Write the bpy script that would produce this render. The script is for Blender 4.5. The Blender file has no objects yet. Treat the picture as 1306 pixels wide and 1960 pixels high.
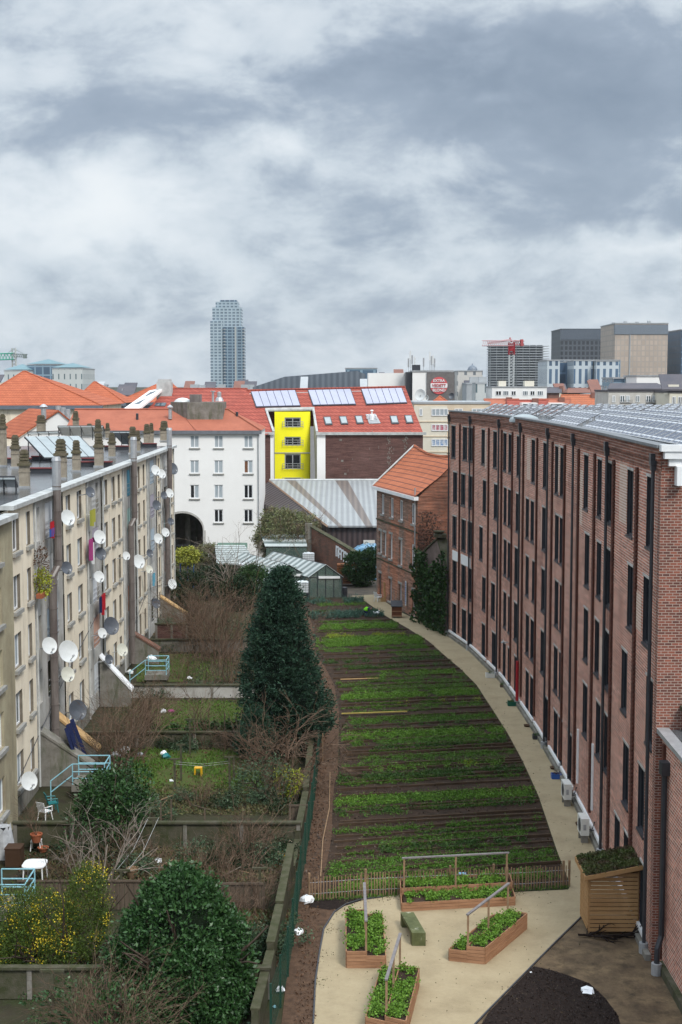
import bpy, math, random
import numpy as np
from mathutils import Vector
C = bpy.context; S = C.scene
COL = S.collection
R = math.radians
rnd = random.Random(7)

# ---------------------------------------------------------------- camera
CAMH = 20.0; FPX = 2722.0; TH = math.atan(245 / FPX); CT, ST = math.cos(TH), math.sin(TH)
cam = bpy.data.cameras.new('camera'); co = bpy.data.objects.new('camera', cam); COL.objects.link(co)
co.location = (0, 0, CAMH); co.rotation_euler = (math.pi / 2 - TH, 0, 0)
cam.sensor_fit = 'VERTICAL'; cam.sensor_height = 36.0; cam.lens = FPX * 36.0 / 1960.0
cam.clip_start = 0.5; cam.clip_end = 12000
S.camera = co

# ---------------------------------------------------------------- node expression helper
class X:
    """tiny arithmetic wrapper over shader Math nodes"""
    def __init__(s, nt, v): s.nt = nt; s.v = v
    def op(s, o, b=None, c=None):
        n = s.nt.nodes.new('ShaderNodeMath'); n.operation = o
        for i, q in enumerate((s, b, c)):
            if q is None: continue
            q = q.v if isinstance(q, X) else q
            if isinstance(q, (int, float)): n.inputs[i].default_value = q
            else: s.nt.links.new(q, n.inputs[i])
        return X(s.nt, n.outputs[0])
    def __add__(s, b): return s.op('ADD', b)
    def __sub__(s, b): return s.op('SUBTRACT', b)
    def __mul__(s, b): return s.op('MULTIPLY', b)
    def __truediv__(s, b): return s.op('DIVIDE', b)

# ---------------------------------------------------------------- world: overcast sky
SUN_EL, SUN_AZ = R(48), R(148)     # azimuth from +Y towards +X
w = bpy.data.worlds.new('World'); S.world = w; w.use_nodes = True
nt = w.node_tree; nt.nodes.clear()
out = nt.nodes.new('ShaderNodeOutputWorld')
sky = nt.nodes.new('ShaderNodeTexSky'); sky.sky_type = 'NISHITA'; sky.sun_disc = False
sky.sun_elevation = SUN_EL; sky.sun_rotation = SUN_AZ; sky.dust_density = 2
bgs = nt.nodes.new('ShaderNodeBackground'); bgs.inputs[1].default_value = 0.05
nt.links.new(sky.outputs[0], bgs.inputs[0])
tc = nt.nodes.new('ShaderNodeTexCoord'); sep = nt.nodes.new('ShaderNodeSeparateXYZ')
nt.links.new(tc.outputs['Generated'], sep.inputs[0])
dx, dy, dz = (X(nt, sep.outputs[i]) for i in range(3))
ady = dy.op('MAXIMUM', 0.02)
u = dx / ady; e = dz / ady                      # tangents of azimuth and elevation, looking north
zz = dz.op('MAXIMUM', 0.0) + 0.10
cmb = nt.nodes.new('ShaderNodeCombineXYZ')
nt.links.new((dx / zz).v, cmb.inputs[0]); nt.links.new((dy / zz).v, cmb.inputs[1])
def noise(vec, sc, det, rough=.55, dist=0.0, off=None):
    n = nt.nodes.new('ShaderNodeTexNoise'); n.inputs['Scale'].default_value = sc; n.inputs['Detail'].default_value = det
    n.inputs['Roughness'].default_value = rough; n.inputs['Distortion'].default_value = dist
    if off:
        m = nt.nodes.new('ShaderNodeVectorMath'); m.operation = 'ADD'; m.inputs[1].default_value = off
        nt.links.new(vec, m.inputs[0]); vec = m.outputs[0]
    nt.links.new(vec, n.inputs['Vector']); return n
cm2 = nt.nodes.new('ShaderNodeCombineXYZ')
nt.links.new((u * 1.0).v, cm2.inputs[0]); nt.links.new((e * 1.75).v, cm2.inputs[1]); nt.links.new((dy * .3).v, cm2.inputs[2])
n1 = X(nt, noise(cmb.outputs[0], 1.1, 6, .55, .3).outputs['Fac'])
n2 = X(nt, noise(cm2.outputs[0], 9.0, 9, .60, .35, (3.1, 5.2, 0)).outputs['Fac'])
n3 = X(nt, noise(cm2.outputs[0], 26.0, 8, .62, .2, (9.3, 1.2, 0)).outputs['Fac'])
nw = noise(cm2.outputs[0], 14.0, 4, .5, 0, (1.7, 8.8, 3))
sw = nt.nodes.new('ShaderNodeSeparateColor'); nt.links.new(nw.outputs['Color'], sw.inputs[0])
uw = u + (X(nt, sw.outputs[0]) - .5) * .13
ew = e + (X(nt, sw.outputs[1]) - .5) * .065
BL = [  # photo px, py, half sizes in px, amount: cloud masses by direction
    (820, 130, 340, 75, -.34), (1130, 235, 320, 85, -.30), (1150, 390, 260, 45, -.16), (300, 235, 230, 45, -.16),
    (720, 400, 330, 70, -.10), (60, 290, 150, 40, -.14), (1000, 15, 260, 35, .03), (330, 90, 170, 80, .12),
    (40, 60, 130, 70, -.12), (170, 400, 190, 75, .42), (40, 520, 160, 60, .02), (520, 300, 80, 38, .24), (700, 570, 400, 50, -.08),
    (1250, 470, 160, 28, .16), (1050, 640, 300, 50, .12), (600, 700, 300, 30, .12), (200, 640, 300, 60, .02), (760, 455, 200, 25, -.08),
    (1180, 120, 160, 50, -.08), (1250, 40, 160, 60, -.12), (930, 520, 240, 30, .06)]
tot = None
for (bx, by, sx, sy, am) in BL:
    a = (uw - (bx - 653) / FPX) / (sx / FPX); b_ = (ew - (735 - by) / FPX) / (sy / FPX)
    g = ((a * a + b_ * b_) * -1.0).op('EXPONENT') * am
    tot = g if tot is None else tot + g
front = dy.op('GREATER_THAN', 0.05)
mk = nt.nodes.new('ShaderNodeMapRange'); mk.interpolation_type = 'SMOOTHSTEP'; mk.inputs[1].default_value = .34; mk.inputs[2].default_value = .66
nt.links.new((n2 + (n3 - .5) * .35 + tot * .55 * front).v, mk.inputs[0]); mass = X(nt, mk.outputs[0])
val = X(nt, (n1 * .08).v) + mass * .17 + n2 * .34 + n3 * .17 + .095 + tot * .80 * front
cr = nt.nodes.new('ShaderNodeValToRGB'); nt.links.new(val.v, cr.inputs[0])
els = cr.color_ramp.elements
els[0].position = 0.05; els[0].color = (.14, .18, .235, 1); els[1].position = 1.0; els[1].color = (.58, .60, .61, 1)
for p, c_ in ((.28, (.215, .26, .32, 1)), (.5, (.375, .42, .465, 1)), (.72, (.49, .525, .555, 1))):
    k = cr.color_ramp.elements.new(p); k.color = c_
# an overcast sky is brighter overhead than near the horizon
bright = dz.op('MAXIMUM', 0.0).op('SUBTRACT', .33).op('MAXIMUM', 0.0) * 3.4 + .9
bgc = nt.nodes.new('ShaderNodeBackground'); nt.links.new(cr.outputs[0], bgc.inputs[0]); nt.links.new(bright.v, bgc.inputs[1])
mx = nt.nodes.new('ShaderNodeMixShader'); mx.inputs[0].default_value = .93
nt.links.new(bgs.outputs[0], mx.inputs[1]); nt.links.new(bgc.outputs[0], mx.inputs[2]); nt.links.new(mx.outputs[0], out.inputs[0])

# ---------------------------------------------------------------- sun behind cloud
sl = bpy.data.lights.new('sun', 'SUN'); sl.energy = 1.5; sl.angle = R(14); sl.color = (1, .96, .9)
so = bpy.data.objects.new('sun', sl); COL.objects.link(so); so.location = (0, -20, 60)
sd = Vector((math.sin(SUN_AZ) * math.cos(SUN_EL), math.cos(SUN_AZ) * math.cos(SUN_EL), math.sin(SUN_EL)))
so.rotation_euler = (-sd).to_track_quat('-Z', 'Y').to_euler()
S.view_settings.view_transform = 'Standard'; S.view_settings.look = 'None'
S.view_settings.exposure = 0.9; S.view_settings.gamma = 1
S.cycles.max_bounces = 6; S.cycles.diffuse_bounces = 3; S.cycles.glossy_bounces = 3; S.cycles.transmission_bounces = 4
S.cycles.volume_bounces = 1; S.cycles.use_denoising = True

# ---------------------------------------------------------------- measuring helpers: camera ray to a place in the world
def ray(px, py):
    a = (px - 653) / FPX; b = -(py - 980) / FPX
    return (a, CT + b * ST, -ST + b * CT)
def at(px, py, z=0.0):
    d = ray(px, py); t = (z - CAMH) / d[2]; return Vector((d[0] * t, d[1] * t, z))
def far(px, py, y):
    d = ray(px, py); t = y / d[1]; return Vector((d[0] * t, y, CAMH + d[2] * t))
def onx(px, py, x):
    d = ray(px, py); t = x / d[0]; return Vector((x, d[1] * t, CAMH + d[2] * t))

# ---------------------------------------------------------------- mesh builder
class B:
    def __init__(s): s.v = []; s.f = []
    def add(s, vs, fs):
        n = len(s.v); s.v += [tuple(v) for v in vs]; s.f += [tuple(i + n for i in f) for f in fs]; return s
    def quad(s, a, b, c, d): return s.add([a, b, c, d], [(0, 1, 2, 3)])
    def poly(s, pts): return s.add(pts, [tuple(range(len(pts)))])
    def box(s, x0, x1, y0, y1, z0, z1):
        return s.add([(x0, y0, z0), (x1, y0, z0), (x1, y1, z0), (x0, y1, z0), (x0, y0, z1), (x1, y0, z1), (x1, y1, z1), (x0, y1, z1)],
                     [(3, 2, 1, 0), (4, 5, 6, 7), (0, 1, 5, 4), (1, 2, 6, 5), (2, 3, 7, 6), (3, 0, 4, 7)])
    def obox(s, o, u_, v_, w_):
        """box from corner o along three edge vectors"""
        o, u_, v_, w_ = map(Vector, (o, u_, v_, w_))
        return s.add([o, o + u_, o + u_ + v_, o + v_, o + w_, o + u_ + w_, o + u_ + v_ + w_, o + v_ + w_],
                     [(3, 2, 1, 0), (4, 5, 6, 7), (0, 1, 5, 4), (1, 2, 6, 5), (2, 3, 7, 6), (3, 0, 4, 7)])
    def slab(s, pts, thick):
        """polygon given a thickness vector"""
        t = Vector(thick); n = len(pts); P = [Vector(p) for p in pts]
        return s.add(P + [p + t for p in P], [tuple(range(n))[::-1], tuple(range(n, 2 * n))] + [(i, (i + 1) % n, n + (i + 1) % n, n + i) for i in range(n)])
    def prism(s, pts, z0, z1): return s.slab([(p[0], p[1], z0) for p in pts], (0, 0, z1 - z0))
    def tube(s, pts, r0, r1=None, n=6, cap=True):
        r1 = r0 if r1 is None else r1; pts = [Vector(p) for p in pts]; m = len(pts); vs = []
        for i, p in enumerate(pts):
            t = (pts[min(i + 1, m - 1)] - pts[max(i - 1, 0)])
            if t.length < 1e-6: t = Vector((0, 0, 1))
            t.normalize(); a = t.cross(Vector((0, 0, 1)) if abs(t.z) < .9 else Vector((1, 0, 0))).normalized(); b = t.cross(a)
            r = r0 + (r1 - r0) * i / max(m - 1, 1)
            vs += [p + a * (math.cos(2 * math.pi * k / n) * r) + b * (math.sin(2 * math.pi * k / n) * r) for k in range(n)]
        fs = [(i * n + k, i * n + (k + 1) % n, (i + 1) * n + (k + 1) % n, (i + 1) * n + k) for i in range(m - 1) for k in range(n)]
        if cap: fs += [tuple(range(n))[::-1], tuple(range((m - 1) * n, m * n))]
        return s.add(vs, fs)
    def lathe(s, o, prof, ax=(0, 0, 1), n=16):
        """prof: list of (radius, height) along axis ax from o"""
        o = Vector(o); t = Vector(ax).normalized(); a = t.cross(Vector((0, 0, 1)) if abs(t.z) < .9 else Vector((1, 0, 0))).normalized(); b = t.cross(a)
        vs = [o + t * h + a * (math.cos(2 * math.pi * k / n) * r) + b * (math.sin(2 * math.pi * k / n) * r) for r, h in prof for k in range(n)]
        m = len(prof)
        fs = [(i * n + k, i * n + (k + 1) % n, (i + 1) * n + (k + 1) % n, (i + 1) * n + k) for i in range(m - 1) for k in range(n)]
        return s.add(vs, fs)

ORG = {}
def mesh(name, verts, faces, m, smooth=False):
    me = bpy.data.meshes.new(name)
    me.from_pydata(verts, [], faces); me.materials.append(m)
    if smooth: me.polygons.foreach_set('use_smooth', [True] * len(me.polygons))
    me.update(); return me
def put(name, b, m, parent=None, base=None, smooth=False, recalc=False):
    """link builder b as one mesh object, with its origin at the base of its thing"""
    V = np.array(b.v, dtype=float).reshape(-1, 3)
    if parent is not None: o_ = ORG[parent]
    elif base is not None: o_ = Vector(base)
    else: o_ = Vector((V[:, 0].mean(), V[:, 1].mean(), V[:, 2].min()))
    V = V - np.array(o_)
    me = mesh(name, V.tolist(), b.f, m, smooth)
    ob = bpy.data.objects.new(name, me); COL.objects.link(ob)
    if parent is not None: ob.parent = parent
    else: ob.location = o_
    ORG[ob] = o_
    return ob
def tag(o, label=None, cat=None, group=None, kind=None):
    if label: o['label'] = label
    if cat: o['category'] = cat
    if group: o['group'] = group
    if kind: o['kind'] = kind
    return o
def thing(name, label, cat, loc, group=None):
    o = bpy.data.objects.new(name, None); COL.objects.link(o); o.location = loc; o.empty_display_size = .2
    ORG[o] = Vector(loc); return tag(o, label, cat, group)
def copy_tree(o, loc, rz=0, label=None, parent=None, scale=None):
    c = o.copy(); COL.objects.link(c); c.parent = parent
    if parent is None:
        c.location = loc; c.rotation_euler = (0, 0, rz); ORG[c] = Vector(loc)
        if scale: c.scale = (scale,) * 3
        if label: c['label'] = label
    for ch in list(o.children): copy_tree(ch, None, parent=c)
    return c

# ---------------------------------------------------------------- materials
def newmat(name):
    m = bpy.data.materials.new(name); m.use_nodes = True
    nt = m.node_tree; p = nt.nodes['Principled BSDF']; return m, nt, p
def c4(c): return (c[0], c[1], c[2], 1)
def nd(nt, t, **k):
    n = nt.nodes.new(t)
    for a, b in k.items():
        if isinstance(a, str) and hasattr(n, a): setattr(n, a, b)
    return n
def coords(nt): return nt.nodes.new('ShaderNodeTexCoord').outputs['Object']
def wallvec(nt, sx=1, sz=1):
    s = nt.nodes.new('ShaderNodeSeparateXYZ'); nt.links.new(coords(nt), s.inputs[0])
    h = X(nt, s.outputs[0]) + X(nt, s.outputs[1]); c = nt.nodes.new('ShaderNodeCombineXYZ')
    nt.links.new((h * sx).v, c.inputs[0]); nt.links.new((X(nt, s.outputs[2]) * sz).v, c.inputs[1]); return c.outputs[0]
def nz(nt, vec, sc, det=4, rough=.6, stretch=None):
    if stretch:
        mp = nt.nodes.new('ShaderNodeMapping'); mp.inputs['Scale'].default_value = stretch; nt.links.new(vec, mp.inputs[0]); vec = mp.outputs[0]
    n = nt.nodes.new('ShaderNodeTexNoise'); n.inputs['Scale'].default_value = sc; n.inputs['Detail'].default_value = det; n.inputs['Roughness'].default_value = rough
    nt.links.new(vec, n.inputs['Vector']); return n.outputs['Fac']
def mix(nt, fac, a, b, mode='MIX'):
    n = nt.nodes.new('ShaderNodeMix'); n.data_type = 'RGBA'; n.blend_type = mode
    for i, q in ((0, fac), (6, a), (7, b)):
        if isinstance(q, X): q = q.v
        if isinstance(q, (int, float)): n.inputs[i].default_value = q
        elif isinstance(q, tuple): n.inputs[i].default_value = c4(q)
        else: nt.links.new(q, n.inputs[i])
    return n.outputs[2]
def ramp(nt, fac, lo, hi):
    n = nt.nodes.new('ShaderNodeMapRange'); n.inputs[1].default_value = lo; n.inputs[2].default_value = hi; nt.links.new(fac, n.inputs[0]); return n.outputs[0]
def bump(nt, p, h, dist, st=1.0):
    n = nt.nodes.new('ShaderNodeBump'); n.inputs['Distance'].default_value = dist; n.inputs['Strength'].default_value = st
    nt.links.new(h, n.inputs['Height']); nt.links.new(n.outputs[0], p.inputs['Normal'])
def mat(name, col, rough=.75, col2=None, sc=2.0, var=.25, metal=0.0, bmp=0.0, bsc=20, stretch=None, stain=None, lo=.35, hi=.65, spec=None):
    """two-tone procedural surface; stain = (colour, scale, low, high) for weather marks with their own shape"""
    m, nt, p = newmat(name); v = coords(nt)
    col2 = col2 or tuple(x * (1 - var) for x in col)
    c = mix(nt, ramp(nt, nz(nt, v, sc, 6, .65, stretch), lo, hi), col, col2)
    f = nz(nt, v, sc * 9, 3, .6); c = mix(nt, .12, c, mix(nt, f, (0, 0, 0), (1, 1, 1)), 'OVERLAY')
    if stain: c = mix(nt, ramp(nt, nz(nt, v, stain[1], 6, .7, (1, 1, .22)), stain[2], stain[3]), c, stain[0])
    nt.links.new(c, p.inputs['Base Color']); p.inputs['Roughness'].default_value = rough; p.inputs['Metallic'].default_value = metal
    p.inputs['Specular IOR Level'].default_value = spec if spec is not None else (.5 if rough < .6 else .12)
    if bmp: bump(nt, p, nz(nt, v, bsc, 4, .6), bmp)
    return m
def brick(name, c1, c2, mort, bw=.22, bh=.075, ms=.014, blot=None, blotsc=.25, lo=.45, hi=.7, rough=.85, course=.0):
    m, nt, p = newmat(name); v = wallvec(nt)
    b = nt.nodes.new('ShaderNodeTexBrick'); nt.links.new(v, b.inputs['Vector'])
    b.inputs['Color1'].default_value = c4(c1); b.inputs['Color2'].default_value = c4(c2); b.inputs['Mortar'].default_value = c4(mort)
    b.inputs['Scale'].default_value = 1; b.inputs['Brick Width'].default_value = bw; b.inputs['Row Height'].default_value = bh
    b.inputs['Mortar Size'].default_value = ms; b.inputs['Mortar Smooth'].default_value = .3
    o = coords(nt); c = b.outputs['Color']
    c = mix(nt, ramp(nt, nz(nt, o, .8, 6, .7), .3, .7), c, mix(nt, .5, c, (1.25, 1.1, 1.05), 'MULTIPLY'))
    if blot: c = mix(nt, ramp(nt, nz(nt, o, blotsc, 6, .7, (1, 1, .6)), lo, hi), c, mix(nt, .75, c, blot))
    c = mix(nt, .25, c, mix(nt, nz(nt, o, 6, 4, .7), (0, 0, 0), (1, 1, 1)), 'OVERLAY')
    c = mix(nt, course, c, mix(nt, ramp(nt, nz(nt, o, 1.0, 3, .7, (.5, .5, 7)), .3, .7), (.08, .08, .08), (.95, .92, .9)), 'OVERLAY')
    nt.links.new(c, p.inputs['Base Color']); p.inputs['Roughness'].default_value = rough; p.inputs['Specular IOR Level'].default_value = .08; bump(nt, p, b.outputs['Fac'], .01, -.6)
    return m
def tiles(name, c1, c2, line, tw=.3, th=.22, rough=.75, ms=.03, moss=None):
    m, nt, p = newmat(name); v = wallvec(nt)
    b = nt.nodes.new('ShaderNodeTexBrick'); nt.links.new(v, b.inputs['Vector']); b.offset = 0
    b.inputs['Color1'].default_value = c4(c1); b.inputs['Color2'].default_value = c4(c2); b.inputs['Mortar'].default_value = c4(line)
    b.inputs['Scale'].default_value = 1; b.inputs['Brick Width'].default_value = tw; b.inputs['Row Height'].default_value = th; b.inputs['Mortar Size'].default_value = ms
    b.inputs['Mortar Smooth'].default_value = .4
    o = coords(nt); c = mix(nt, .35, b.outputs['Color'], mix(nt, nz(nt, o, .5, 6, .7), (.1, .1, .1), (.9, .9, .9)), 'OVERLAY')
    if moss: c = mix(nt, ramp(nt, nz(nt, o, .35, 6, .7), .5, .75), c, moss)
    nt.links.new(c, p.inputs['Base Color']); p.inputs['Roughness'].default_value = rough; p.inputs['Specular IOR Level'].default_value = .1; bump(nt, p, b.outputs['Fac'], .03, -.5)
    return m
def ribbed(name, c1, c2, period=.3, axis=0, rough=.45, metal=.0, var=.2):
    m, nt, p = newmat(name); o = coords(nt)
    s = nt.nodes.new('ShaderNodeSeparateXYZ'); nt.links.new(o, s.inputs[0])
    t = (X(nt, s.outputs[axis]) * (2 * math.pi / period)).op('SINE') * .5 + .5
    c = mix(nt, ramp(nt, t.v, .1, .9), c1, c2); c = mix(nt, var, c, mix(nt, nz(nt, o, .4, 6, .7), (.1, .1, .1), (.9, .9, .9)), 'OVERLAY')
    nt.links.new(c, p.inputs['Base Color']); p.inputs['Roughness'].default_value = rough; p.inputs['Metallic'].default_value = metal
    bump(nt, p, t.v, .05); return m
def gridmat(name, frame, glass, w_, h_, ms, rough=.25, var=.35, frough=.6, squash=None):
    """curtain wall: a grid of panes in frames, panes differing a little"""
    m, nt, p = newmat(name); v = wallvec(nt)
    b = nt.nodes.new('ShaderNodeTexBrick'); nt.links.new(v, b.inputs['Vector']); b.offset = 0
    b.inputs['Color1'].default_value = c4(glass); b.inputs['Color2'].default_value = c4(tuple(x * (1 - var) for x in glass)); b.inputs['Mortar'].default_value = c4(frame)
    b.inputs['Scale'].default_value = 1; b.inputs['Brick Width'].default_value = w_; b.inputs['Row Height'].default_value = h_; b.inputs['Mortar Size'].default_value = ms
    c = mix(nt, .3, b.outputs['Color'], mix(nt, nz(nt, coords(nt), .05, 5, .7), (.1, .1, .1), (.9, .9, .9)), 'OVERLAY')
    nt.links.new(c, p.inputs['Base Color'])
    f = X(nt, b.outputs['Fac']) * (frough - rough) + rough; nt.links.new(f.v, p.inputs['Roughness']); return m
def leafmat(name, c1, c2, c3=None, rough=.5, spec=.15):
    m, nt, p = newmat(name); g = nt.nodes.new('ShaderNodeNewGeometry')
    c = mix(nt, g.outputs['Random Per Island'], c1, c2)
    if c3: c = mix(nt, ramp(nt, nz(nt, coords(nt), 1.3, 3), .45, .65), c, c3)
    nt.links.new(c, p.inputs['Base Color']); p.inputs['Roughness'].default_value = rough; p.inputs['Specular IOR Level'].default_value = spec
    return m
def glassmat(name, col, rough=.08, var=.3):
    m, nt, p = newmat(name); c = mix(nt, ramp(nt, nz(nt, coords(nt), 1.2, 3), .35, .65), col, tuple(x * (1 - var) for x in col))
    nt.links.new(c, p.inputs['Base Color']); p.inputs['Roughness'].default_value = rough; return m
def clear_glass(name, tint, alpha):
    m, nt, p = newmat(name); nt.links.new(mix(nt, nz(nt, coords(nt), 1.5, 4), tint, tuple(x * .7 for x in tint)), p.inputs['Base Color'])
    p.inputs['Roughness'].default_value = .2; p.inputs['Alpha'].default_value = alpha; return m

M = {}
HAZE = 0.00006
M['brick_red'] = brick('red_brick', (.50, .175, .115), (.22, .082, .06), (.52, .42, .36), .24, .11, .024, blot=(.22, .10, .075), blotsc=.3, lo=.5, hi=.7, course=.33)
M['brick_end'] = brick('end_wall_brick', (.25, .09, .062), (.10, .045, .038), (.33, .27, .23), .24, .095, .014)
M['brick_brown'] = brick('brown_brick', (.105, .052, .046), (.075, .038, .036), (.12, .08, .07), .22, .085, .014, blot=(.15, .09, .08), blotsc=.2, course=.5)
M['brick_old'] = brick('old_grey_brick', (.23, .125, .085), (.12, .085, .068), (.26, .21, .18), .26, .12, .022, blot=(.42, .175, .105), blotsc=.22, lo=.5, hi=.6, course=.6)
M['brick_gable'] = brick('gable_brick', (.23, .08, .045), (.13, .055, .038), (.24, .16, .12), .26, .12, .02, blot=(.05, .03, .028), blotsc=.3, course=.6)
M['brick_wall'] = brick('garden_wall_brick', (.22, .09, .055), (.13, .065, .05), (.16, .12, .1), .22, .08, .014, blot=(.07, .06, .05), blotsc=.5)
M['pilaster'] = mat('dark_rib_brick', (.07, .034, .027), .9, (.13, .05, .036), 3)
M['brick_dark'] = brick('dark_cornice_brick', (.19, .07, .045), (.10, .042, .032), (.26, .19, .16), .24, .11, .02, course=.5)
M['brick_pale'] = brick('pale_repair_brick', (.46, .30, .22), (.36, .21, .15), (.58, .50, .44), .24, .11, .03)
M['cream'] = mat('cream_render', (.84, .75, .60), .9, (.74, .65, .51), .5, stain=((.42, .36, .28), .9, .52, .78), bmp=.01)
M['cream_dark'] = mat('olive_render', (.40, .36, .25), .9, (.29, .25, .17), .6, stain=((.2, .17, .12), .8, .5, .75))
M['grey_render'] = mat('grey_render', (.48, .47, .45), .9, (.33, .32, .29), .7, stain=((.2, .18, .15), 1.1, .5, .75))
M['white'] = mat('white_paint', (.78, .79, .79), .5, (.7, .71, .72), 3)
M['whitewall'] = mat('white_wall_render', (.82, .81, .79), .85, (.77, .76, .74), .12, stain=((.52, .50, .46), .35, .60, .85))
M['gutter'] = mat('weathered_white_gutter', (.50, .51, .50), .75, (.33, .34, .33), 1.5)
M['sill'] = mat('grey_stone_sill', (.33, .32, .30), .9, (.24, .24, .22), 3)
M['concrete'] = mat('weathered_concrete', (.24, .225, .20), .9, (.15, .14, .12), 1.4, stain=((.075, .085, .045), 1.6, .5, .72), bmp=.01)
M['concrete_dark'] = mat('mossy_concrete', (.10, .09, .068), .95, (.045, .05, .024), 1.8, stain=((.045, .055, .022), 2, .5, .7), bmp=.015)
M['chim'] = mat('chimney_render', (.34, .30, .24), .95, (.22, .19, .15), 2.2, stain=((.13, .11, .075), 2.2, .5, .7), bmp=.02)
M['chim_pot'] = mat('mossy_chimney_pot', (.155, .13, .095), .95, (.085, .078, .045), 5, bmp=.02)
M['roof_wet'] = mat('wet_bitumen_roof', (.055, .06, .062), .22, (.10, .105, .11), .8, lo=.4, hi=.6)
M['brown_metal'] = mat('brown_duct_metal', (.105, .085, .078), .45, (.19, .165, .15), 1.5, stretch=(1, 1, .3))
M['dark_metal'] = mat('dark_pipe_metal', (.022, .024, .03), .45, (.035, .037, .045), 2)
M['zinc'] = mat('grey_zinc', (.38, .39, .40), .5, (.27, .28, .29), 2, metal=.2)
M['steel'] = mat('galvanised_steel', (.5, .51, .52), .4, (.38, .39, .4), 3, metal=.5)
M['dish_white'] = mat('white_dish_enamel', (.62, .64, .64), .5, (.54, .56, .55), 2)
M['dish_dark'] = mat('dark_dish_enamel', (.06, .07, .085), .4, (.09, .10, .12), 2)
M['dish_cream'] = mat('cream_dish_enamel', (.60, .60, .52), .4, (.5, .5, .43), 2)
M['glass_dark'] = glassmat('navy_window_glass', (.006, .011, .018), .15)
M['glass_grey'] = glassmat('grey_window_glass', (.10, .135, .16), .15, .5)
M['glass_black'] = glassmat('black_window_glass', (.012, .014, .018), .18)
M['glass_brown'] = glassmat('brown_blind', (.17, .07, .03), .4)
M['curtain'] = mat('net_curtain', (.42, .46, .49), .8, (.26, .31, .34), 4, stretch=(6, 6, .3))
M['tile_orange'] = tiles('orange_roof_tiles', (.46, .14, .07), (.37, .11, .055), (.27, .07, .038), .4, .34, ms=.045)
M['tile_flat'] = mat('plain_orange_tiles', (.38, .135, .085), .9, (.29, .10, .065), .35, bmp=.02, bsc=6)
M['tile_red'] = tiles('red_roof_tiles', (.37, .10, .072), (.29, .075, .055), (.20, .048, .038), .5, .42, ms=.06)
M['tile_old'] = tiles('old_orange_tiles', (.50, .165, .08), (.40, .13, .065), (.17, .065, .045), .3, .32, ms=.04)
M['yellow'] = mat('yellow_render', (.95, .88, .03), .9, (.90, .83, .025), .3)
M['shed_dark'] = ribbed('dark_ribbed_cladding', (.075, .055, .055), (.035, .026, .028), .55, 0)
M['shed_side'] = ribbed('dark_side_cladding', (.075, .058, .058), (.038, .028, .03), .8, 1)
M['shed_roof'] = ribbed('light_ribbed_roofing', (.31, .325, .325), (.23, .24, .245), .62, 0, rough=.5)
M['shed_band'] = ribbed('brown_roof_band', (.17, .14, .12), (.12, .10, .09), .62, 0, rough=.5)
M['pv_blue'] = gridmat('violet_solar_glass', (.30, .31, .36), (.36, .37, .48), .9, 3.2, .03, rough=.12, var=.1)
M['pv_dark'] = gridmat('dark_solar_cells', (.50, .52, .55), (.03, .036, .075), .32, .27, .022, rough=.1, var=.3)
M['thermal'] = mat('pale_collector_glass', (.32, .36, .37), .15, (.26, .30, .31), .8)
M['soil'] = mat('dark_brown_soil', (.055, .035, .024), .95, (.026, .018, .013), 1.6, bmp=.05, bsc=8)
M['soil_red'] = mat('reddish_mulch', (.11, .066, .042), .95, (.06, .037, .025), 3.5, bmp=.05, bsc=12)
M['soil_black'] = mat('black_compost', (.013, .009, .008), .97, (.026, .018, .015), 6, bmp=.03, bsc=25)
M['sand'] = mat('sandy_gravel', (.36, .295, .19), .95, (.315, .255, .16), .8, stain=((.24, .19, .12), .6, .5, .8), bmp=.015, bsc=30)
M['sandy_soil'] = mat('bare_sandy_soil', (.19, .135, .08), .95, (.085, .06, .04), .9, stain=((.055, .042, .028), 1.5, .48, .7), bmp=.03, bsc=12)
M['ground'] = mat('garden_ground', (.044, .037, .024), .95, (.032, .040, .016), .5, stain=((.03, .024, .018), .8, .5, .7), bmp=.04, bsc=6)
M['lawn'] = mat('lawn', (.055, .10, .015), .95, (.07, .07, .028), .7, bmp=.04, bsc=8)
M['wood'] = mat('larch_boards', (.40, .235, .105), .7, (.31, .175, .08), 1.5, stretch=(.4, .4, 5), stain=((.42, .25, .12), 1.2, .5, .7))
M['wood_red'] = mat('planter_boards', (.36, .20, .115), .75, (.24, .125, .07), 2, stretch=(.5, .5, 4))
M['wood_old'] = mat('grey_weathered_wood', (.13, .10, .075), .9, (.085, .065, .05), 2, stretch=(3, 3, .5))
M['wood_stake'] = mat('chestnut_stakes', (.30, .20, .12), .85, (.20, .13, .08), 3)
M['board'] = mat('bed_edge_board', (.09, .058, .036), .9, (.055, .038, .026), 1.5)
M['wood_pale'] = mat('pale_crate_wood', (.50, .33, .16), .8, (.38, .24, .11), 4)
M['rail_grey'] = mat('grey_top_rail', (.22, .20, .20), .6, (.15, .14, .14), 4)
M['bench'] = mat('mossy_stone_bench', (.115, .125, .055), .6, (.065, .075, .032), 3, stain=((.36, .37, .27), 2.5, .58, .7))
M['sedum'] = leafmat('sedum', (.035, .05, .012), (.07, .055, .025))
M['net_green'] = clear_glass('green_wire_mesh', (.012, .05, .035), .55)
M['post_green'] = mat('green_post', (.012, .042, .028), .6, (.02, .055, .038), 3)
M['teal'] = mat('pale_blue_paint', (.27, .52, .60), .5, (.2, .42, .5), 4)
M['blue'] = mat('blue_paint', (.02, .09, .35), .5)
M['ibc'] = mat('white_plastic_tank', (.70, .74, .76), .35, (.60, .64, .66), 3)
M['gh_glass'] = clear_glass('greenhouse_glass', (.16, .23, .20), .55)
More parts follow.
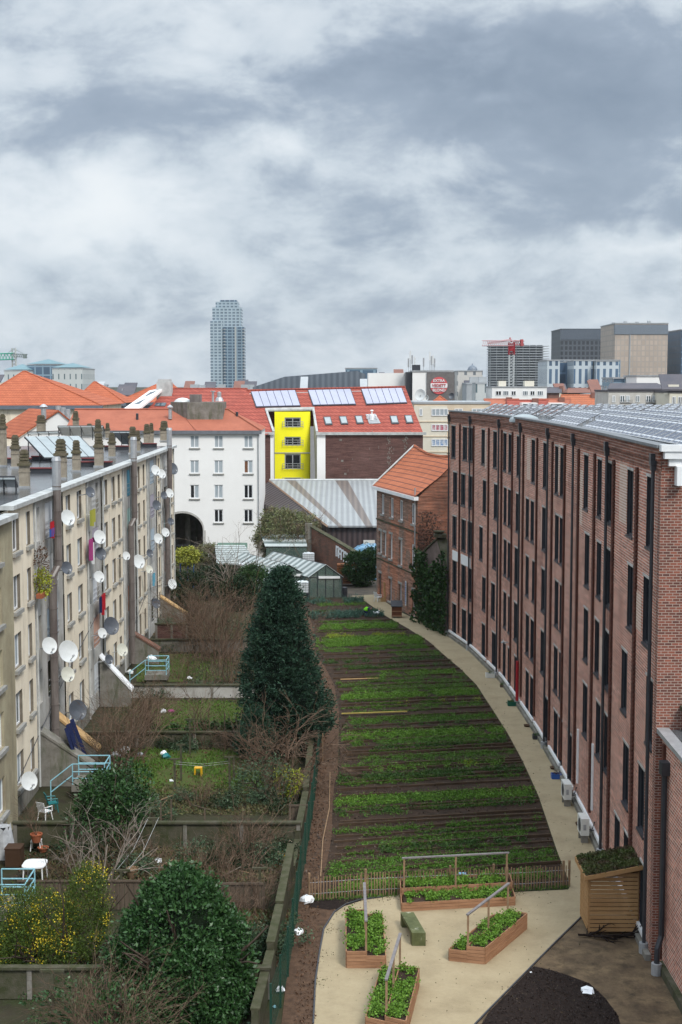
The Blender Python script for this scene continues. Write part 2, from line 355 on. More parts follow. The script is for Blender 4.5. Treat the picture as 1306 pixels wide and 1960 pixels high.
M['gh_roof'] = ribbed('corrugated_clear_roofing', (.42, .46, .45), (.12, .15, .145), 1.0, 1, rough=.35, var=.5)
M['bark'] = mat('bark', (.075, .055, .04), .95, (.05, .038, .03), 6)
M['twig'] = mat('brown_twigs', (.17, .115, .08), .9, (.09, .06, .043), 6)
M['twig_grey'] = mat('grey_twigs', (.25, .215, .18), .9, (.16, .13, .11), 6)
M['laurel'] = leafmat('laurel_leaves', (.010, .036, .008), (.050, .115, .034), (.026, .068, .020), rough=.42, spec=.3)
M['conifer'] = leafmat('conifer_needles', (.008, .028, .020), (.036, .076, .045), (.020, .048, .026), rough=.6)
M['evergreen'] = leafmat('evergreen_leaves', (.009, .022, .009), (.026, .048, .019), rough=.55)
M['bushgreen'] = leafmat('olive_bush_leaves', (.085, .11, .04), (.19, .21, .10), (.13, .09, .055))
M['ivy'] = leafmat('ivy_leaves', (.012, .038, .010), (.050, .10, .030), rough=.45)
M['broom'] = leafmat('broom_leaves', (.028, .055, .010), (.085, .125, .022))
M['lime'] = leafmat('lime_leaves', (.22, .28, .02), (.38, .38, .05))
M['yflower'] = leafmat('yellow_flowers', (.45, .33, .015), (.58, .46, .04))
M['yleaf'] = leafmat('variegated_leaves', (.20, .24, .03), (.34, .33, .06))
M['olive'] = leafmat('grey_green_leaves', (.035, .07, .035), (.09, .13, .075))
M['crop_bright'] = leafmat('bright_crop', (.065, .155, .016), (.145, .265, .038))
M['crop_yellow'] = leafmat('yellow_green_crop', (.16, .23, .015), (.27, .32, .03))
M['crop_mid'] = leafmat('green_crop', (.05, .13, .014), (.11, .22, .032))
M['crop_dark'] = leafmat('dark_crop', (.025, .068, .013), (.065, .12, .03))
M['crop_leek'] = leafmat('leek_leaves', (.035, .085, .065), (.075, .14, .105))
M['grass'] = leafmat('grass_blades', (.05, .12, .012), (.10, .17, .03))
M['drygrass'] = leafmat('dry_grass', (.13, .11, .055), (.07, .085, .03))
M['litter'] = leafmat('dead_leaves', (.13, .07, .04), (.06, .035, .022))
M['terracotta'] = mat('terracotta', (.36, .12, .06), .8)
M['red'] = mat('red_paint', (.40, .01, .02), .5)
M['yellow_plastic'] = mat('yellow_plastic', (.75, .42, .01), .4)
M['plastic_sheet'] = mat('clear_plastic_sheet', (.50, .52, .54), .3, (.3, .31, .33), 3)
M['paper'] = mat('white_paper', (.82, .84, .86), .7, (.76, .78, .8), 4)
M['navy'] = mat('navy_cloth', (.015, .022, .07), .9)
M['purple'] = mat('magenta_cloth', (.36, .06, .2), .9)
M['teal_plastic'] = mat('teal_plastic', (.0, .16, .17), .5)
M['green_plastic'] = mat('green_plastic', (.0, .10, .06), .5)
M['blue_tarp'] = mat('blue_tarpaulin', (.06, .24, .42), .4, (.30, .46, .58), 2)
M['ac'] = mat('cream_casing', (.66, .66, .62), .5, (.58, .58, .55), 3)
M['skin'] = mat('skin', (.45, .25, .18), .6)
M['hivis'] = mat('lime_jacket', (.20, .62, .03), .8)
# ================================================================ ground, path and field
def lerp_list(L, t):
    """L: (key, value) sorted by key"""
    if t <= L[0][0]: return L[0][1]
    for (a, x), (b, y) in zip(L, L[1:]):
        if t <= b: return x + (y - x) * (t - a) / (b - a)
    return L[-1][1]
def sheet(name, pts, z, m, kind='structure', dens=None):
    b = B().poly([(p[0], p[1], z) for p in pts]); return tag(put(name, b, m, base=(0, 0, z)), kind=kind)
gb = B().quad((-6000, -60, -.03), (6000, -60, -.03), (6000, 9000, -.03), (-6000, 9000, -.03))
tag(put('ground', gb, M['ground'], base=(0, 0, -.03)), kind='structure')

EL = [(576, 1146), (600, 1200), (604, 1251), (624, 1279), (640, 1311), (650, 1367), (650, 1423), (650, 1470), (640, 1502), (636, 1550), (636, 1598), (628, 1640), (612, 1715)]
ER = [(691, 1146), (739, 1180), (775, 1200), (819, 1227), (855, 1259), (879, 1279), (911, 1311), (942, 1359), (970, 1403), (998, 1455), (1016, 1494), (1030, 1526), (1066, 1634), (1090, 1694)]
el = [at(*p) for p in EL]; er = [at(*p) for p in ER]
XL = sorted((p.y, p.x) for p in el); XR = sorted((p.y, p.x) for p in er)
tag(put('field_soil', B().poly([(p.x, p.y, .004) for p in el[::-1]] + [(p.x, p.y, .004) for p in er]), M['soil'], base=(0, 80, 0)), kind='structure')
strip_l = [at(*p) for p in [(566, 1960), (548, 1960), (500, 1960), (560, 1840), (585, 1720), (600, 1600), (610, 1480), (618, 1400), (600, 1300), (585, 1220), (560, 1146)]]
tag(put('soil_margin', B().poly([(p.x, p.y, .002) for p in [Vector((-1.9, 40, 0)), Vector((-.2, 40, 0)), Vector((-.2, 60, 0)), Vector((-.1, 90, 0)), Vector((-1.5, 118, 0)), Vector((-4.2, 132, 0)), Vector((-6, 132, 0)), Vector((-3.2, 118, 0)), Vector((-2.2, 95, 0)), Vector((-1.5, 80, 0))]]), M['soil_red'], base=(0, 80, 0)), kind='structure')
# sandy path: plaza in the foreground, then along the brick mill to the far end
PZ = [(1300, 1752), (1117, 1752), (1060, 1808), (1000, 1869), (932, 1938), (900, 1972), (860, 2060), (600, 2060), (600, 1960), (604, 1879), (612, 1823), (620, 1779), (640, 1747), (662, 1732), (690, 1723), (730, 1718), (770, 1712), (985, 1708), (1088, 1703)]
pz = [at(*p) for p in PZ]
path_pts = [(11.6, 60), (11.6, pz[0].y)] + [(p.x, p.y) for p in pz[1:]]
pe = [(p.x + .05, p.y) for p in er[::-1]]
far_path = [(0.8, 133.5), (3.2, 134.5), (5.2, 124), (7.2, 117.5), (8.7, 112.3), (9.9, 105.3), (11, 94.7), (11.3, 86.5), (11.45, 78)]
sheet('path', path_pts + pe + far_path, .008, M['sand'])
sheet('yard', [(-8, 132.5), (12, 132.5), (12, 160), (-8, 160)], .001, mat('trodden_earth', (.15, .12, .09), .95, (.08, .07, .06), .8))
sheet('bare_soil', [(at(1117, 1752).x, at(1117, 1752).y), (11.3, at(1117, 1752).y), (11.3, 30), (at(600, 2060).x + 4, 30), (pz[5].x, pz[5].y), (pz[4].x, pz[4].y), (pz[3].x, pz[3].y), (pz[2].x, pz[2].y)][::-1], .004, M['sandy_soil'])
cb = [at(*p) for p in [(1022, 1850), (1055, 1857), (1087, 1867), (1129, 1883), (1159, 1911), (1183, 1944), (1192, 1975), (1200, 2060), (860, 2060), (936, 1938), (1000, 1872)]]
sheet('compost_bed', [(p.x, p.y) for p in cb][::-1], .012, M['soil_black'])
mb2 = [at(*p) for p in [(592, 1736), (600, 1722), (660, 1719), (705, 1720), (690, 1725), (650, 1738), (632, 1742)]]
sheet('mulch_patch', [(p.x, p.y) for p in mb2][::-1], .012, M['soil_black'])
# metal edging strip round the plaza
def strip_along(b, pts, wd, z0, z1):
    for p, q in zip(pts, pts[1:]):
        p, q = Vector((p[0], p[1], 0)), Vector((q[0], q[1], 0)); d = (q - p).normalized(); n = Vector((-d.y, d.x, 0)) * wd
        b.obox(p + Vector((0, 0, z0)) - n / 2, q - p, n, (0, 0, z1 - z0))
for q_, lb_ in ((pz[1:6], 'thin dark metal edging between the sandy plaza and the bare soil'), (pz[8:16], 'thin dark metal edging along the left curve of the sandy plaza')):
    eb = B(); strip_along(eb, [(p.x, p.y) for p in q_], .05, 0, .05); tag(put('path_edging', eb, M['dark_metal']), lb_, 'path edging')

FAC = [(8.6, 112.3), (9.83, 105.3), (10.88, 94.7), (11.15, 86.5), (11.3, 80), (11.33, 71), (11.25, 63), (11.1, 58), (10.8, 47.9)]
FY = sorted((y, x) for x, y in FAC)
def fx(y): return lerp_list(FY, y)
# ---- bed edge boards
BP = [165, 182, 212, 240, 262, 300, 322, 345, 372, 392, 412, 437, 458, 477, 500, 520, 548, 565, 580, 603, 630, 642, 668, 690, 705, 742, 772, 790, 806, 822, 858, 870, 882, 905, 925, 942, 968, 1003, 1018, 1062, 1078, 1120, 1138, 1165, 1190, 1215, 1247, 1276]
BPY = [1120 + v / 2.51 for v in BP] + [1642, 1660, 1672]
TILT = .19
def xrow(py):
    """ends of a slanting bed row that passes the field line seen at (800, py)"""
    c = at(800, py); xl, xr = xlim(c.y)
    for i in range(4): xl = lerp_list(XL, c.y + (xl - c.x) * TILT); xr = lerp_list(XR, c.y + (xr - c.x) * TILT)
    return c.y, c.x, xl, xr
def xlim(y):
    return lerp_list(XL, y), lerp_list(XR, y)
k0 = None
for py in BPY:
    y, x00, xl, xr = xrow(py)
    xl += rnd.uniform(.1, .5); b = B(); segs = max(2, int((xr - xl) / 2.4)); x = xl; t = TILT + rnd.uniform(-.006, .006)
    for i in range(segs):
        x2 = x + (xr - xl) / segs; hh = rnd.uniform(.10, .16); ys = y + (x - x00) * t + rnd.uniform(-.03, .03)
        b.obox((x, ys, -.02), (x2 - x - .02, (x2 - x) * t, rnd.uniform(-.02, .02)), (0, .08, 0), (0, 0, hh)); x = x2
    o = put('bed_board', b, M['board']); tag(o, 'low dark timber boards edging the vegetable beds of the field', 'bed edging', 'boards between the vegetable beds')

# ---------------------------------------------------------------- foliage tools
NP = np.random.default_rng(11)
def leafmesh(name, P, size, m, parent=None, base=None, aspect=.5, up=.3, N=None, label=None):
    """one small four-cornered leaf at every point; N biases the leaf's axis"""
    n = len(P); P = np.asarray(P, float)
    A = NP.normal(size=(n, 3)); A[:, 2] += up
    if N is not None: A = A * .55 + N * 1.0
    A /= np.linalg.norm(A, axis=1)[:, None] + 1e-9
    Q = NP.normal(size=(n, 3)); Bv = np.cross(A, Q); Bv /= np.linalg.norm(Bv, axis=1)[:, None] + 1e-9
    s = (size * NP.uniform(.6, 1.3, n))[:, None]
    v = np.stack([P, P + A * s * .5 + Bv * s * aspect * .5, P + A * s, P + A * s * .5 - Bv * s * aspect * .5], 1).reshape(-1, 3)
    if parent is not None: o_ = ORG[parent]
    else: o_ = Vector(base) if base is not None else Vector((P[:, 0].mean(), P[:, 1].mean(), P[:, 2].min()))
    v = v - np.array(o_)
    me = bpy.data.meshes.new(name); me.vertices.add(4 * n); me.vertices.foreach_set('co', v.ravel())
    me.loops.add(4 * n); me.loops.foreach_set('vertex_index', np.arange(4 * n)); me.polygons.add(n)
    me.polygons.foreach_set('loop_start', np.arange(0, 4 * n, 4)); me.polygons.foreach_set('loop_total', np.full(n, 4))
    me.update(); me.materials.append(m); ob = bpy.data.objects.new(name, me); COL.objects.link(ob)
    if parent is not None: ob.parent = parent
    else: ob.location = o_
    ORG[ob] = o_; return ob
def lumps(D, k, seed, amp):
    r = np.random.default_rng(seed); f = np.zeros(len(D))
    for i in range(k):
        d = r.normal(size=3); d /= np.linalg.norm(d); f += np.exp((D @ d - 1) * r.uniform(6, 18)) * r.uniform(-.6, 1)
    return 1 + amp * f
def crown_pts(c, rad, ncl, nleaf, cr, seed=1, amp=.25, k=14, inner=.25, zmin=0.05, low=-1):
    """leaf clusters over a lumpy crown, more of them near its skin"""
    D = NP.normal(size=(ncl, 3)); D /= np.linalg.norm(D, axis=1)[:, None]; D[:, 2] = np.where(D[:, 2] < low, -D[:, 2], D[:, 2])
    L = lumps(D, k, seed, amp); rr = np.where(NP.random(ncl) < inner, NP.uniform(.35, .85, ncl), NP.uniform(.88, 1.03, ncl))
    Cn = np.array(c) + D * np.array(rad) * (L * rr)[:, None]
    P = np.repeat(Cn, nleaf, 0) + NP.normal(size=(ncl * nleaf, 3)) * cr * .5
    N = np.repeat(D, nleaf, 0); ok = P[:, 2] > zmin; return P[ok], N[ok]
def branch(b, p, d, L, r, depth, spread=.6, kids=3, n=3, droop=0.0, seg=3, jit=.18):
    pts = [p]; q = p.copy(); dd = d.normalized()
    for i in range(seg):
        dd = (dd + Vector((rnd.gauss(0, jit), rnd.gauss(0, jit), rnd.gauss(0, jit) - droop))).normalized(); q = q + dd * (L / seg); pts.append(q.copy())
    b.tube(pts, r, r * .45, n, cap=False)
    if depth > 0:
        for k in range(kids):
            t = rnd.uniform(.35, 1.0); i = min(int(t * seg), seg - 1); s = pts[i].lerp(pts[i + 1], t * seg - i)
            nd_ = (dd + Vector((rnd.gauss(0, spread), rnd.gauss(0, spread), rnd.gauss(0, spread * .7)))).normalized()
            branch(b, s, nd_, L * rnd.uniform(.45, .75), r * .55, depth - 1, spread, kids, n, droop, seg, jit)
def bare_shrub(name, label, cat, x, y, h, sp, stems, depth=2, r=.02, m='twig', group=None, droop=.03, kids=3, z=0, lean=.45, seg=3, jit=.18):
    b = B()
    for i in range(stems):
        a = rnd.uniform(0, 6.283); s = rnd.uniform(0, sp * .35); p = Vector((x + math.cos(a) * s, y + math.sin(a) * s, z)); l = rnd.uniform(.2, 1) * lean
        branch(b, p, Vector((math.cos(a) * l, math.sin(a) * l, 1)), h * rnd.uniform(.5, .8), r, depth, .5, kids, 3, droop, seg, jit)
    return tag(put(name, b, M[m], base=(x, y, z)), label, cat, group)
def trunk_part(root, x, y, h, r, m='bark', limbs=6, L=1.5, z=0):
    b = B(); b.tube([(x, y, z), (x + .03, y, z + h * .4), (x - .03, y + .03, z + h * .75), (x, y, z + h)], r, r * .3, 8)
    put('trunk', b, M[m], root); b = B()
    for i in range(limbs):
        a = i * 2.4; branch(b, Vector((x, y, z + h * rnd.uniform(.3, .9))), Vector((math.cos(a), math.sin(a), .6)), L, r * .35, 1, .4, 3, 4)
    put('limb', b, M[m], root)

# ---- crops: (photo height at px 800, half thickness, kind, leaves per m2, from, to as a share of the bed)
CR = [(1149, 3.5, 'leek', 90, 0, 1), (1154, 2, 'mid', 25, 0, 1), (1176, 4.5, 'leek', 130, 0, 1), (1167, 2, 'dark', 30, 0, 1), (1197, 4.5, 'bright', 230, .05, .95), (1190, 2, 'mid', 15, 0, 1), (1214, 3, 'yellow', 120, .1, .9), (1219, 2.5, 'bright', 100, 0, 1),
      (1227, 7, 'bright', 260, 0, .97), (1240, 3.5, 'mid', 140, 0, .95), (1254, 4, 'mid', 120, .45, 1), (1262, 3, 'dark', 35, 0, 1), (1275, 3, 'dark', 30, 0, 1), (1291, 4, 'bright', 170, .35, .95), (1297, 3, 'mid', 80, .25, 1), (1306, 3, 'mid', 50, 0, 1), (1318, 4, 'mid', 160, .1, 1),
      (1331, 5, 'bright', 280, .02, 1), (1345, 1.5, 'yellow', 90, .4, 1), (1354, 3.5, 'mid', 120, .1, 1), (1380, 4.5, 'mid', 200, .05, 1), (1388, 2, 'dark', 60, 0, 1), (1407, 5.5, 'bright', 250, 0, 1), (1421, 5, 'mid', 200, .05, 1), (1429, 2.5, 'dark', 120, 0, 1),
      (1451, 5, 'mid', 170, .1, 1), (1461, 3, 'mid', 60, 0, 1), (1471, 4, 'bright', 120, .15, .9), (1470, 3.5, 'yellow', 120, .62, .85), (1485, 6, 'dark', 170, 0, 1), (1497, 2, 'mid', 60, 0, 1), (1531, 7.5, 'bright', 190, 0, 1), (1529, 7, 'mid', 120, 0, 1), (1549, 5, 'dark', 110, 0, 1), (1556, 2, 'mid', 60, 0, .4),
      (1586, 3, 'mid', 240, .0, .7), (1583, 3, 'mid', 90, .6, 1), (1600, 3, 'dark', 60, .4, 1), (1612, 3.5, 'mid', 240, .1, .9), (1625, 6, 'dark', 150, .1, .9), (1640, 3, 'mid', 140, 0, 1), (1650, 5, 'mid', 240, 0, 1), (1664, 6, 'mid', 200, 0, 1), (1690, 7, 'bright', 240, .06, .93), (1700, 4, 'mid', 120, 0, 1)]
pts = {}
for (py, hp, kd, dens, f0, f1) in CR:
    y0, y1 = at(800, py + hp).y, at(800, py - hp).y; ym_, x00, xl, xr = xrow(py); xa, xb = xl + (xr - xl) * f0 + .15, xl + (xr - xl) * f1 - .15
    A = abs((xb - xa) * (y1 - y0)); npl = max(8, int(A * max(dens, {'mid': 120, 'dark': 95}.get(kd, 0)) / 4.6)); near = (y0 < 75)
    px = NP.uniform(xa, xb, npl); rows = 3 if kd != 'mid' else 4
    py_ = y0 + (NP.integers(0, rows, npl) + .5 + NP.normal(0, .16, npl)) / rows * (y1 - y0)
    gap = np.sin(px * 2.1 + py) + np.sin(px * .83 + py * 1.7) + np.sin(px * 5.1 + py_ * 3)
    keep = gap > (-1.5 if dens > 150 else -.5); px, py_ = px[keep], py_[keep]; npl = len(px)
    nl = 14; hgt = .20 if kd == 'leek' else .13; spr = .11
    P = np.stack([np.repeat(px, nl), np.repeat(py_, nl), np.full(npl * nl, .02)], 1)
    P[:, :2] += NP.normal(size=(npl * nl, 2)) * spr * (.5 if kd == 'leek' else .8); P[:, 2] += np.abs(NP.normal(size=npl * nl)) * hgt * .8 * np.repeat(NP.uniform(.5, 1.4, npl), nl)
    P[:, 1] += (P[:, 0] - x00) * TILT; pts.setdefault(kd, []).append(P)
for kd, nm, sz, lb in (('bright', 'lettuce_rows', .075, 'bright green leafy crop rows across the field'), ('yellow', 'salad_rows', .07, 'yellow green salad rows across the field'), ('mid', 'herb_rows', .06, 'mid green low crop and weed rows across the field'),
                       ('dark', 'cabbage_rows', .08, 'sparse dark green leafy rows on brown beds'), ('leek', 'leek_rows', .26, 'blue green leek rows at the far end of the field')):
    o = leafmesh(nm, np.concatenate(pts[kd]), sz, M['crop_' + kd], base=(4, 80, 0), aspect=.16 if kd == 'leek' else .75, up=1.4 if kd == 'leek' else .5)
    tag(o, lb, 'crops', kind='stuff')
# mossy green fringes on many of the bed edges
P = []
for py in BPY:
    y, x00, xl, xr = xrow(py)
    if rnd.random() < .15: continue
    f0 = rnd.uniform(0, .3); f1 = rnd.uniform(.65, 1)
    for i in range(int((xr - xl) * 120)):
        x = xl + (xr - xl) * rnd.uniform(f0, f1)
        if math.sin(x * 2.3 + py) + math.sin(x * .9 + py * 2) < -1.1: continue
        P.append((x, y + (x - x00) * TILT - .06 + rnd.gauss(0, .045), .02 + abs(rnd.gauss(0, .05))))
tag(leafmesh('bed_grass', np.array(P), .085, M['grass'], base=(4, 80, 0), aspect=.5, up=.7), 'green moss and grass fringing the bed boards', 'grass', kind='stuff')
# clods, stones and dead stalks on the soil
nc = 9000; yy = 1 / NP.uniform(1 / 128, 1 / 56, nc); xx = NP.uniform(0, 1, nc); P = []
for y, f in zip(yy, xx):
    xl, xr = xlim(y); P.append((xl - 1.0 + (xr - xl + 1.0) * f, y, .01))
tag(leafmesh('soil_litter', np.array(P), .12, leafmat('clods', (.11, .08, .06), (.03, .022, .018)), base=(4, 80, 0), aspect=.6, up=.1), 'scattered clods and dead leaves on the field soil', 'soil litter', kind='stuff')
P = np.stack([NP.uniform(-1.5, -.8, 3500), NP.uniform(42, 96, 3500), np.full(3500, .01)], 1)
tag(leafmesh('mulch_litter', P, .09, M['litter'], base=(-1, 60, 0), aspect=.6, up=.1), 'brown mulch flakes on the strip beside the green fence', 'mulch', kind='stuff')
P = np.stack([NP.uniform(6.6, 11, 2600), NP.uniform(36, 52.3, 2600), np.full(2600, .014)], 1); P = P[(P[:, 0] > 10.0 - (P[:, 1] - 44) * -.0 - 3.6 * (53 - P[:, 1]) / 9)]
nk = 5000; ck = [(p.x, p.y) for p in cb]; P = []
while len(P) < nk:
    x, y = rnd.uniform(3.4, 9.6), rnd.uniform(39, 49); ins = False; j = len(ck) - 1
    for i in range(len(ck)):
        if (ck[i][1] > y) != (ck[j][1] > y) and x < (ck[j][0] - ck[i][0]) * (y - ck[i][1]) / (ck[j][1] - ck[i][1]) + ck[i][0]: ins = not ins
        j = i
    if ins: P.append((x, y, .015))
tag(leafmesh('compost_crumbs', np.array(P), .06, leafmat('compost_bits', (.05, .035, .028), (.012, .008, .007)), base=(7, 44, 0), aspect=.8, up=.1), 'coarse crumbs covering the black compost bed', 'compost crumbs', kind='stuff')
P = np.array([(rnd.choice(ck)[0] * .0 + rnd.uniform(4.5, 8.5), rnd.uniform(41.5, 46.5), .03) for i in range(60)]); P = P[P[:, 0] > 4.5 + (46.5 - P[:, 1]) * -.1]
gx = []; 
for i in range(1500):
    x, y = rnd.uniform(-.6, 8.6), rnd.uniform(43.5, 55)
    if rnd.random() < .5: q_ = rnd.choice(pz[9:18]); x, y = q_.x + rnd.gauss(.15, .2), q_.y + rnd.gauss(0, .3)
    elif rnd.random() < .5: y = rnd.uniform(56, 110); x = min(fx(y) - .35, lerp_list(XR, y) + abs(rnd.gauss(0, .5)))
    gx.append((x, y, .012))
tag(leafmesh('gravel_specks', np.array(gx), .045, leafmat('speck', (.20, .16, .09), (.06, .07, .03)), base=(4, 55, 0), aspect=.9, up=.1), 'scattered pebbles and leaf specks on the sandy path', 'pebbles', kind='stuff')
tag(leafmesh('soil_crumbs', P, .07, leafmat('crumbs', (.12, .085, .05), (.04, .03, .02)), base=(8, 45, 0), aspect=.7, up=.1), 'small crumbs and stalks on the bare soil by the shed', 'soil crumbs', kind='stuff')

# ================================================================ brick mill on the right
mill = thing('brick_mill', 'long red brick mill with five rows of narrow dark windows and roof solar panels', 'mill', (10.8, 47.9, 0))
Y1 = [111.2, 107.8, 106.2, 101.8, 97.7, 94.4, 92.2, 88.8, 83.0, 78.8, 74.5, 72.7, 65.3, 61.5, 58.7, 53.8, 49.8]
Y2 = [110.6, 108.2, 106.1, 101.2, 97.3, 94.1, 92.2, 88.9, 85.0, 83.1, 78.9, 74.2, 72.6, 64.7, 61.3, 58.7, 53.4, 50.1]
Y3 = [110.7, 108.0, 106.2, 102.3, 97.6, 93.9, 92.1, 89.2, 84.8, 82.3, 78.9, 74.0, 72.3, 64.7, 61.5, 58.6, 54.4, 49.2]
Y4 = [110.6, 107.9, 106.0, 101.1, 97.9, 93.8, 91.7, 89.2, 84.5, 82.6, 78.9, 74.0, 72.2, 64.6, 60.8, 58.5, 53.7, 50.4]
Y5 = [110.6, 107.7, 105.9, 101.1, 97.5, 93.8, 91.6, 88.8, 84.3, 82.5, 77.1, 73.7, 72.1, 69.0, 55.4, 53.2, 49.6]
rows = [(14.25, 16.75, Y1), (10.75, 13.15, Y2), (7.3, 9.7, Y3), (3.8, 6.2, Y4), (.35, 2.8, Y5)]
def bent_wall(b, fx, ys, z0, z1, ops, ya, yb, depth, inw, rv=None):
    """wall following x=fx(y), with real openings; ops = (ya, yb, za, zb)"""
    S_ = sorted(set([ya, yb] + [y for y in ys if ya < y < yb] + [q for o in ops for q in (o[0], o[1])]))
    for a, c in zip(S_, S_[1:]):
        if c - a < 1e-5: continue
        mid = (a + c) / 2; hs = sorted((o[2], o[3]) for o in ops if o[0] <= mid <= o[1]); z = z0
        for h in hs + [(z1, z1)]:
            if h[0] > z: b.quad((fx(c), c, z), (fx(a), a, z), (fx(a), a, h[0]), (fx(c), c, h[0]))
            z = h[1]
    for i_, (a, c, z_, t) in enumerate(ops):
        if rv is not None: b = B(); rv.append(b)
        d = depth * inw; A = [(fx(a), a), (fx(c), c)]
        b.quad((A[0][0], a, z_), (A[0][0] + d, a, z_), (A[0][0] + d, a, t), (A[0][0], a, t)); b.quad((A[1][0], c, z_), (A[1][0] + d, c, z_), (A[1][0] + d, c, t), (A[1][0], c, t))
        b.quad((A[0][0], a, z_), (A[1][0], c, z_), (A[1][0] + d, c, z_), (A[0][0] + d, a, z_)); b.quad((A[0][0], a, t), (A[1][0], c, t), (A[1][0] + d, c, t), (A[0][0] + d, a, t))
ops = []; WW = .64
for (z0, z1, Y) in rows:
    for y in Y: ops.append((y - WW, y + WW, z0, z1))
b = B(); ZT = 17.85
rv = []; bent_wall(b, fx, [p[0] for p in FY], 0, ZT, ops, 47.9, 112.3, .2, 1, rv)
b.quad((8.6, 112.3, 0), (30, 112.3, 0), (30, 112.3, ZT), (8.6, 112.3, ZT))
put('wall', b, M['brick_red'], mill)
put('end_wall', B().box(10.8, 34, 47.9, 48.3, 0, ZT), M['brick_end'], mill)
for (a, c, z0, z1), rv_ in zip(ops, rv):
    xa, xc = fx(a) + .13, fx(c) + .13; f = B(); t = .06
    for (s0, s1, q0, q1) in ((a, a + t, z0, z1), (c - t, c, z0, z1), (a + t, c - t, z0, z0 + t), (a + t, c - t, z1 - t, z1), ((a + c) / 2 - .025, (a + c) / 2 + .025, z0 + t, z1 - t)):
        f.obox((fx(s0) + .08, s0, q0), (fx(s1) - fx(s0), s1 - s0, 0), (.08, 0, 0), (0, 0, q1 - q0))
    wn = put('window', f, M['dark_metal'], mill)
    put('pane', B().quad((xc, c, z0), (xa, a, z0), (xa, a, z1), (xc, c, z1)), M['glass_dark'], wn)
    put('lining', rv_, M['dark_metal'], wn)
    put('lintel', B().obox((fx(a) - .03, a - .04, z1 + .003), (fx(c) - fx(a), c - a + .08, 0), (.1, 0, 0), (0, 0, .1)), M['grey_render'], wn)
    put('sill', B().obox((fx(a) - .05, a - .04, z0 - .09), (fx(c) - fx(a), c - a + .08, 0), (.1, 0, 0), (0, 0, .085)), M['dark_metal'], wn)
PIL = [109.2, 105.2, 99.7, 95.4, 91.0, 86.6, 81.4, 75.8, 71.7, 67.3, 62.7, 57.5, 52.2]
PIPE = [112.1, 105.9, 95.9, 87.3, 76.9, 68.4, 58.7 + 0.02, 48.6]
for y in PIL:
    b = B(); x = fx(y); b.box(x - .09, x + .02, y - .12, y + .12, .75, ZT - .9); z = .8
    while z < ZT - 1.0:
        b.box(x - .085, x + .02, y - .22, y + .22, z, z + .085); z += .17
    put('pilaster', b, M['pilaster'], mill)
b = B()
for p, q in zip(FAC, FAC[1:]):      # corbelled head band, in two steps
    for o_, za, zb in ((.10, ZT - .45, ZT - .02), (.05, ZT - .8, ZT - .45)):
        b.obox((p[0] - o_, p[1], za), (q[0] - p[0], q[1] - p[1], 0), (o_ + .02, 0, 0), (0, 0, zb - za))
put('cornice_band', b, M['brick_dark'], mill)
for (ya, yb, za, zb) in ((111.9, 111.95, 14, 16.7), (85.3, 84.0, 14.3, 16.8), (73.9, 73.45, 14.4, 16.9), (56.2, 54.5, 14.6, 16.9), (66.9, 66.1, 13.4, 16.0), (92.95, 92.85, 14, 16.7), (60.6, 59.6, 7.5, 9.2), (101.1, 100.6, 14, 16.6), (79.9, 79.6, 10.8, 13), (52.0, 51.0, 11.0, 12.4)):
    put('repair_patch', B().obox((fx(ya) - .018, ya, za), (fx(yb) - fx(ya), yb - ya, 0), (.016, 0, 0), (0, 0, zb - za)), M['brick_pale'], mill)
b = B()
for p, q in zip(FAC, FAC[1:]):
    b.obox((p[0] - .16, p[1], ZT), (q[0] - p[0], q[1] - p[1], 0), (.5, 0, 0), (0, 0, .10))
put('parapet_cap', b, mat('grey_cap', (.20, .21, .22), .6), mill)
b = B(); b.prism([(8.9, 112.3)] + [(x + .35, y) for x, y in FAC[1:]] + [(34, 48.2), (34, 112.3)], ZT - .35, ZT - .25)
put('roof', b, M['roof_wet'], mill)
for y in PIPE:
    x = fx(y) - .14; r = .066 if y < 60 else .06
    b = B().tube([(x, y, .25), (x, y, ZT - .55)], r, n=8); z = 1.0
    while z < ZT - 1: b.tube([(x, y, z), (x, y, z + .08)], r * 1.18, n=8); z += 2.0
    p = put('downpipe', b, M['dark_metal'], mill, smooth=False)
    put('hopper_head', B().box(x - .12, x + .12, y - .15, y + .15, ZT - .6, ZT - .22).box(x - .09, x + .09, y - .11, y + .11, ZT - .8, ZT - .6), M['dark_metal'], p)
    put('drain_foot', B().tube([(x, y, 0), (x, y, .38)], .17, n=10), M['zinc'], p)
# white skirting duct and concrete plinth along the foot
b = B(); c_ = B()
ysk = [112, 106.4, 105.6, 99.9, 99.4, 95.9, 95.3, 91.2, 90.8, 86.8, 86.4, 81.6, 81.2, 77.2, 75.6, 71.9, 71.4, 67.6, 66.9, 59.0, 58.1, 48.9]
for i in range(0, len(ysk), 2):
    a, c = ysk[i], ysk[i + 1]; n = 3; b = B()
    for k in range(n):
        s0, s1 = a + (c - a) * k / n, a + (c - a) * (k + 1) / n
        b.obox((fx(s0) - .12, s0, .36), (fx(s1) - fx(s0), s1 - s0, 0), (.11, 0, 0), (0, 0, .16))
    put('skirting', b, M['white'], mill)
for p, q in zip(FAC, FAC[1:]): put('plinth', B().obox((p[0] - .22, p[1], 0), (q[0] - p[0], q[1] - p[1], 0), (.2, 0, 0), (0, 0, .22)), M['concrete'], mill)
for (ya, yb) in ((111.2, 109.6), (108.6, 105.9)):
    put('white_band', B().obox((fx(ya) - .035, ya, 6.25), (fx(yb) - fx(ya), yb - ya, 0), (.03, 0, 0), (0, 0, .75)), M['white'], mill)
for y in (86.95,):
    put('red_pipe', B().tube([(fx(y) - .2, y, .4), (fx(y) - .2, y, 2.9)], .1, n=8), M['red'], mill)
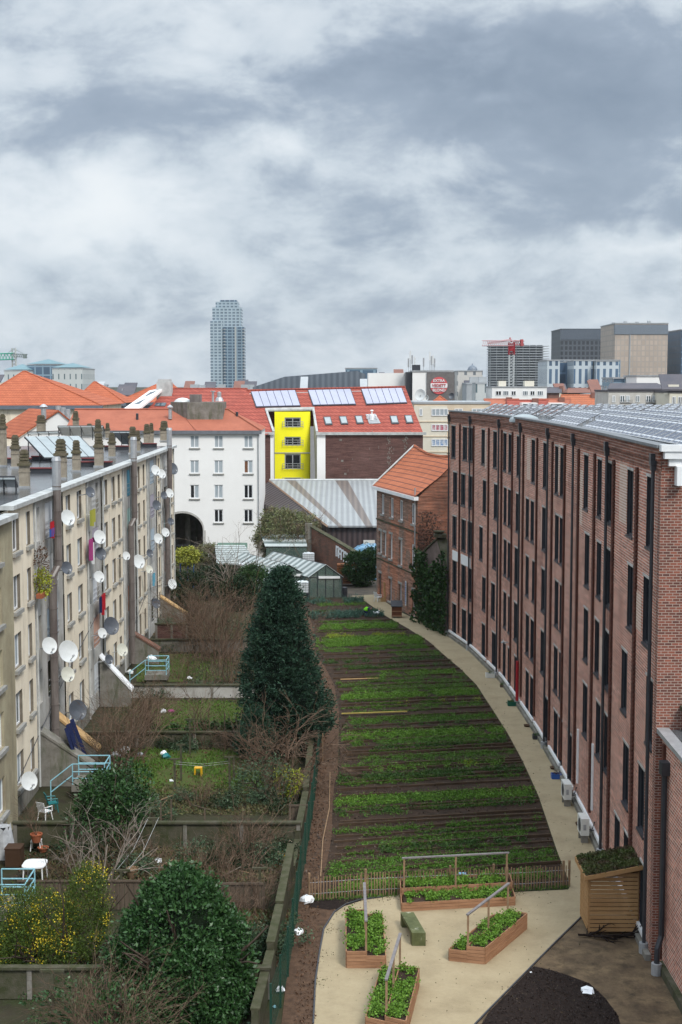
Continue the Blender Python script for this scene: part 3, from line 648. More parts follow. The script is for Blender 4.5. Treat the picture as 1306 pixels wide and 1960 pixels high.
for y in (66.2, 61.9):
    put('cable_duct', B().box(fx(y) - .09, fx(y) - .005, y - .07, y + .07, 1.1, 3.7 if y > 64 else 4.1), M['white'], mill)
put('wall_lamp', B().tube([(fx(91.9) - .02, 91.9, 3.15), (fx(91.9) - .35, 91.9, 3.2)], .03).lathe((fx(91.9) - .4, 91.9, 3.12), [(0, -.02), (.1, 0), (.12, .06), (.0, .12)], n=8), M['zinc'], mill)
# white moulded cornice at the near corner
b = B(); b.box(10.72, 34, 47.55, 47.9, ZT - .10, ZT + .12); b.box(10.85, 34, 47.6, 47.9, ZT - .35, ZT - .10); b.box(11.02, 34, 47.7, 47.9, ZT - .6, ZT - .35)
for i in range(8): b.box(11.25 + i * 1.2, 11.5 + i * 1.2, 47.5, 47.9, ZT - 1.25, ZT - .6)
put('cornice', b, M['white'], mill)
put('roof_kerb', B().box(10.8, 34, 47.9, 48.25, ZT, ZT + .1), M['zinc'], mill)
# low wing in the near corner
wing = thing('brick_wing', 'low brick wing with dark flat roof against the near end of the mill', 'wing', (11.1, 44, 0))
wy = lambda y: 11.02 + (47.9 - y) * .012
b = B(); b.quad((wy(47.9), 47.9, 0), (wy(30), 30, 0), (wy(30), 30, 7.4), (wy(47.9), 47.9, 8.1)); put('wall', b, M['brick_red'], wing)
b = B(); b.slab([(wy(47.9) - .15, 47.88, 8.12), (wy(30) - .15, 30, 7.42), (30, 30, 7.42), (30, 47.88, 8.12)], (0, 0, .08)); put('roof', b, M['roof_wet'], wing)
b = B(); b.slab([(wy(47.9) - .2, 47.87, 8.1), (wy(30) - .2, 30, 7.4), (wy(30) + .22, 30, 7.4), (wy(47.9) + .22, 47.87, 8.1)], (0, 0, .16)); put('roof_edge', b, M['steel'], wing)
b = B().tube([(10.9, 46.9, 1.3), (10.9, 46.9, 7.2)], .1, n=8).tube([(10.9, 46.9, 1.3), (10.75, 46.8, .9), (10.72, 46.75, .25)], .1, n=8); p = put('downpipe', b, M['dark_metal'], wing)
put('hopper_head', B().box(10.75, 11.06, 46.7, 47.1, 6.9, 7.35), M['dark_metal'], p); put('drain_foot', B().tube([(10.72, 46.75, 0), (10.72, 46.75, .4)], .18, n=10), M['zinc'], p)
put('pilaster', B().box(10.93, 11.06, 47.3, 47.55, .3, 7.8), M['pilaster'], wing)
put('plinth', B().box(10.85, 11.05, 30, 47.2, 0, .3), M['concrete_dark'], wing)
put('stone_cap', B().box(11.6, 13.4, 47.3, 47.88, 8.9, 9.05).box(11.75, 13.4, 47.4, 47.88, 8.2, 8.9), M['concrete_dark'], wing)

# solar panels on the mill roof
pan = thing('solar_module', 'tilted dark solar panel in rows on the flat mill roof', 'solar panel', (13, 60, ZT - .25), 'solar panels on the mill roof')
o = ORG[pan]; tb = B(); tilt = R(27); U = Vector((math.cos(tilt), 0, math.sin(tilt)))
tb.obox(o + Vector((0, 0, .12)), U * 1.6, (0, 1.92, 0), Vector((-U.z, 0, U.x)) * .04); put('cells', tb, M['pv_dark'], pan)
fb = B(); nn = Vector((-U.z, 0, U.x)) * .055
for q in ((0, 1, 0, .06), (0, 1, 1.86, 1.92), (0, .04, .06, 1.86), (.96, 1, .06, 1.86), (0, 1, .93, .98)): fb.obox(o + Vector((0, q[2], .12)) + U * q[0] * 1.6, U * (q[1] - q[0]) * 1.6, (0, q[3] - q[2], 0), nn)
fb.obox(o + Vector((1.3, .2, -.1)), (.05, 0, 0), (0, .05, 0), (0, 0, .8)); fb.obox(o + Vector((1.3, 1.7, -.1)), (.05, 0, 0), (0, .05, 0), (0, 0, .8))
put('frame', fb, M['zinc'], pan)
first = True
for i in range(7):
    for k in range(31):
        y = 50.5 + k * 1.98; x0 = 12.55 + i * 2.7 + (0 if y < 88 else -(y - 88) * .085)
        if y > 110 or x0 < fx(y) + .6: continue
        if (i == 0 and (86 < y < 94 or 74 < y < 76)) or (i == 1 and 90 < y < 93): continue
        if first: pan.location = (x0, y, ZT - .25); first = False
        else: copy_tree(pan, (x0, y, ZT - .25))
sk = tag(put('roof_dome', B().lathe((11.6, 90.2, ZT - .25), [(.95, 0), (.95, .15), (.85, .3), (.55, .44), (.25, .5), (0, .52)], n=18), M['thermal'], smooth=True), 'white domed rooflight on the mill roof among solar panels', 'rooflight')
# ================================================================ cream apartment block on the left
XF = -15.0; ZE = 14.4; M['reveal'] = mat('brown_window_reveal', (.22, .19, .15), .9, (.15, .13, .10), 2)  # window reveals are a darker brown than the cream wall
WINS = [(64.55, 65.9, 0), (67.4, 68.25, 1), (77.2, 78.5, 0), (80.45, 81.85, 0), (89.55, 91.0, 0), (92.7, 94.0, 0), (95.3, 96.2, 1), (104.5, 105.7, 0), (107.4, 108.3, 1), (116.3, 117.1, 1), (125.2, 126.0, 1)]
LOG = [(69.0, 76.4), (83.3, 88.9), (97.1, 103.6), (109.3, 115.5), (118.2, 124.2)]
ROWS = [12.3, 9.58, 6.86, 4.12, 1.25]
block = thing('apartment_block', 'long cream rendered apartment block with rows of satellite dishes and flat dark roof', 'apartment block', (XF, 64, 0))
def win(parent, x, ya, yb, z0, z1, glass, out=-1, fm='white', sill=True, mull=1, depth=.2, name='window'):
    """framed window in a wall facing +x (out=-1 means recessed towards -x)"""
    xr = x + out * depth; f = B(); t = .075
    a, c = min(xr, xr + .06), max(xr, xr + .06)
    f.box(a, c, ya, ya + t, z0, z1).box(a, c, yb - t, yb, z0, z1).box(a, c, ya + t, yb - t, z0, z0 + t).box(a, c, ya + t, yb - t, z1 - t, z1)
    for i in range(mull):
        y = ya + (yb - ya) * (i + 1) / (mull + 1); f.box(a, c, y - .05, y + .05, z0 + t, z1 - t)
    o = put(name, f, M[fm], parent)
    xg = a + .02 if out < 0 else c - .02
    put('pane', B().quad((xg, ya, z0), (xg, yb, z0), (xg, yb, z1), (xg, ya, z1)), M[glass], o)
    if sill: put('sill', B().box(min(x + .003, x - out * .16), max(x + .003, x - out * .16), ya - .12, yb + .12, z0 - .2, z0 - .02), M['sill'], o)
    return o
GL = ['glass_grey', 'curtain', 'glass_grey', 'glass_black', 'glass_grey', 'curtain']
segs = []; cur = 63.7
for (a, c) in LOG: segs.append((cur, a)); cur = c
segs.append((cur, 127.0))
fxc = lambda y: XF
for (a, c) in segs:
    b = B()
    ops = [(w0, w1, z, z + 1.62) for (w0, w1, n) in WINS if a <= w0 < c for z in ROWS]
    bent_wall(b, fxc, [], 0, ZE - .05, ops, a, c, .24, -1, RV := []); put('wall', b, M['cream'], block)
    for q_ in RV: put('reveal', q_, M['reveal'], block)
b = B().quad((XF, 127, 0), (XF - 16, 127, 0), (XF - 16, 127, ZE), (XF, 127, ZE))
put('end_wall', b, M['cream'], block)
for (w0, w1, n) in WINS:
    for z in ROWS:
        win(block, XF, w0, w1, z, z + 1.62, rnd.choice(GL) if z > 2 else 'curtain', mull=0 if n else 1)
PANC = {'white': (.66, .68, .7), 'blue': (.12, .34, .46), 'pale_blue': (.42, .50, .56), 'salmon': (.55, .33, .25), 'orange': (.5, .13, .03), 'mauve': (.40, .37, .43), 'pale': (.56, .55, .52), 'mint': (.33, .5, .45)}
for k_, v_ in PANC.items(): M['panel_' + k_] = mat(k_ + '_panel', v_, .8, None, 1.5, .2, stretch=(4, 4, .4))
xs2 = XF - .07; fx2 = lambda y: xs2
PC = {(0, 0): 'white', (0, 1): 'pale', (0, 2): 'pale_blue', (0, 4): 'white', (1, 0): 'pale', (1, 1): 'mauve', (1, 2): 'white', (1, 3): 'salmon', (1, 4): 'white', (2, 0): 'blue', (2, 1): 'mint', (2, 2): 'pale', (2, 3): 'orange', (2, 4): 'salmon', (3, 0): 'pale_blue', (3, 1): 'mauve', (3, 3): 'pale', (4, 2): 'mint', (4, 3): 'salmon', (4, 0): 'pale', (3, 2): 'pale_blue'}
for li, (a, c) in enumerate(LOG):
    b = B(); inn = B()
    L_ = c - a; ops = []
    for z in ROWS:
        ops.append((a + .35, a + 1.75, z - .1, z + 1.6)); ops.append((a + L_ * .42, a + L_ * .82, z - .25, z + 1.65))
    bent_wall(b, fx2, [], 0, ZE - .05, ops, a, c, .2, -1)
    for ri, z in enumerate(ROWS):
        win(block, xs2, a + .35, a + 1.75, z - .1, z + 1.6, rnd.choice(['glass_grey', 'curtain', 'glass_black']), sill=False, mull=1)
        p0, p1 = a + L_ * .42, a + L_ * .82
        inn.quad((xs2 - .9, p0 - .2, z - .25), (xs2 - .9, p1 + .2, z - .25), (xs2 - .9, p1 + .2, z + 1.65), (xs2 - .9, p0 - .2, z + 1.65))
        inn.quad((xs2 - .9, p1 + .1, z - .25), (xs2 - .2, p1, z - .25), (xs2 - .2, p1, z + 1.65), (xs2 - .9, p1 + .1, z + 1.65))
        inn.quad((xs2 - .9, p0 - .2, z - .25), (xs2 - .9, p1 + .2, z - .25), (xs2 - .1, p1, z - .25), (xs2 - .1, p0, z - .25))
        col = PC.get((li, ri))
        if col:
            o_ = put('loggia_blind', B().box(xs2 - .06, xs2 - .02, p0 + .03, p1 - (.03 if rnd.random() < .6 else .7), z - .2, z + 1.63), M['panel_' + col], block); o_['label'] = col.replace('_', ' ') + ' loggia blind'
        rb = B(); [rb.tube([(xs2 + .05, p0, z + q), (xs2 + .05, p1, z + q)], .018, n=4) for q in (.1, .4, .7)]; put('loggia_rail', rb, M['zinc'], block)
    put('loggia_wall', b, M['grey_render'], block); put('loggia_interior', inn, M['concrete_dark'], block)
for (a, c) in segs: put('plinth', B().box(XF + .003, XF + .03, a, c, .0, .9), M['concrete'], block)
put('gutter', B().box(XF - .35, XF + .28, 63.7, 88.9, ZE - .06, ZE + .14).box(XF - .35, XF + .34, 88.93, 127.1, ZE - .04, ZE + .16), M['gutter'], block)
put('roof', B().box(XF - 16, XF - .36, 63.7, 127.1, ZE - .2, ZE + .08), M['roof_wet'], block)
for y in (69.05, 83.3, 88.85, 97.15, 103.4, 109.4, 117.6, 123.9, 126.7, 73.4, 100.5):
    p = B().tube([(XF + .08, y, .1), (XF + .08, y, ZE - .1)], .06, n=6); put('downpipe', p, M['gutter'], block)
for (y, zk) in ((72.6, 10.3), (99.8, 10.2), (120.6, 10.6)):   # big brown flue ducts that kink half way down
    x = XF + .45; p = B().tube([(x, y, 16.1), (x, y, zk + .4), (x - .22, y - .35, zk - .1), (x - .22, y - .35, .3)], .21, n=10)
    z = 1.0
    while z < 15.5:
        xx = (x if z > zk + .4 else x - .22); yy_ = y if z > zk + .4 else y - .35
        p.tube([(xx, yy_, z), (xx, yy_, z + .06)], .235, n=10); z += 1.25
    d = put('flue_duct', p, M['brown_metal'], block); put('flue_cap', B().tube([(x, y, 16.1), (x, y, 16.3)], .25, .2, n=10).tube([(x, y, 14.6), (x, y, 16.1)], .225, n=10), M['steel'], d)
for (a, c, zz_) in ((64, 96.8, 5.9), (97, 127, 3.2)):
    put('cable', B().tube([(XF + .06, a, 1.6 + (c - a) * .0), (XF + .06, a + 12, 4.2), (XF + .06, a + 22, zz_)], .02, n=4), M['dark_metal'], block)
nb = thing('neighbour_block', 'olive rendered end of the next block at the left edge of the picture', 'apartment block', (-14.8, 55, 0))
b = B(); ops = [(a, a + 1.3, z, z + 1.6) for a in (60.1, 56.4, 52) for z in ROWS]; bent_wall(b, lambda y: -14.8, [], 0, 14.0, ops, 46, 63.66, .2, -1)
b.quad((-14.8, 63.66, 0), (-30, 63.66, 0), (-30, 63.66, 14), (-14.8, 63.66, 14)); put('wall', b, M['cream_dark'], nb)
for (a, c, z0, z1) in ops: win(nb, -14.8, a, c, z0, z1, 'curtain')
put('roof', B().box(-31, -15.1, 46, 63.66, 13.9, 14.2), M['roof_wet'], nb); put('gutter', B().box(-15.1, -14.5, 46, 63.64, 14.0, 14.22), M['gutter'], nb)

# ---- chimneys: (photo x, base y, top y, width px, pots)
CH = [(6, 893, 793, 15, 'n'), (29, 896, 833, 18, 'n'), (46, 934, 861, 23, 'w'), (78, 828, 795, 19, 'w'), (145, 831, 787, 13, 'n'), (153, 836, 816, 9, 'n'), (116, 917, 841, 25, 'w'), (146, 903, 843, 18, 'w'), (189, 894, 830, 20, 'w'), (188, 868, 803, 15, 'n'), (171, 829, 811, 12, 'w'),
      (214, 876, 829, 15, 'w'), (206, 840, 810, 10, 'n'), (217, 818, 806, 14, 'n'), (232, 818, 806, 13, 'n'), (254, 869, 817, 17, 'w'), (264, 865, 824, 11, 'n'), (281, 852, 812, 14, 'w'), (290, 850, 810, 10, 'n'), (314, 845, 806, 18, 'w'), (133, 838, 822, 10, 'n')]
ordn = ['first', 'second', 'third', 'fourth', 'fifth', 'sixth', 'seventh', 'eighth', 'ninth', 'tenth', 'eleventh', 'twelfth', 'thirteenth', 'fourteenth', 'fifteenth', 'sixteenth', 'seventeenth', 'eighteenth', 'nineteenth', 'twentieth']
ch_s = sorted(CH, key=lambda q: -q[1]); cnt = {}
for (px, yb, yt, wd, kd) in ch_s:
    p = at(px, yb, ZE + .1); y = p.y; w_ = wd * y / FPX * .8; h = (yb - yt) * y / FPX * 1.0; d_ = w_ * .8
    kk = 'slim' if kd == 'n' else 'broad'; n = cnt.get(kk, 0); cnt[kk] = n + 1
    r_ = thing('chimney', '%s mossy chimney, %s %s one from the near end of the cream block roof' % (kk, ordn[n], kk), 'chimney', p, 'chimneys on the cream block')
    cap = min(.42 * h, .95); x = p.x
    hb = h - cap; b = B().box(x - w_ / 2, x + w_ / 2, y, y + d_, p.z - .1, p.z + hb); b.box(x - w_ * .5 - .03, x + w_ * .5 + .03, y - .03, y + d_ + .03, p.z + hb - .35, p.z + hb - .3)
    put('stack', b, M['chim'], r_)
    cb_ = B(); z = p.z + hb; cb_.box(x - w_ * .62, x + w_ * .62, y - .1, y + d_ + .1, z, z + cap * .16)
    for i in range(4):
        s = .5 - i * .025; q = z + cap * (.16 + i * .2); cb_.box(x - w_ * s, x + w_ * s, y + .05, y + d_ - .05, q, q + cap * .13).box(x - w_ * (s - .07), x + w_ * (s - .07), y + .1, y + d_ - .1, q + cap * .13, q + cap * .2)
    cb_.box(x - w_ * .3, x + w_ * .3, y + .15, y + d_ - .15, z + cap * .96, z + cap * 1.02)
    put('chimney_pot', cb_, M['chim_pot'], r_)
    put('flashing', B().box(x - w_ * .5 - .06, x + w_ * .5 + .06, y - .08, y - .003, p.z - .02, p.z + .1), M['steel'], r_)
# ---- solar thermal collectors: pixel corners of the glass
def collector(bl, br, tl, n, zb, zt, label):
    P0, P1, P2 = at(bl[0], bl[1], zb), at(br[0], br[1], zb), at(tl[0], tl[1], zt)
    r_ = thing('solar_collector', label, 'solar collector', (P0.x, P0.y, ZE + .08)); al = (P1 - P0) / n; rk = P2 - P0
    if rk.length > 3: rk *= 3 / rk.length
    nn = al.cross(rk).normalized() * .08
    for i in range(n): put('glass_panel', B().obox(P0 + al * (i + .03), al * .94, rk, nn), M['thermal'], r_)
    f = B()
    for i in range(n + 1): f.obox(P0 + al * (i - .03) - nn * .3, al * .06, rk, nn * 1.5)
    f.obox(P0 - nn * 1.2, al * n, rk * .02, nn * .9); f.obox(P0 + rk * .985 - nn * 1.2, al * n, rk * .02, nn * .9)
    for i in range(n + 1):
        q = P0 + al * i + rk * .8; f.tube([(q.x, q.y, ZE), (q.x, q.y, q.z - .1)], .04, n=4)
    put('frame', f, M['dark_metal'], r_)
collector((84, 877), (190, 875), (45, 835), 5, 14.85, 16.3, 'large tilted solar collector of five panes behind the broad chimneys')
collector((60, 832), (118, 830), (52, 828), 3, 15.4, 15.7, 'low solar collector almost flat behind the large one')
collector((119, 832), (204, 831), (109, 813), 4, 14.9, 16.0, 'solar collector further back between slim chimneys')
collector((236, 849), (273, 849), (207, 816), 3, 14.9, 16.5, 'solar collector at the far end of the cream block roof')
collector((-10, 930), (35, 930), (-30, 888), 2, 14.75, 16.3, 'solar collector cut by the left edge of the picture')
for i, (pa, pb, py) in enumerate(((55, 125, 906), (0, 60, 886), (60, 110, 882), (156, 185, 886), (200, 262, 861), (268, 300, 856), (150, 215, 893))):
    P0, P1 = at(pa, py, ZE + .1), at(pb, py, ZE + .1)
    r_ = thing('roof_kerb', 'low dark roof kerb with dull red capping between the chimneys of the cream block', 'roof kerb', P0, 'roof kerbs on the cream block')
    put('upstand', B().box(P0.x, P1.x, P0.y, P0.y + .3, ZE, ZE + .38), M['dark_metal'], r_); put('capping', B().box(P0.x, P1.x, P0.y - .06, P0.y + .36, ZE + .38, ZE + .46), mat('dull_red_cap', (.2, .06, .06), .6), r_)

# ---- satellite dishes: (px, py, w, h, colour)
DI = [(130, 991, 22, 31, 'w'), (128, 1087, 18, 25, 'd'), (173, 942, 15, 21, 'd'), (191, 1028, 19, 27, 'w'), (193, 1060, 18, 25, 'd'), (190, 1104, 14, 23, 'w'), (298, 900, 14, 20, 'w'), (310, 907, 12, 18, 'w'), (331, 897, 14, 23, 'd'), (325, 944, 13, 18, 'w'), (314, 948, 10, 15, 'd'), (300, 967, 12, 20, 'd'),
      (327, 998, 10, 15, 'd'), (317, 1019, 10, 18, 'w'), (303, 1031, 14, 20, 'w'), (266, 1075, 17, 27, 'w'), (242, 1064, 11, 17, 'w'), (287, 1059, 11, 16, 'd'), (286, 1090, 11, 16, 'c'), (330, 1118, 16, 20, 'w'), (299, 1155, 12, 20, 'd'), (213, 1198, 31, 35, 'd'), (196, 1212, 14, 20, 'w'),
      (95, 1236, 24, 33, 'w'), (131, 1247, 24, 43, 'w'), (130, 1291, 21, 30, 'c'), (234, 1244, 17, 25, 'c'), (209, 1262, 14, 19, 'd'), (149, 1359, 29, 40, 'd'), (56, 1495, 26, 36, 'w')]
CN = {'w': ('white', 'dish_white'), 'd': ('dark grey', 'dish_dark'), 'c': ('cream', 'dish_cream')}
FLN = [(12, 'top'), (9.3, 'fourth'), (6.6, 'third'), (3.9, 'second'), (-1, 'ground')]
dl = []
for (px, py, w_, h, c) in DI:
    p = onx(px, py, XF + .65); dl.append((p.y, p, w_, h, c))
dl.sort(key=lambda q: q[0]); cnt = {}
for (y, p, w_, h, c) in dl:
    rr = h * y / FPX / 2; fl = next(n for z, n in FLN if p.z > z); sz = 'small' if rr < .42 else ('large' if rr > .55 else 'medium')
    key = (c, fl); n = cnt.get(key, 0); cnt[key] = n + 1
    r_ = thing('satellite_dish', '%s %s satellite dish, %s of that colour along the %s floor' % (sz, CN[c][0], ordn[n], fl), 'satellite dish', p, 'satellite dishes on the cream block')
    q = min(max(w_ / h, .5), .9); ang = -math.acos(q) - math.atan2(-p.x, y) * .4
    nrm = Vector((math.cos(R(-44)) * .95, math.sin(R(-44)) * .95, .32)).normalized()
    prof = [(0, -.16 * rr)] + [(rr * t, -.16 * rr + .2 * rr * t * t) for t in (.3, .55, .8, 1.0)] + [(rr * 1.03, .05 * rr), (rr * .99, .0), (rr * .8, -.06 * rr), (rr * .5, -.16 * rr), (0, -.22 * rr)]
    put('reflector', B().lathe(p, prof, nrm, 20), M[CN[c][1]], r_, smooth=True)
    fp = p + nrm * rr * .95 + Vector((0, 0, -rr * .55)); bt = p + Vector((0, 0, -rr)) 
    b = B().tube([bt, fp], .022, n=5).tube([fp, fp - nrm * .14], .055, .045, n=8)
    b.tube([p - nrm * .1, p - nrm * .25 + Vector((-.05, 0, -.05)), Vector((XF - .05, p.y + .12, p.z - .2))], .03, n=5)
    put('arm', b, M['steel'], r_)

# ---- things hanging on or standing by the facade
def cloth(name, px, py, w_, h_, m, label, cat, x=XF + .3, lean=0.0):
    p = onx(px, py, x); b = B(); n = 7
    for i in range(n):
        y0, y1 = p.y + w_ * i / n, p.y + w_ * (i + 1) / n; d0, d1 = .07 * math.sin(i * 1.9), .07 * math.sin((i + 1) * 1.9); hh = h_ * (1 - .12 * math.sin(i * 1.3))
        b.slab([(x + d0, y0, p.z), (x + d1, y1, p.z), (x + d1 + lean, y1, p.z - hh), (x + d0 + lean, y0, p.z - hh)], (.015, 0, 0))
    return tag(put(name, b, M[m]), label, cat)
cloth('laundry', 172, 978, 1.6, .9, 'yleaf', 'mustard cloth hanging from a loggia of the second stair bay', 'laundry')
cloth('laundry', 170, 1034, 1.7, 1.2, 'purple', 'magenta and white washing hanging below the mauve blind', 'laundry')
cloth('laundry', 175, 1040, 1.0, 1.2, 'dish_white', 'white towel hanging beside the magenta washing', 'laundry')
cloth('laundry', 194, 1140, 1.2, 1.2, 'red', 'red towel hanging over the salmon blind bay', 'laundry')
cloth('laundry', 190, 1145, 1.0, .9, 'navy', 'dark blue cloth hanging beside the red towel', 'laundry')
cloth('laundry', 96, 1000, 1.1, .8, 'red', 'red patterned cloth on the top loggia beside the flue duct', 'laundry')
cloth('laundry', 95, 1013, 1.1, .4, 'blue', 'blue cloth hanging under the red patterned cloth', 'laundry')
cloth('laundry', 292, 1100, 1.2, .9, 'panel_blue', 'blue cloth hanging at the far stair bay', 'laundry')
cloth('tarpaulin', 123, 1395, 2.2, 2.6, 'navy', 'dark navy sheet draped over the stair cheek beside the block', 'tarpaulin', x=XF + 1.2, lean=.8)
pb = thing('window_box', 'terracotta window box with green and yellow plants on the near loggia', 'window box', onx(77, 1145, XF + .35))
o = ORG[pb]; put('trough', B().box(o.x - .15, o.x + .15, o.y - .2, o.y + 1.5, o.z, o.z + .22), M['terracotta'], pb)
P, N = crown_pts((o.x, o.y + .65, o.z + .65), (.3, .8, .6), 60, 14, .2, 4); put_ = leafmesh('foliage', P, .13, M['lime'], pb, N=N); 
P, N = crown_pts((o.x, o.y + .5, o.z + 1.5), (.25, .5, .9), 50, 12, .2, 5); leafmesh('climber', P, .11, M['litter'], pb, N=N)
# sloping stair canopies against the block
for (ya, m_, lb, zt, ln) in ((87.0, 'white', 'white sloping canopy over basement stairs beside the block', 3.1, 2.0), (100.5, 'brick_wall', 'dull red sloping canopy further along the block', 2.2, 2.0), (72.5, 'wood_pale', 'tan board leaning on the stair cheek of the near bay', 2.9, 2.4), (69.4, 'concrete', 'grey concrete sloping stair cheek at the near end', 2.7, 2.6), (116.5, 'wood_pale', 'pale sloping board by the far stair bay', 2.4, 2.2)):
    r_ = thing('stair_canopy', lb, 'stair canopy', (XF, ya, 0)); b = B().slab([(XF + .03, ya, zt), (XF + ln, ya, .95), (XF + ln, ya + .9, .95), (XF + .03, ya + .9, zt)], (0, 0, .14)); put('slope', b, M[m_], r_)
    put('side_wall', B().slab([(XF + .03, ya + .04, 0), (XF + ln - .05, ya + .04, 0), (XF + ln - .05, ya + .04, .93), (XF + .03, ya + .04, zt - .02)], (0, .12, 0)), M['concrete'], r_)
def railing(px0, py0, w_, d_, label, z=.75, h=1.0):
    p = at(px0, py0, z); r_ = thing('stair_landing', label, 'stair landing', (p.x, p.y, 0))
    put('deck', B().box(p.x, p.x + w_, p.y, p.y + d_, z - .35, z), M['concrete'], r_); put('support', B().box(p.x + .1, p.x + w_ - .1, p.y + .1, p.y + d_ - .1, 0, z - .352), M['concrete_dark'], r_)
    b = B(); c = [(p.x + .05, p.y + .05), (p.x + w_ - .05, p.y + .05), (p.x + w_ - .05, p.y + d_ - .05), (p.x + .05, p.y + d_ - .05)]
    for (x, y) in c: b.tube([(x, y, z - .2), (x, y, z + h)], .03, n=5)
    for q in (.3, .62, 1.0):
        for i, j in ((0, 1), (1, 2), (2, 3)): b.tube([(*c[i], z + h * q), (*c[j], z + h * q)], .028, n=5)
    for q in (.45, 1.0): b.tube([(c[0][0], c[0][1], z + h * q), (c[0][0] - 1.0, c[0][1] - .3, z + h * (q - .75))], .028, n=5)
    b.tube([(c[0][0] - 1.0, c[0][1] - .3, z - .95), (c[0][0] - 1.0, c[0][1] - .3, z + h * .25)], .03, n=5)
    put('railing', b, M['teal'], r_); return r_
railing(137, 1502, 1.65, 1.7, 'concrete landing with pale blue railing beside the near stair bay')
railing(277, 1292, 1.5, 1.6, 'concrete landing with pale blue railing further along, by white washing', z=.6)
railing(-20, 1745, 1.35, 1.8, 'pale blue railed landing at the left edge behind the yellow bushes', z=.7)
# ================================================================ buildings closing the view
def fwin(parent, x0, x1, y, z0, z1, glass, mull=1, fm='white', depth=.12, sill=True, name='window', th=.09, glass2=None):
    """window in a wall facing the camera (-y), recessed by depth behind plane y"""
    f = B(); t = th; a, c = y + depth - .05, y + depth + .01
    f.box(x0, x0 + t, a, c, z0, z1).box(x1 - t, x1, a, c, z0, z1).box(x0 + t, x1 - t, a, c, z0, z0 + t).box(x0 + t, x1 - t, a, c, z1 - t, z1)
    for i in range(mull):
        x = x0 + (x1 - x0) * (i + 1) / (mull + 1); f.box(x - .06, x + .06, a, c, z0 + t, z1 - t)
    o = put(name, f, M[fm], parent); xm = (x0 + x1) / 2
    if glass2:
        put('pane', B().quad((x0, c - .02, z0), (xm, c - .02, z0), (xm, c - .02, z1), (x0, c - .02, z1)), M[glass], o); put('pane', B().quad((xm, c - .02, z0), (x1, c - .02, z0), (x1, c - .02, z1), (xm, c - .02, z1)), M[glass2], o)
    else: put('pane', B().quad((x0, c - .02, z0), (x1, c - .02, z0), (x1, c - .02, z1), (x0, c - .02, z1)), M[glass], o)
    if sill: put('sill', B().box(x0 - .12, x1 + .12, y - .12, y + .003 - .006, z0 - .16, z0 - .03), M['sill'], o)
    return o
def ywall(b, y, x0, x1, z0, z1, ops, depth=.14):
    S_ = sorted(set([x0, x1] + [q for o in ops for q in o[:2]]))
    for a, c in zip(S_, S_[1:]):
        mid = (a + c) / 2; hs = sorted((o[2], o[3]) for o in ops if o[0] <= mid <= o[1]); z = z0
        for h in hs + [(z1, z1)]:
            if h[0] > z: b.quad((a, y, z), (c, y, z), (c, y, h[0]), (a, y, h[0]))
            z = h[1]
    for (a, c, z_, t) in ops:
        b.quad((a, y, z_), (a, y + depth, z_), (a, y + depth, t), (a, y, t)); b.quad((c, y, z_), (c, y + depth, z_), (c, y + depth, t), (c, y, t))
        b.quad((a, y, z_), (c, y, z_), (c, y + depth, z_), (a, y + depth, z_)); b.quad((a, y, t), (c, y, t), (c, y + depth, t), (a, y + depth, t))
def fz(py, y): return far(653, py, y).z
def fxx(px, py, y): return far(px, py, y).x

# ---- white building with the arch, y = 160
YW = 160.0
wb = thing('white_building', 'white rendered building with an archway, four rows of windows and plain orange roof', 'house', (fxx(420, 900, YW), YW, 0))
x0, x1 = -31.0, fxx(497, 900, YW); ze = fz(826, YW)
WG = [[('curtain',) * 2, ('curtain',) * 2, ('curtain',) * 2], [('curtain',) * 2, ('curtain',) * 2, ('glass_brown', 'curtain')], [('glass_black', 'curtain'), ('curtain', 'curtain'), ('glass_black', 'glass_black')], [None, ('glass_black',) * 2, ('glass_black',) * 2]]
ops = []; wl = []
for r_, (pt, pb_) in enumerate(((833, 857), (881, 906), (928, 954), (975, 1000))):
    for c_, (pa, pc) in enumerate(((364, 381), (410, 427), (467, 484))):
        if WG[r_][c_] is None: continue
        o_ = (fxx(pa, pt, YW), fxx(pc, pt, YW), fz(pb_, YW), fz(pt, YW)); ops.append(o_); wl.append((o_, WG[r_][c_]))
ax0, ax1, azs, azt = fxx(331, 1030, YW), fxx(389, 1030, YW), fz(1015, YW), fz(982, YW)
# arch opening: spring height, semi-elliptical head
b = B(); ywall(b, YW, x0, ax0 - 1.2, 0, ze, [])
ywall(b, YW, ax1, x1, 0, ze, [o for o in ops if o[0] > ax1 - .01])
ops_l = [o for o in ops if o[0] < ax1]
ywall(b, YW, ax0 - 1.2, ax1, azt + .2, ze, ops_l)
n = 14; xa, xb = ax0 - 1.2, ax1; cx = (xa + xb) / 2; hw = (xb - xa) / 2
arc = [(cx - hw * math.cos(math.pi * i / n), azs + (azt - azs) * math.sin(math.pi * i / n)) for i in range(n + 1)]
for (p, q) in zip(arc, arc[1:]):
    b.quad((p[0], YW, p[1]), (q[0], YW, q[1]), (q[0], YW, azt + .2), (p[0], YW, azt + .2)); 
b.quad((x1, YW, 0), (x1, YW + 12, 0), (x1, YW + 12, ze), (x1, YW, ze))
b.quad((x0, YW, 0), (x0, YW + 12, 0), (x0, YW + 12, ze), (x0, YW, ze)); b.quad((x0, YW + 12, 0), (x1, YW + 12, 0), (x1, YW + 12, ze), (x0, YW + 12, ze))
put('wall', b, M['whitewall'], wb)
b = B()
for (p, q) in zip([(xa, 0)] + arc + [(xb, 0)], arc + [(xb, 0)]): b.quad((p[0], YW + .001, p[1]), (q[0], YW + .001, q[1]), (q[0], YW + 7, q[1]), (p[0], YW + 7, p[1]))
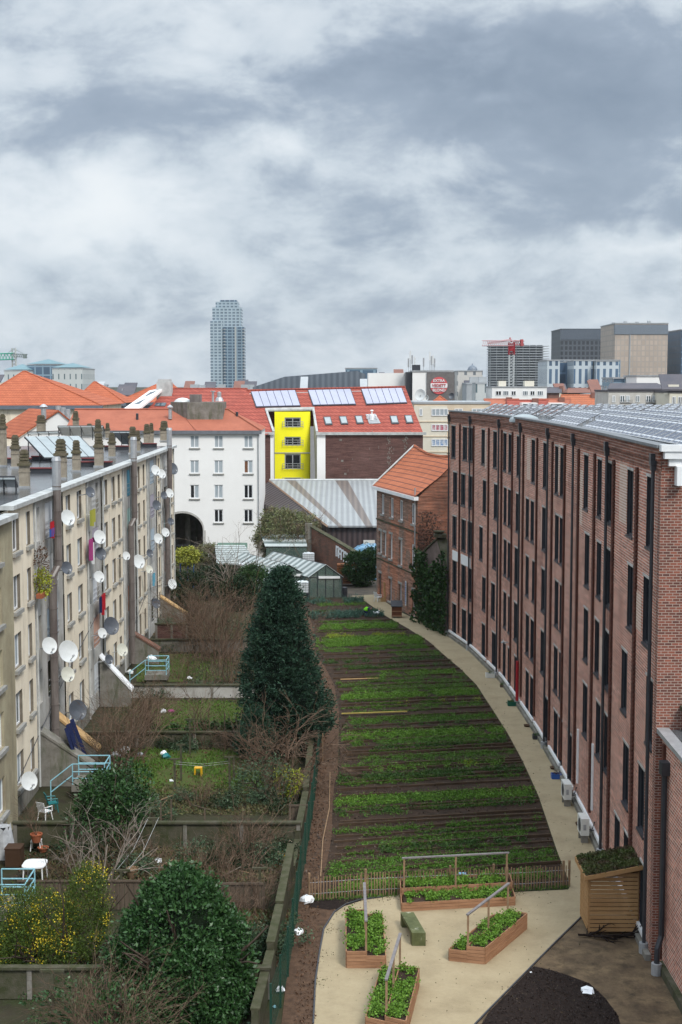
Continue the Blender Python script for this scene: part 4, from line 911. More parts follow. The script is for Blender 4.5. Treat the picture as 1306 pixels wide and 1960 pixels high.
b.box(xa, xb, YW + 7, YW + 7.2, 0, azt + .1); b.box(xa + 2.2, xa + 2.8, YW + 4, YW + 4.4, 0, azt - .2)
put('passage', b, M['concrete'], wb)
b = B()
for (p, q) in zip(arc + [], arc[1:]):
    b.add([(p[0], YW - .05, p[1]), (q[0], YW - .05, q[1]), (cx + (q[0] - cx) * 1.07, YW - .05, azs + (q[1] - azs) * 1.12), (cx + (p[0] - cx) * 1.07, YW - .05, azs + (p[1] - azs) * 1.12)], [(0, 1, 2, 3)])
b.box(xb, xb + .3, YW - .08, YW, 0, azs); put('arch_surround', b, M['grey_render'], wb)
b = B()
for i in range(20): b.tube([(xa + .1 + i * .19, YW + .6, 0), (xa + .1 + i * .19, YW + .6, 1.9)], .03, n=4)
b.box(xa, xb, YW + .57, YW + .63, 1.7, 1.78).box(xa, xb, YW + .57, YW + .63, .9, .95).box(xa + 1.9, xb, YW + 1, YW + 1.1, 0, 1.1); put('gate', b, M['dark_metal'], wb)
for o_, g in wl: fwin(wb, *o_[:2], YW, o_[2], o_[3], g[0], glass2=g[1], depth=.12)
put('gutter', B().box(x0 - .3, x1 + .25, YW - .35, YW - .003, ze - .28, ze + .12), M['dark_metal'] if 0 else mat('grey_fascia', (.17, .18, .2), .6), wb)
put('downpipe', B().tube([(x1 - .12, YW - .1, 0), (x1 - .12, YW - .1, ze - .3)], .07, n=6), M['zinc'], wb)
zr = fz(784, YW + 6); xr1 = fxx(437, 784, YW + 6)
b = B(); b.poly([(x0, YW - .3, ze + .1), (x1 + .2, YW - .3, ze + .1), (xr1, YW + 6, zr), (x0, YW + 6, zr)]); b.poly([(x1 + .2, YW - .3, ze + .1), (x1 + .2, YW + 12.3, ze + .1), (xr1, YW + 6, zr)]); b.poly([(x1 + .2, YW + 12.3, ze + .1), (x0, YW + 12.3, ze + .1), (x0, YW + 6, zr), (xr1, YW + 6, zr)])
put('roof', b, M['tile_flat'], wb)
b = B(); b.tube([(xr1, YW + 6, zr + .05), (x0, YW + 6, zr + .05)], .12, n=6).tube([(xr1, YW + 6, zr + .05), (x1 + .2, YW - .3, ze + .15)], .1, n=6).tube([(fxx(342, 784, YW + 6), YW + 6, zr + .02), (fxx(375, 824, YW), YW - .2, ze + .16)], .06, n=5); put('ridge', b, M['tile_flat'], wb)
bx0, bx1, bz0, bz1 = fxx(359, 805, YW + 3), fxx(427, 805, YW + 3), fz(806, YW + 3), fz(770, YW + 3)
b = B().box(bx0, bx1, YW + 3, YW + 8, bz0 - .5, bz1); b.prism([(fxx(327, 790, YW + 6), YW + 6), (bx0, YW + 3.01), (bx0, YW + 8), (fxx(327, 790, YW + 6), YW + 8)], bz0 - .2, bz1 + .0)
cbk = put('lift_house', b, M['concrete'], wb); put('flashing', B().box(bx0 - .1, bx1 + .1, YW + 2.88, YW + 2.99, bz0 - .2, bz0 + .12), M['zinc'], cbk)
put('vent_box', B().box(fxx(364, 760, YW + 5), fxx(385, 760, YW + 5), YW + 4.5, YW + 6, bz1, fz(755, YW + 5)), M['brown_metal'], cbk)
put('roof_dome', B().lathe((fxx(349, 768, YW + 6), YW + 6.5, bz1), [(1.0, 0), (.9, .2), (.5, .42), (0, .5)], n=14), M['dish_white'], cbk)
put('vent_pipe', B().lathe((fxx(326, 790, YW + 3), YW + 3, fz(797, YW + 3)), [(.22, -.3), (.2, .9), (.35, .95), (.35, 1.1), (.1, 1.3), (0, 1.35)], n=10), M['steel'], wb)
put('vent_pipe', B().lathe((fxx(454, 797, YW + 4), YW + 4, fz(797, YW + 4)), [(.15, -.3), (.15, .5), (0, .55)], n=8), M['dark_metal'], wb)
put('vent_pipe', B().lathe((fxx(263, 803, YW + 3), YW + 3, fz(800, YW + 3)), [(.15, -.3), (.15, .5), (0, .55)], n=8), M['dark_metal'], wb)
# railing right of the arch
rb = B()
for i in range(9): rb.tube([(ax1 + .4 + i * .18, YW - .8, .6), (ax1 + .4 + i * .18, YW - .8, 2.0)], .03, n=4)
rb.box(ax1 + .3, ax1 + 2, YW - .83, YW - .77, 1.8, 1.87); tag(put('railing', rb, M['dark_metal']), 'dark metal railing against the white wall right of the arch', 'railing')

# ---- red roofed house with the yellow bay
YB = 178.0; DY = 10.5
rh = thing('red_roofed_house', 'red tiled house with solar panels and a yellow bay beside a brown brick wall', 'house', (0, YB, 0))
zel, zer = fz(833, YB), fz(822, YB); ze2 = (zel + zer) / 2
xL, xR = fxx(480, 826, YB) - 1.0, fxx(808, 822, YB); zrd = fz(747, YB + DY)
xRt = fxx(779, 742, YB + DY); xLt = fxx(470, 748, YB + DY)
def rf(x, t, lift=0.0):
    """point on the front slope: t = 0 at the eave, 1 at the ridge; x measured at the eave"""
    f_ = (x - xL) / (xR - xL); xt = xLt + (xRt - xLt) * f_
    return Vector((x + (xt - x) * t, YB + DY * t, ze2 + (zrd - ze2) * t + lift))
def rpx(px, py):
    """slope point seen at a pixel"""
    d = ray(px, py); n_ = Vector((0, -(zrd - ze2), DY)); p0 = Vector((0, YB, ze2)); o_ = Vector((0, 0, CAMH)); dv = Vector(d); t = (p0 - o_).dot(n_) / dv.dot(n_); return o_ + dv * t
ya0, ya1 = rpx(510, 786), rpx(600, 784)      # top corners of the cut for the bay
yb0, yb1 = rf(fxx(524, 834, YB), 0), rf(fxx(607, 826, YB), 0)
# front slope in pieces round the cut
b = B(); TL, TR, BL_, BR = rf(xL, 1), rf(xR, 1), rf(xL, 0), rf(xR, 0)
BR = Vector((fxx(810, 820, YB), YB, ze2)); TR = rpx(776, 741); TL = rpx(472, 748)
# keep every vertex on the slope plane
mlt = rpx(510, 748); mrt = rpx(600, 746)
BLx = rpx(498, 836); b.poly([BLx, yb0, ya0, mlt, TL, rpx(437, 786)]); b.poly([ya0, ya1, mrt, mlt]); b.poly([yb1, BR, TR, mrt, ya1])
for p in ((BR, TR),):
    b.quad(p[0], p[1], p[1] - Vector((0, 0, .35)), p[0] - Vector((0, 0, .35)))
put('roof', b, M['tile_red'], rh)
RZ = TR.z; b = B(); b.quad(TL, TR, TR + Vector((0, DY, -(zrd - ze2))), TL + Vector((0, DY, -(zrd - ze2)))); put('back_roof', b, M['tile_red'], rh)
put('ridge', B().tube([TL + Vector((0, 0, .05)), TR + Vector((0, 0, .05))], .16, n=6), M['tile_red'], rh)
put('ridge_flashing', B().tube([rpx(478, 754), rpx(774, 747)], .06, n=4), M['gutter'], rh)
b = B(); b.box(yb1.x + 1.05, BR.x, YB + .02, YB + .4, 0, ze2 - .12); b.box(fxx(498, 900, YB) - .3, fxx(518, 900, YB), YB + .02, YB + .4, 0, ze2 - .12); b.box(BR.x - .4, BR.x, YB + .4, YB + 18, 0, ze2 - .4)
put('wall', b, M['brick_brown'], rh)
b = B(); b.box(yb1.x, yb1.x + 1.05, YB, YB + .4, 0, ze2 - .1).box(fxx(518, 900, YB), yb0.x, YB, YB + .4, 0, ze2 - .1); put('white_pier', b, M['whitewall'], rh)
b = B().box(yb1.x - .1, BR.x + .4, YB - .3, YB + .015, ze2 - .32, ze2 + .02).box(BLx.x, yb0.x + .1, YB - .3, YB + .015, ze2 - .32, ze2 + .02); put('eaves_board', b, M['gutter'], rh)
YF = YB + 3.6; zb = ya0.z - .1
b = B(); yx0, yx1 = fxx(526, 850, YF), fxx(594, 850, YF); yw = []
for (pt, pb_) in ((799, 818), (836, 853), (869, 898), (915, 925)): yw.append((fxx(545, pt, YF), fxx(576, pt, YF), fz(pb_, YF), fz(pt, YF)))
ywall(b, YF, yx0, yx1 - .9, 0, zb, yw)
for i in range(5):     # rounded right-hand corner
    a0, a1 = i * math.pi / 10, (i + 1) * math.pi / 10
    b.quad((yx1 - .9 + .9 * math.sin(a0), YF + .9 - .9 * math.cos(a0), 0), (yx1 - .9 + .9 * math.sin(a1), YF + .9 - .9 * math.cos(a1), 0), (yx1 - .9 + .9 * math.sin(a1), YF + .9 - .9 * math.cos(a1), zb), (yx1 - .9 + .9 * math.sin(a0), YF + .9 - .9 * math.cos(a0), zb))
bay = put('yellow_bay', b, M['yellow'], rh)
for i, o_ in enumerate(yw):
    fwin(rh, *o_[:2], YF, o_[2], o_[3], 'glass_black', fm='grey_f' if 'grey_f' in M else 'zinc', depth=.12, sill=False, th=.14)
    q = B(); x_0, x_1 = o_[0] - .25, o_[1] + .3
    for k in range(3): q.tube([(x_0, YF - .25, o_[2] + .12 + k * .3), (x_1, YF - .25, o_[2] + .12 + k * .3)], .03, n=4)
    for k in range(5): x = x_0 + (x_1 - x_0) * k / 4; q.tube([(x, YF - .25, o_[2] - .1), (x, YF - .25, o_[2] + .75)], .03, n=4); 
    put('balcony_rail', q, M['zinc'], rh)
put('bay_band', B().box(yx0, yx1, YF - .06, YF - .002, fz(868, YF), fz(866, YF)), M['zinc'], rh)
b = B()   # side walls of the cut, following the slope
for (tp, bt, xx) in ((ya0, yb0, 0), (ya1, yb1, 0)):
    b.add([(bt.x, YB + .4, 0), (bt.x, YF + 1.2, 0), (tp.x, YF + 1.2, tp.z), (bt.x, YB, bt.z)], [(0, 1, 2, 3)])
put('bay_side_wall', b, M['grey_render'], rh)
b = B()
for tp, bt in ((ya0, yb0), (ya1, yb1)): b.slab([bt + Vector((-.14, 0, .02)), bt + Vector((.14, 0, .02)), tp + Vector((.14, 0, .02)), tp + Vector((-.14, 0, .02))], (0, -.05, .16))
b.slab([ya0 + Vector((-.15, -.1, -.1)), ya1 + Vector((.15, -.1, -.1)), ya1 + Vector((.15, .1, .15)), ya0 + Vector((-.15, .1, .15))], (0, 0, .2)); put('verge_board', b, M['gutter'], rh)
for xs_, yy_ in ((fxx(599, 851, YB + 1.5), 0),):
    for (pt, pb_) in ((833, 852), (868, 895), (913, 922)): put('side_window', B().box(yb1.x - .06, yb1.x - .01, YB + 1.2, YB + 2.4, fz(pb_, YB), fz(pt, YB)), M['glass_black'], rh)
sn = (Vector((0, -(zrd - ze2), DY))).normalized()
def roofrect(px0, py0, px1, py1, px2, py2, px3, py3, lift, th_, mt, nm):
    q = [rpx(px0, py0), rpx(px1, py1), rpx(px2, py2), rpx(px3, py3)]; q = [p + sn * lift for p in q]
    return put(nm, B().slab(q, sn * th_), M[mt], rh)
for k, (a, b_, c, d) in enumerate((((481, 752), (565, 749), (575, 778), (491, 780)), ((590, 749), (671, 747), (681, 775), (600, 777)), ((692, 747), (769, 745), (779, 772), (702, 775)))):
    for i in range(6):
        f0, f1 = i / 6 + .006, (i + 1) / 6 - .006
        L_ = lambda p, q, f: (p[0] + (q[0] - p[0]) * f, p[1] + (q[1] - p[1]) * f)
        roofrect(*L_(a, b_, f0), *L_(a, b_, f1), *L_(d, c, f1), *L_(d, c, f0), .12, .08, 'pv_violet' if 'pv_violet' in M else 'pv_blue', 'roof_solar_panel')
    roofrect(a[0] - 1, a[1] - 1, b_[0] + 1, b_[1] - 1, c[0] + 1, c[1] + 1, d[0] - 1, d[1] + 1, .02, .08, 'dark_metal', 'panel_mount')
for (px, py) in ((619, 799), (649, 798), (679, 797), (746, 797), (774, 796)):
    r1 = roofrect(px, py, px + 14, py - .3, px + 18, py + 15, px + 4, py + 15.5, .02, .1, 'dark_metal', 'roof_window')
    q = [rpx(px + 2, py + 1.5) + sn * .14, rpx(px + 13, py + 1.2) + sn * .14, rpx(px + 16, py + 13) + sn * .14, rpx(px + 5.5, py + 13.3) + sn * .14]; put('pane', B().poly(q), M['thermal'], r1)
roofrect(700, 794, 719, 793, 729, 811, 707, 812, .03, .06, 'zinc', 'vent_flashing')
p = rpx(712, 804); b = B().lathe(p, [(.3, 0), (.27, .6), (.2, .7), (.1, .75), (.1, 1.1), (.25, 1.2), (.08, 1.3), (0, 1.32)], n=8)
b.tube([p + Vector((-.6, 0, .2)), p + Vector((-.5, -.1, .7))], .12, n=6).tube([p + Vector((.6, 0, .2)), p + Vector((.5, -.1, .6))], .12, n=6); put('roof_vent', b, M['white'], rh)
b = B()
for (px, wd) in ((745, 5), (775, 4)):
    for i in range(70):
        py = rnd.uniform(830, 915); x = fxx(px + rnd.gauss(0, wd * .5), py, YB); z = fz(py, YB); b.box(x, x + rnd.uniform(.05, .14), YB + .005, YB + .025, z, z + rnd.uniform(.05, .2))
for i in range(16):
    px = rnd.uniform(620, 805); py = rnd.choice([829, 860, 880, 905]) + rnd.uniform(-2, 2); x = fxx(px, py, YB); z = fz(py, YB); b.box(x, x + .05, YB + .005, YB + .025, z, z + rnd.uniform(.15, .4))
for (px, py) in ((650, 844), (653, 884), (659, 909)): b.box(fxx(px, py, YB), fxx(px, py, YB) + .3, YB - .0, YB + .03, fz(py, YB), fz(py, YB) + .25)
put('plaster_patch', b, M['concrete'], rh)

# ---- the red roof behind the white building and its neighbours
yr = 182.0
r2 = thing('red_roofed_house', 'house with red roof, rooflights and tall white gable behind the white building', 'house', (-18, yr, 0))
za = fz(810, yr); zb_ = fz(744, yr + 11); xa = fxx(255, 800, yr); xc = fxx(505, 820, yr)
b = B(); E0, E1 = Vector((xa, yr, za)), Vector((xc, yr, za)); R0, R1 = Vector((fxx(322, 744, yr + 11), yr + 11, zb_)), Vector((fxx(474, 744, yr + 11), yr + 11, zb_))
b.poly([E0, E1, R1, R0]); b.poly([R0, R1, (xc, yr + 22, za), (xa, yr + 22, za)]); put('roof', b, M['tile_red'], r2)
put('wall', B().box(xa, xc - 2, yr + .3, yr + 21, 0, za - .02), M['whitewall'], r2)
put('ridge', B().tube([R0, R1], .14, n=6).tube([R0 + Vector((0, -.7, -.35)), R1 + Vector((0, -.7, -.35))], .07, n=4), M['tile_red'], r2)
g0, g1, g2, g3 = far(232, 790, yr - 1), far(262, 790, yr - 1), far(318, 744, yr + 10), far(286, 752, yr + 10)
put('white_gable_roof', B().slab([g0, g1, g2, g3], (0, 0, .3)), M['whitewall'], r2)
put('gable_wall', B().slab([(g0.x, g0.y, 0), (g1.x + 4, g1.y, 0), (g1.x + 4, g1.y, g1.z - 1.5), (g1.x, g1.y, g1.z - .02), (g0.x, g0.y, g0.z - .02)], (0, .3, 0)), M['whitewall'], r2)
for (f0, s0) in ((.25, .3), (.6, .35)):
    q = [g0.lerp(g3, f0).lerp(g1.lerp(g2, f0), s0), g0.lerp(g3, f0).lerp(g1.lerp(g2, f0), s0 + .38), g0.lerp(g3, f0 + .22).lerp(g1.lerp(g2, f0 + .22), s0 + .38), g0.lerp(g3, f0 + .22).lerp(g1.lerp(g2, f0 + .22), s0)]
    put('roof_window', B().slab([p + Vector((0, 0, .32)) for p in q], (0, 0, .08)), M['glass_grey'], r2)
chx = far(315, 735, yr + 9); put('white_chimney', B().box(chx.x - 1.0, chx.x + 1.0, yr + 8.5, yr + 10, zb_ - 2.2, fz(731, yr + 9)).box(chx.x - .85, chx.x + .85, yr + 8.6, yr + 9.9, fz(731, yr + 9), fz(726, yr + 9)), M['gutter'], r2)
n2 = (E1 - E0).cross(R0 - E0).normalized()
for (px, py) in ((296, 778), (304, 778), (435, 797)):
    d = Vector(ray(px, py)); o_ = Vector((0, 0, CAMH)); t = (E0 - o_).dot(n2) / d.dot(n2); p = o_ + d * t; u1 = Vector((.85, 0, 0)); u2 = (R0 - E0).normalized() * 1.0
    put('roof_window', B().obox(p + n2 * .03, u1, (u2.x * .3, u2.y, u2.z * 1.1), n2 * .08), M['glass_grey'], r2)
p = far(408, 770, 176); put('flue', B().tube([p, (p.x, p.y, fz(750, 176))], .14, n=8).tube([(p.x, p.y, fz(750, 176)), (p.x, p.y, fz(748, 176))], .3, n=8), M['steel'], r2)
p = far(420, 768, 176); put('vent_cowl', B().lathe(p, [(.55, 0), (.4, .4), (.25, .5), (.25, 1.1), (0, 1.2)], n=8), M['steel'], r2)

def hip_house(name, label, px0, px1, pyeave, pxa, pya, y, depth, zb0, mroof, mwall, ridge=0.0, eave=True, wins=(), cat='house', group=None, base=0, alt=None):
    """house with a hipped roof whose apex shows at (pxa, pya)"""
    x0_, x1_ = fxx(px0, pyeave, y), fxx(px1, pyeave, y); z_ = fz(pyeave, y); ym = y + depth / 2; ap = far(pxa, pya, ym)
    r_ = thing(name, label, cat, ((x0_ + x1_) / 2, y, base), group)
    a0, a1 = Vector((ap.x - ridge, ym, ap.z)), Vector((ap.x + ridge, ym, ap.z)); c = [Vector((x0_, y, z_)), Vector((x1_, y, z_)), Vector((x1_, y + depth, z_)), Vector((x0_, y + depth, z_))]
    b = B(); b.poly([c[0], c[1], a1, a0]); b.poly([c[1], c[2], a1]); b.poly([c[2], c[3], a0, a1]); b.poly([c[3], c[0], a0]); ro = put('roof', b, M[mroof], r_)
    hb = B(); [hb.tube([p, q], .13, n=5) for p, q in ((c[0], a0), (c[1], a1))]; hb.tube([a0, a1 + Vector((.01, 0, 0))], .13, n=5); put('hip_tiles', hb, M[mroof], ro)
    b = B().box(x0_ + .5, x1_ - .5, y + .5, y + depth - .5, base, z_ - .05); put('wall', b, M[mwall], r_)
    if eave: put('eaves', B().box(x0_ - .1, x1_ + .1, y - .1, y + .5, z_ - .55, z_ - .02), M['fascia'], r_)
    for (a, b_, t, bo, g) in wins: fwin(r_, fxx(a, t, y + .5), fxx(b_, t, y + .5), y + .34, fz(bo, y), fz(t, y), g, depth=.1, sill=False)
    return r_
M['fascia'] = mat('grey_blue_fascia', (.16, .18, .21), .6, (.12, .14, .17), 2)
M['greywall'] = mat('grey_blue_wall', (.22, .24, .27), .85, (.17, .19, .22), .8)
hip_house('hip_roofed_house', 'large house with bright orange hipped roof behind the chimneys at the left edge', -60, 195, 776, 47, 711, 205, 22, 0, 'tile_orange', 'cream', ridge=.2, wins=((157, 174, 785, 810, 'curtain'),))
hip_house('hip_roofed_house', 'smaller orange hipped roof house to the right of the large one', 137, 240, 771, 182, 731, 250, 16, 0, 'tile_orange', 'greywall', ridge=.2)
hip_house('hip_roofed_house', 'orange hipped roof peeping over the white chimney', 222, 352, 770, 318, 733, 270, 18, 0, 'tile_orange', 'greywall', ridge=1.2)
# gabled white house with orange slope left, in front
yg = 165.0; r3 = thing('gabled_house', 'low white gabled house with orange roof slope behind the near chimneys', 'house', (fxx(60, 820, yg), yg, 0))
A0, A1, A2, A3 = far(10, 838, yg), far(34, 838, yg), far(113, 787, yg), far(55, 789, yg + 8)
a_ = far(112, 788, yg); l_ = far(30, 842, yg); r__ = far(165, 832, yg); bk = Vector((-6, 12, 0))
put('roof', B().slab([l_, a_, a_ + bk, l_ + bk], (0, 0, .2)).slab([a_, r__, r__ + bk, a_ + bk], (0, 0, .2)), M['tile_orange'], r3)
put('gable_wall', B().slab([(l_.x, yg + .2, 0), (r__.x, yg + .2, 0), (r__.x, yg + .2, r__.z - .02), (a_.x, yg + .2, a_.z - .02), (l_.x, yg + .2, l_.z - .02)], (0, .3, 0)), M['whitewall'], r3)
for i, px in enumerate((112, 121, 130)):
    p = far(px, 802, 185); tag(put('flue', B().tube([p - Vector((0, 0, 3)), (p.x, p.y, fz(777 + i * 3, 185))], .36, n=10), M['steel']), 'tall grey flue pipe standing with two others before the hipped roof', 'flue', 'three grey flue pipes')
p = far(84, 792, yg); put('roof_vent', B().lathe(p, [(.3, -.6), (.3, .7), (.5, .8), (.2, 1.1), (0, 1.15)], n=10), M['steel'], r3)

# ---- dark ribbed shed with light roof
sh = thing('metal_shed', 'dark brown ribbed metal shed with pale corrugated roof and brown roof bands', 'shed', (0, 150, 0))
TLs, TRs, BRs, BLs = far(516, 925, 176), far(737, 916, 176), far(727, 1006, 150), far(628, 1011, 150)
zt_, zb3 = (TLs.z + TRs.z) / 2, (BRs.z + BLs.z) / 2
TLs.z = TRs.z = zt_; BRs.z = BLs.z = zb3
TRs = TRs + (TRs - TLs).normalized() * 3; BRs = BRs + (BRs - BLs).normalized() * 3
def sp(f, g): return TLs.lerp(TRs, f).lerp(BLs.lerp(BRs, f), g)
cuts = [(0, .12, 'shed_roof'), (.12, .185, 'shed_band'), (.185, .47, 'shed_roof'), (.47, .56, 'shed_band'), (.56, 1, 'shed_roof')]
for f0, f1, m_ in cuts: put('roof_sheet' if m_ == 'shed_roof' else 'roof_band', B().slab([sp(f0, 0), sp(f1, 0), sp(f1, 1.01), sp(f0, 1.01)], (0, 0, .08)), M[m_], sh)
put('front_wall', B().slab([(BLs.x, 150.2, 0), (BRs.x, 150.2, 0), (BRs.x, 150.2, zb3), (BLs.x, 150.2, zb3)], (0, .2, 0)), M['shed_dark'], sh)
lw = far(499, 938, 172); b = B().poly([(BLs.x, 150.2, 0), (BLs.x, 150.2, zb3), (TLs.x, TLs.y, zt_), (lw.x - 2, TLs.y - 1, lw.z - 1.2), (lw.x - 2, TLs.y - 1, 0)]); put('side_wall', b, M['shed_side'], sh)
put('verge', B().tube([TLs, BLs], .14, n=4), mat('tan_verge', (.3, .2, .14), .7), sh); put('front_gutter', B().tube([BLs + Vector((0, -.1, 0)), BRs + Vector((0, -.1, 0))], .14, n=5), M['dark_metal'], sh)
put('ridge_flashing', B().tube([TLs + Vector((0, 0, .1)), TRs + Vector((0, 0, .1))], .16, n=4), M['gutter'], sh)
g = thing('sign_board', 'pale sign with a round grey mark and faint lettering on the dark shed wall', 'sign', far(694, 1048, 149.9))
s0, s1 = far(696, 1034, 149.95), far(718, 1047, 149.95)
put('board', B().box(s0.x, s1.x, 149.98, 150.08, s1.z, s0.z), M['ac'], g)
mk = mat('grey_print', (.28, .36, .38), .7); cx, cz = s0.x + .32, (s0.z + s1.z) / 2; q = B().lathe((cx, 149.97, cz), [(.12, 0), (.22, 0), (.22, .02), (.12, .02)], (0, -1, 0), 14)
for i in range(7): q.box(cx + .32 + i * .07, cx + .36 + i * .07, 149.955, 149.975, cz - .05, cz + .05)
put('print', q, mk, g)

# ---- old brick house
P0, P1 = Vector((3.35, 133, 0)), Vector((6.5, 120.2, 0)); UU = (P1 - P0).normalized(); NN = Vector((-UU.y, UU.x, 0)); NN = NN if NN.x > 0 else -NN
oh = thing('old_brick_house', 'old grey and red brick house with sagging orange tiled roof beside the mill', 'house', P0)
def onh(px, py):
    d = Vector(ray(px, py)); o_ = Vector((0, 0, CAMH)); t = (P0 - o_).dot(NN) / d.dot(NN); p = o_ + d * t; return (p - P0).dot(UU), p.z
K = 4.9; W_ = []
def hw(x0_, x1_, y0_, y1_): 
    m = onh(640 + (x0_ + x1_) / 2 / K, 860 + y0_ / K); m2 = onh(640 + (x0_ + x1_) / 2 / K, 860 + y1_ / K); return m[0], m2[1], m[1]
for (a, b_, t, bo, wd, kd) in ((440, 472, 422, 608, .95, 'w'), (525, 560, 455, 640, .95, 'w'), (610, 650, 478, 668, 1.0, 'w'), (724, 762, 508, 702, 1.0, 'w'), (420, 446, 765, 972, .9, 'o'), (460, 490, 782, 998, .9, 'o'), (517, 547, 797, 1028, .95, 'o'), (608, 640, 850, 1088, .95, 'o'), (722, 766, 892, 1132, 1.1, 'w'),
                          (420, 440, 1160, 1375, .9, 'd'), (513, 540, 1215, 1425, .9, 'b'), (603, 635, 1265, 1425, .95, 'b'), (725, 765, 1325, 1560, 1.0, 'b')):
    s, z0_, z1_ = hw(a, b_, t, bo); W_.append((s - wd / 2, s + wd / 2, max(z0_, .05), z1_, kd))
LN = (P1 - P0).length; HE = 10.4
class Lw:
    pass
def hp(s, z, d=0.0): return P0 + UU * s + NN * d + Vector((0, 0, z))
b = B(); S_ = sorted(set([0, LN] + [q for o in W_ for q in o[:2]]))
for a, c in zip(S_, S_[1:]):
    mid = (a + c) / 2; hs = sorted((o[2], o[3]) for o in W_ if o[0] <= mid <= o[1]); z = 0
    for h in hs + [(HE, HE)]:
        if h[0] > z: b.quad(hp(a, z), hp(c, z), hp(c, h[0]), hp(a, h[0]))
        z = h[1]
for (a, c, z_, t, kd) in W_:
    for s in (a, c): b.quad(hp(s, z_), hp(s, z_, .22), hp(s, t, .22), hp(s, t))
    for q in (z_, t): b.quad(hp(a, q), hp(c, q), hp(c, q, .22), hp(a, q, .22))
b.quad(hp(0, 0), hp(0, 0, 8), hp(0, HE, 8), hp(0, HE)); put('wall', b, M['brick_old'], oh)
RD, RZh = 3.75, 13.85
b = B(); b.poly([hp(LN, 0), hp(LN, 0, 7.5), hp(LN, HE, 7.5), hp(LN, RZh, RD), hp(LN, HE)]); put('gable', b, M['brick_gable'], oh); b = B().poly([hp(.01, HE), hp(.01, HE, 7.5), hp(.01, RZh, RD)]); put('gable', b, M['brick_gable'], oh)
n = 10; vs = []; fs = []
for i in range(n + 1):
    s = -.3 + (LN + .55) * i / n; sag = -.35 * math.sin(math.pi * i / n) + (.25 if i < 3 else 0) * (3 - i) / 3
    for k, (d_, z_) in enumerate(((-.35, HE + .1), (RD * .5, (HE + RZh) / 2 + .05 + sag * .7), (RD, RZh + .1 + sag), (RD * 1.5, (HE + RZh) / 2 + .05 + sag * .7), (7.85, HE + .1))): vs.append(hp(s, z_, d_))
for i in range(n):
    for k in range(4): fs.append((i * 5 + k, (i + 1) * 5 + k, (i + 1) * 5 + k + 1, i * 5 + k + 1))
put('roof', B().add(vs, fs), M['tile_old'], oh, smooth=False)
put('ridge', B().tube([vs[i * 5 + 2] for i in range(n + 1)], .13, n=5), M['tile_old'], oh)
put('gutter', B().obox(hp(-.3, HE - .22, -.42), UU * (LN + .6), NN * .4, (0, 0, .3)), M['white'], oh); put('verge', B().tube([hp(-.32, HE + .15, -.3), hp(-.32, RZh + .4, RD)], .1, n=4), M['gutter'], oh)
for (a, c, z_, t, kd) in W_:
    f = B(); th_ = .10 if kd == 'w' else .08; dd = .06 if kd == 'w' else .14; fm = {'w': 'white', 'o': 'white', 'b': 'grey_render', 'd': 'brown_metal'}[kd]
    for (s0_, s1_, q0, q1) in ((a, a + th_, z_, t), (c - th_, c, z_, t), (a + th_, c - th_, z_, z_ + th_), (a + th_, c - th_, t - th_, t)) + ((((a + c) / 2 - .04, (a + c) / 2 + .04, z_ + th_, t - th_),) if kd != 'd' else ()):
        f.obox(hp(s0_, q0, dd), UU * (s1_ - s0_), NN * .06, (0, 0, q1 - q0))
    o_ = put('door' if kd == 'd' else 'window', f, M[fm], oh); g_ = {'w': 'glass_black', 'o': 'panel_pale', 'b': 'panel_mauve', 'd': 'glass_black'}[kd]
    put('pane', B().quad(hp(a, z_, dd + .05), hp(c, z_, dd + .05), hp(c, t, dd + .05), hp(a, t, dd + .05)), M[g_], o_)
    put('sill', B().obox(hp(a - .12, z_ - .16, -.12), UU * (c - a + .24), NN * .12, (0, 0, .15)), M['sill'], o_)
    if kd != 'w': put('lintel', B().obox(hp(a - .15, t + .005, -.04), UU * (c - a + .3), NN * .038, (0, 0, .2)), M['sill'], o_)
b = B(); b.obox(hp(0, 7.35, -.07), UU * LN, NN * .068, (0, 0, .12)).obox(hp(0, 3.7, -.06), UU * LN, NN * .058, (0, 0, .1)); put('string_course', b, M['concrete_dark'], oh)
s, z_ = onh(640 + 772 / K, 860 + 955 / K); put('downpipe', B().tube([hp(s, z_, -.15), hp(s, 11.2, -.15)], .07, n=6).tube([hp(s, z_, -.15), hp(s - .3, z_ - .05, -.15)], .05, n=5), M['zinc'], oh)
s, z0_ = onh(640 + 682 / K, 860 + 1465 / K); s, z1_ = onh(640 + 682 / K, 860 + 1235 / K)
bn = thing('banner', 'narrow white and blue vertical banner on the old brick house', 'banner', hp(s, z0_, -.1)); put('cloth', B().obox(hp(s - .2, z0_, -.12), UU * .4, NN * .02, (0, 0, z1_ - z0_)), M['dish_white'], bn)
q = B(); z = z0_ + .1
while z < z1_ - .25: q.obox(hp(s - .12, z, -.135), UU * rnd.uniform(.12, .26), NN * .01, (0, 0, .13)); z += .2
put('lettering', q, mat('blue_print', (.05, .09, .35), .7), bn)
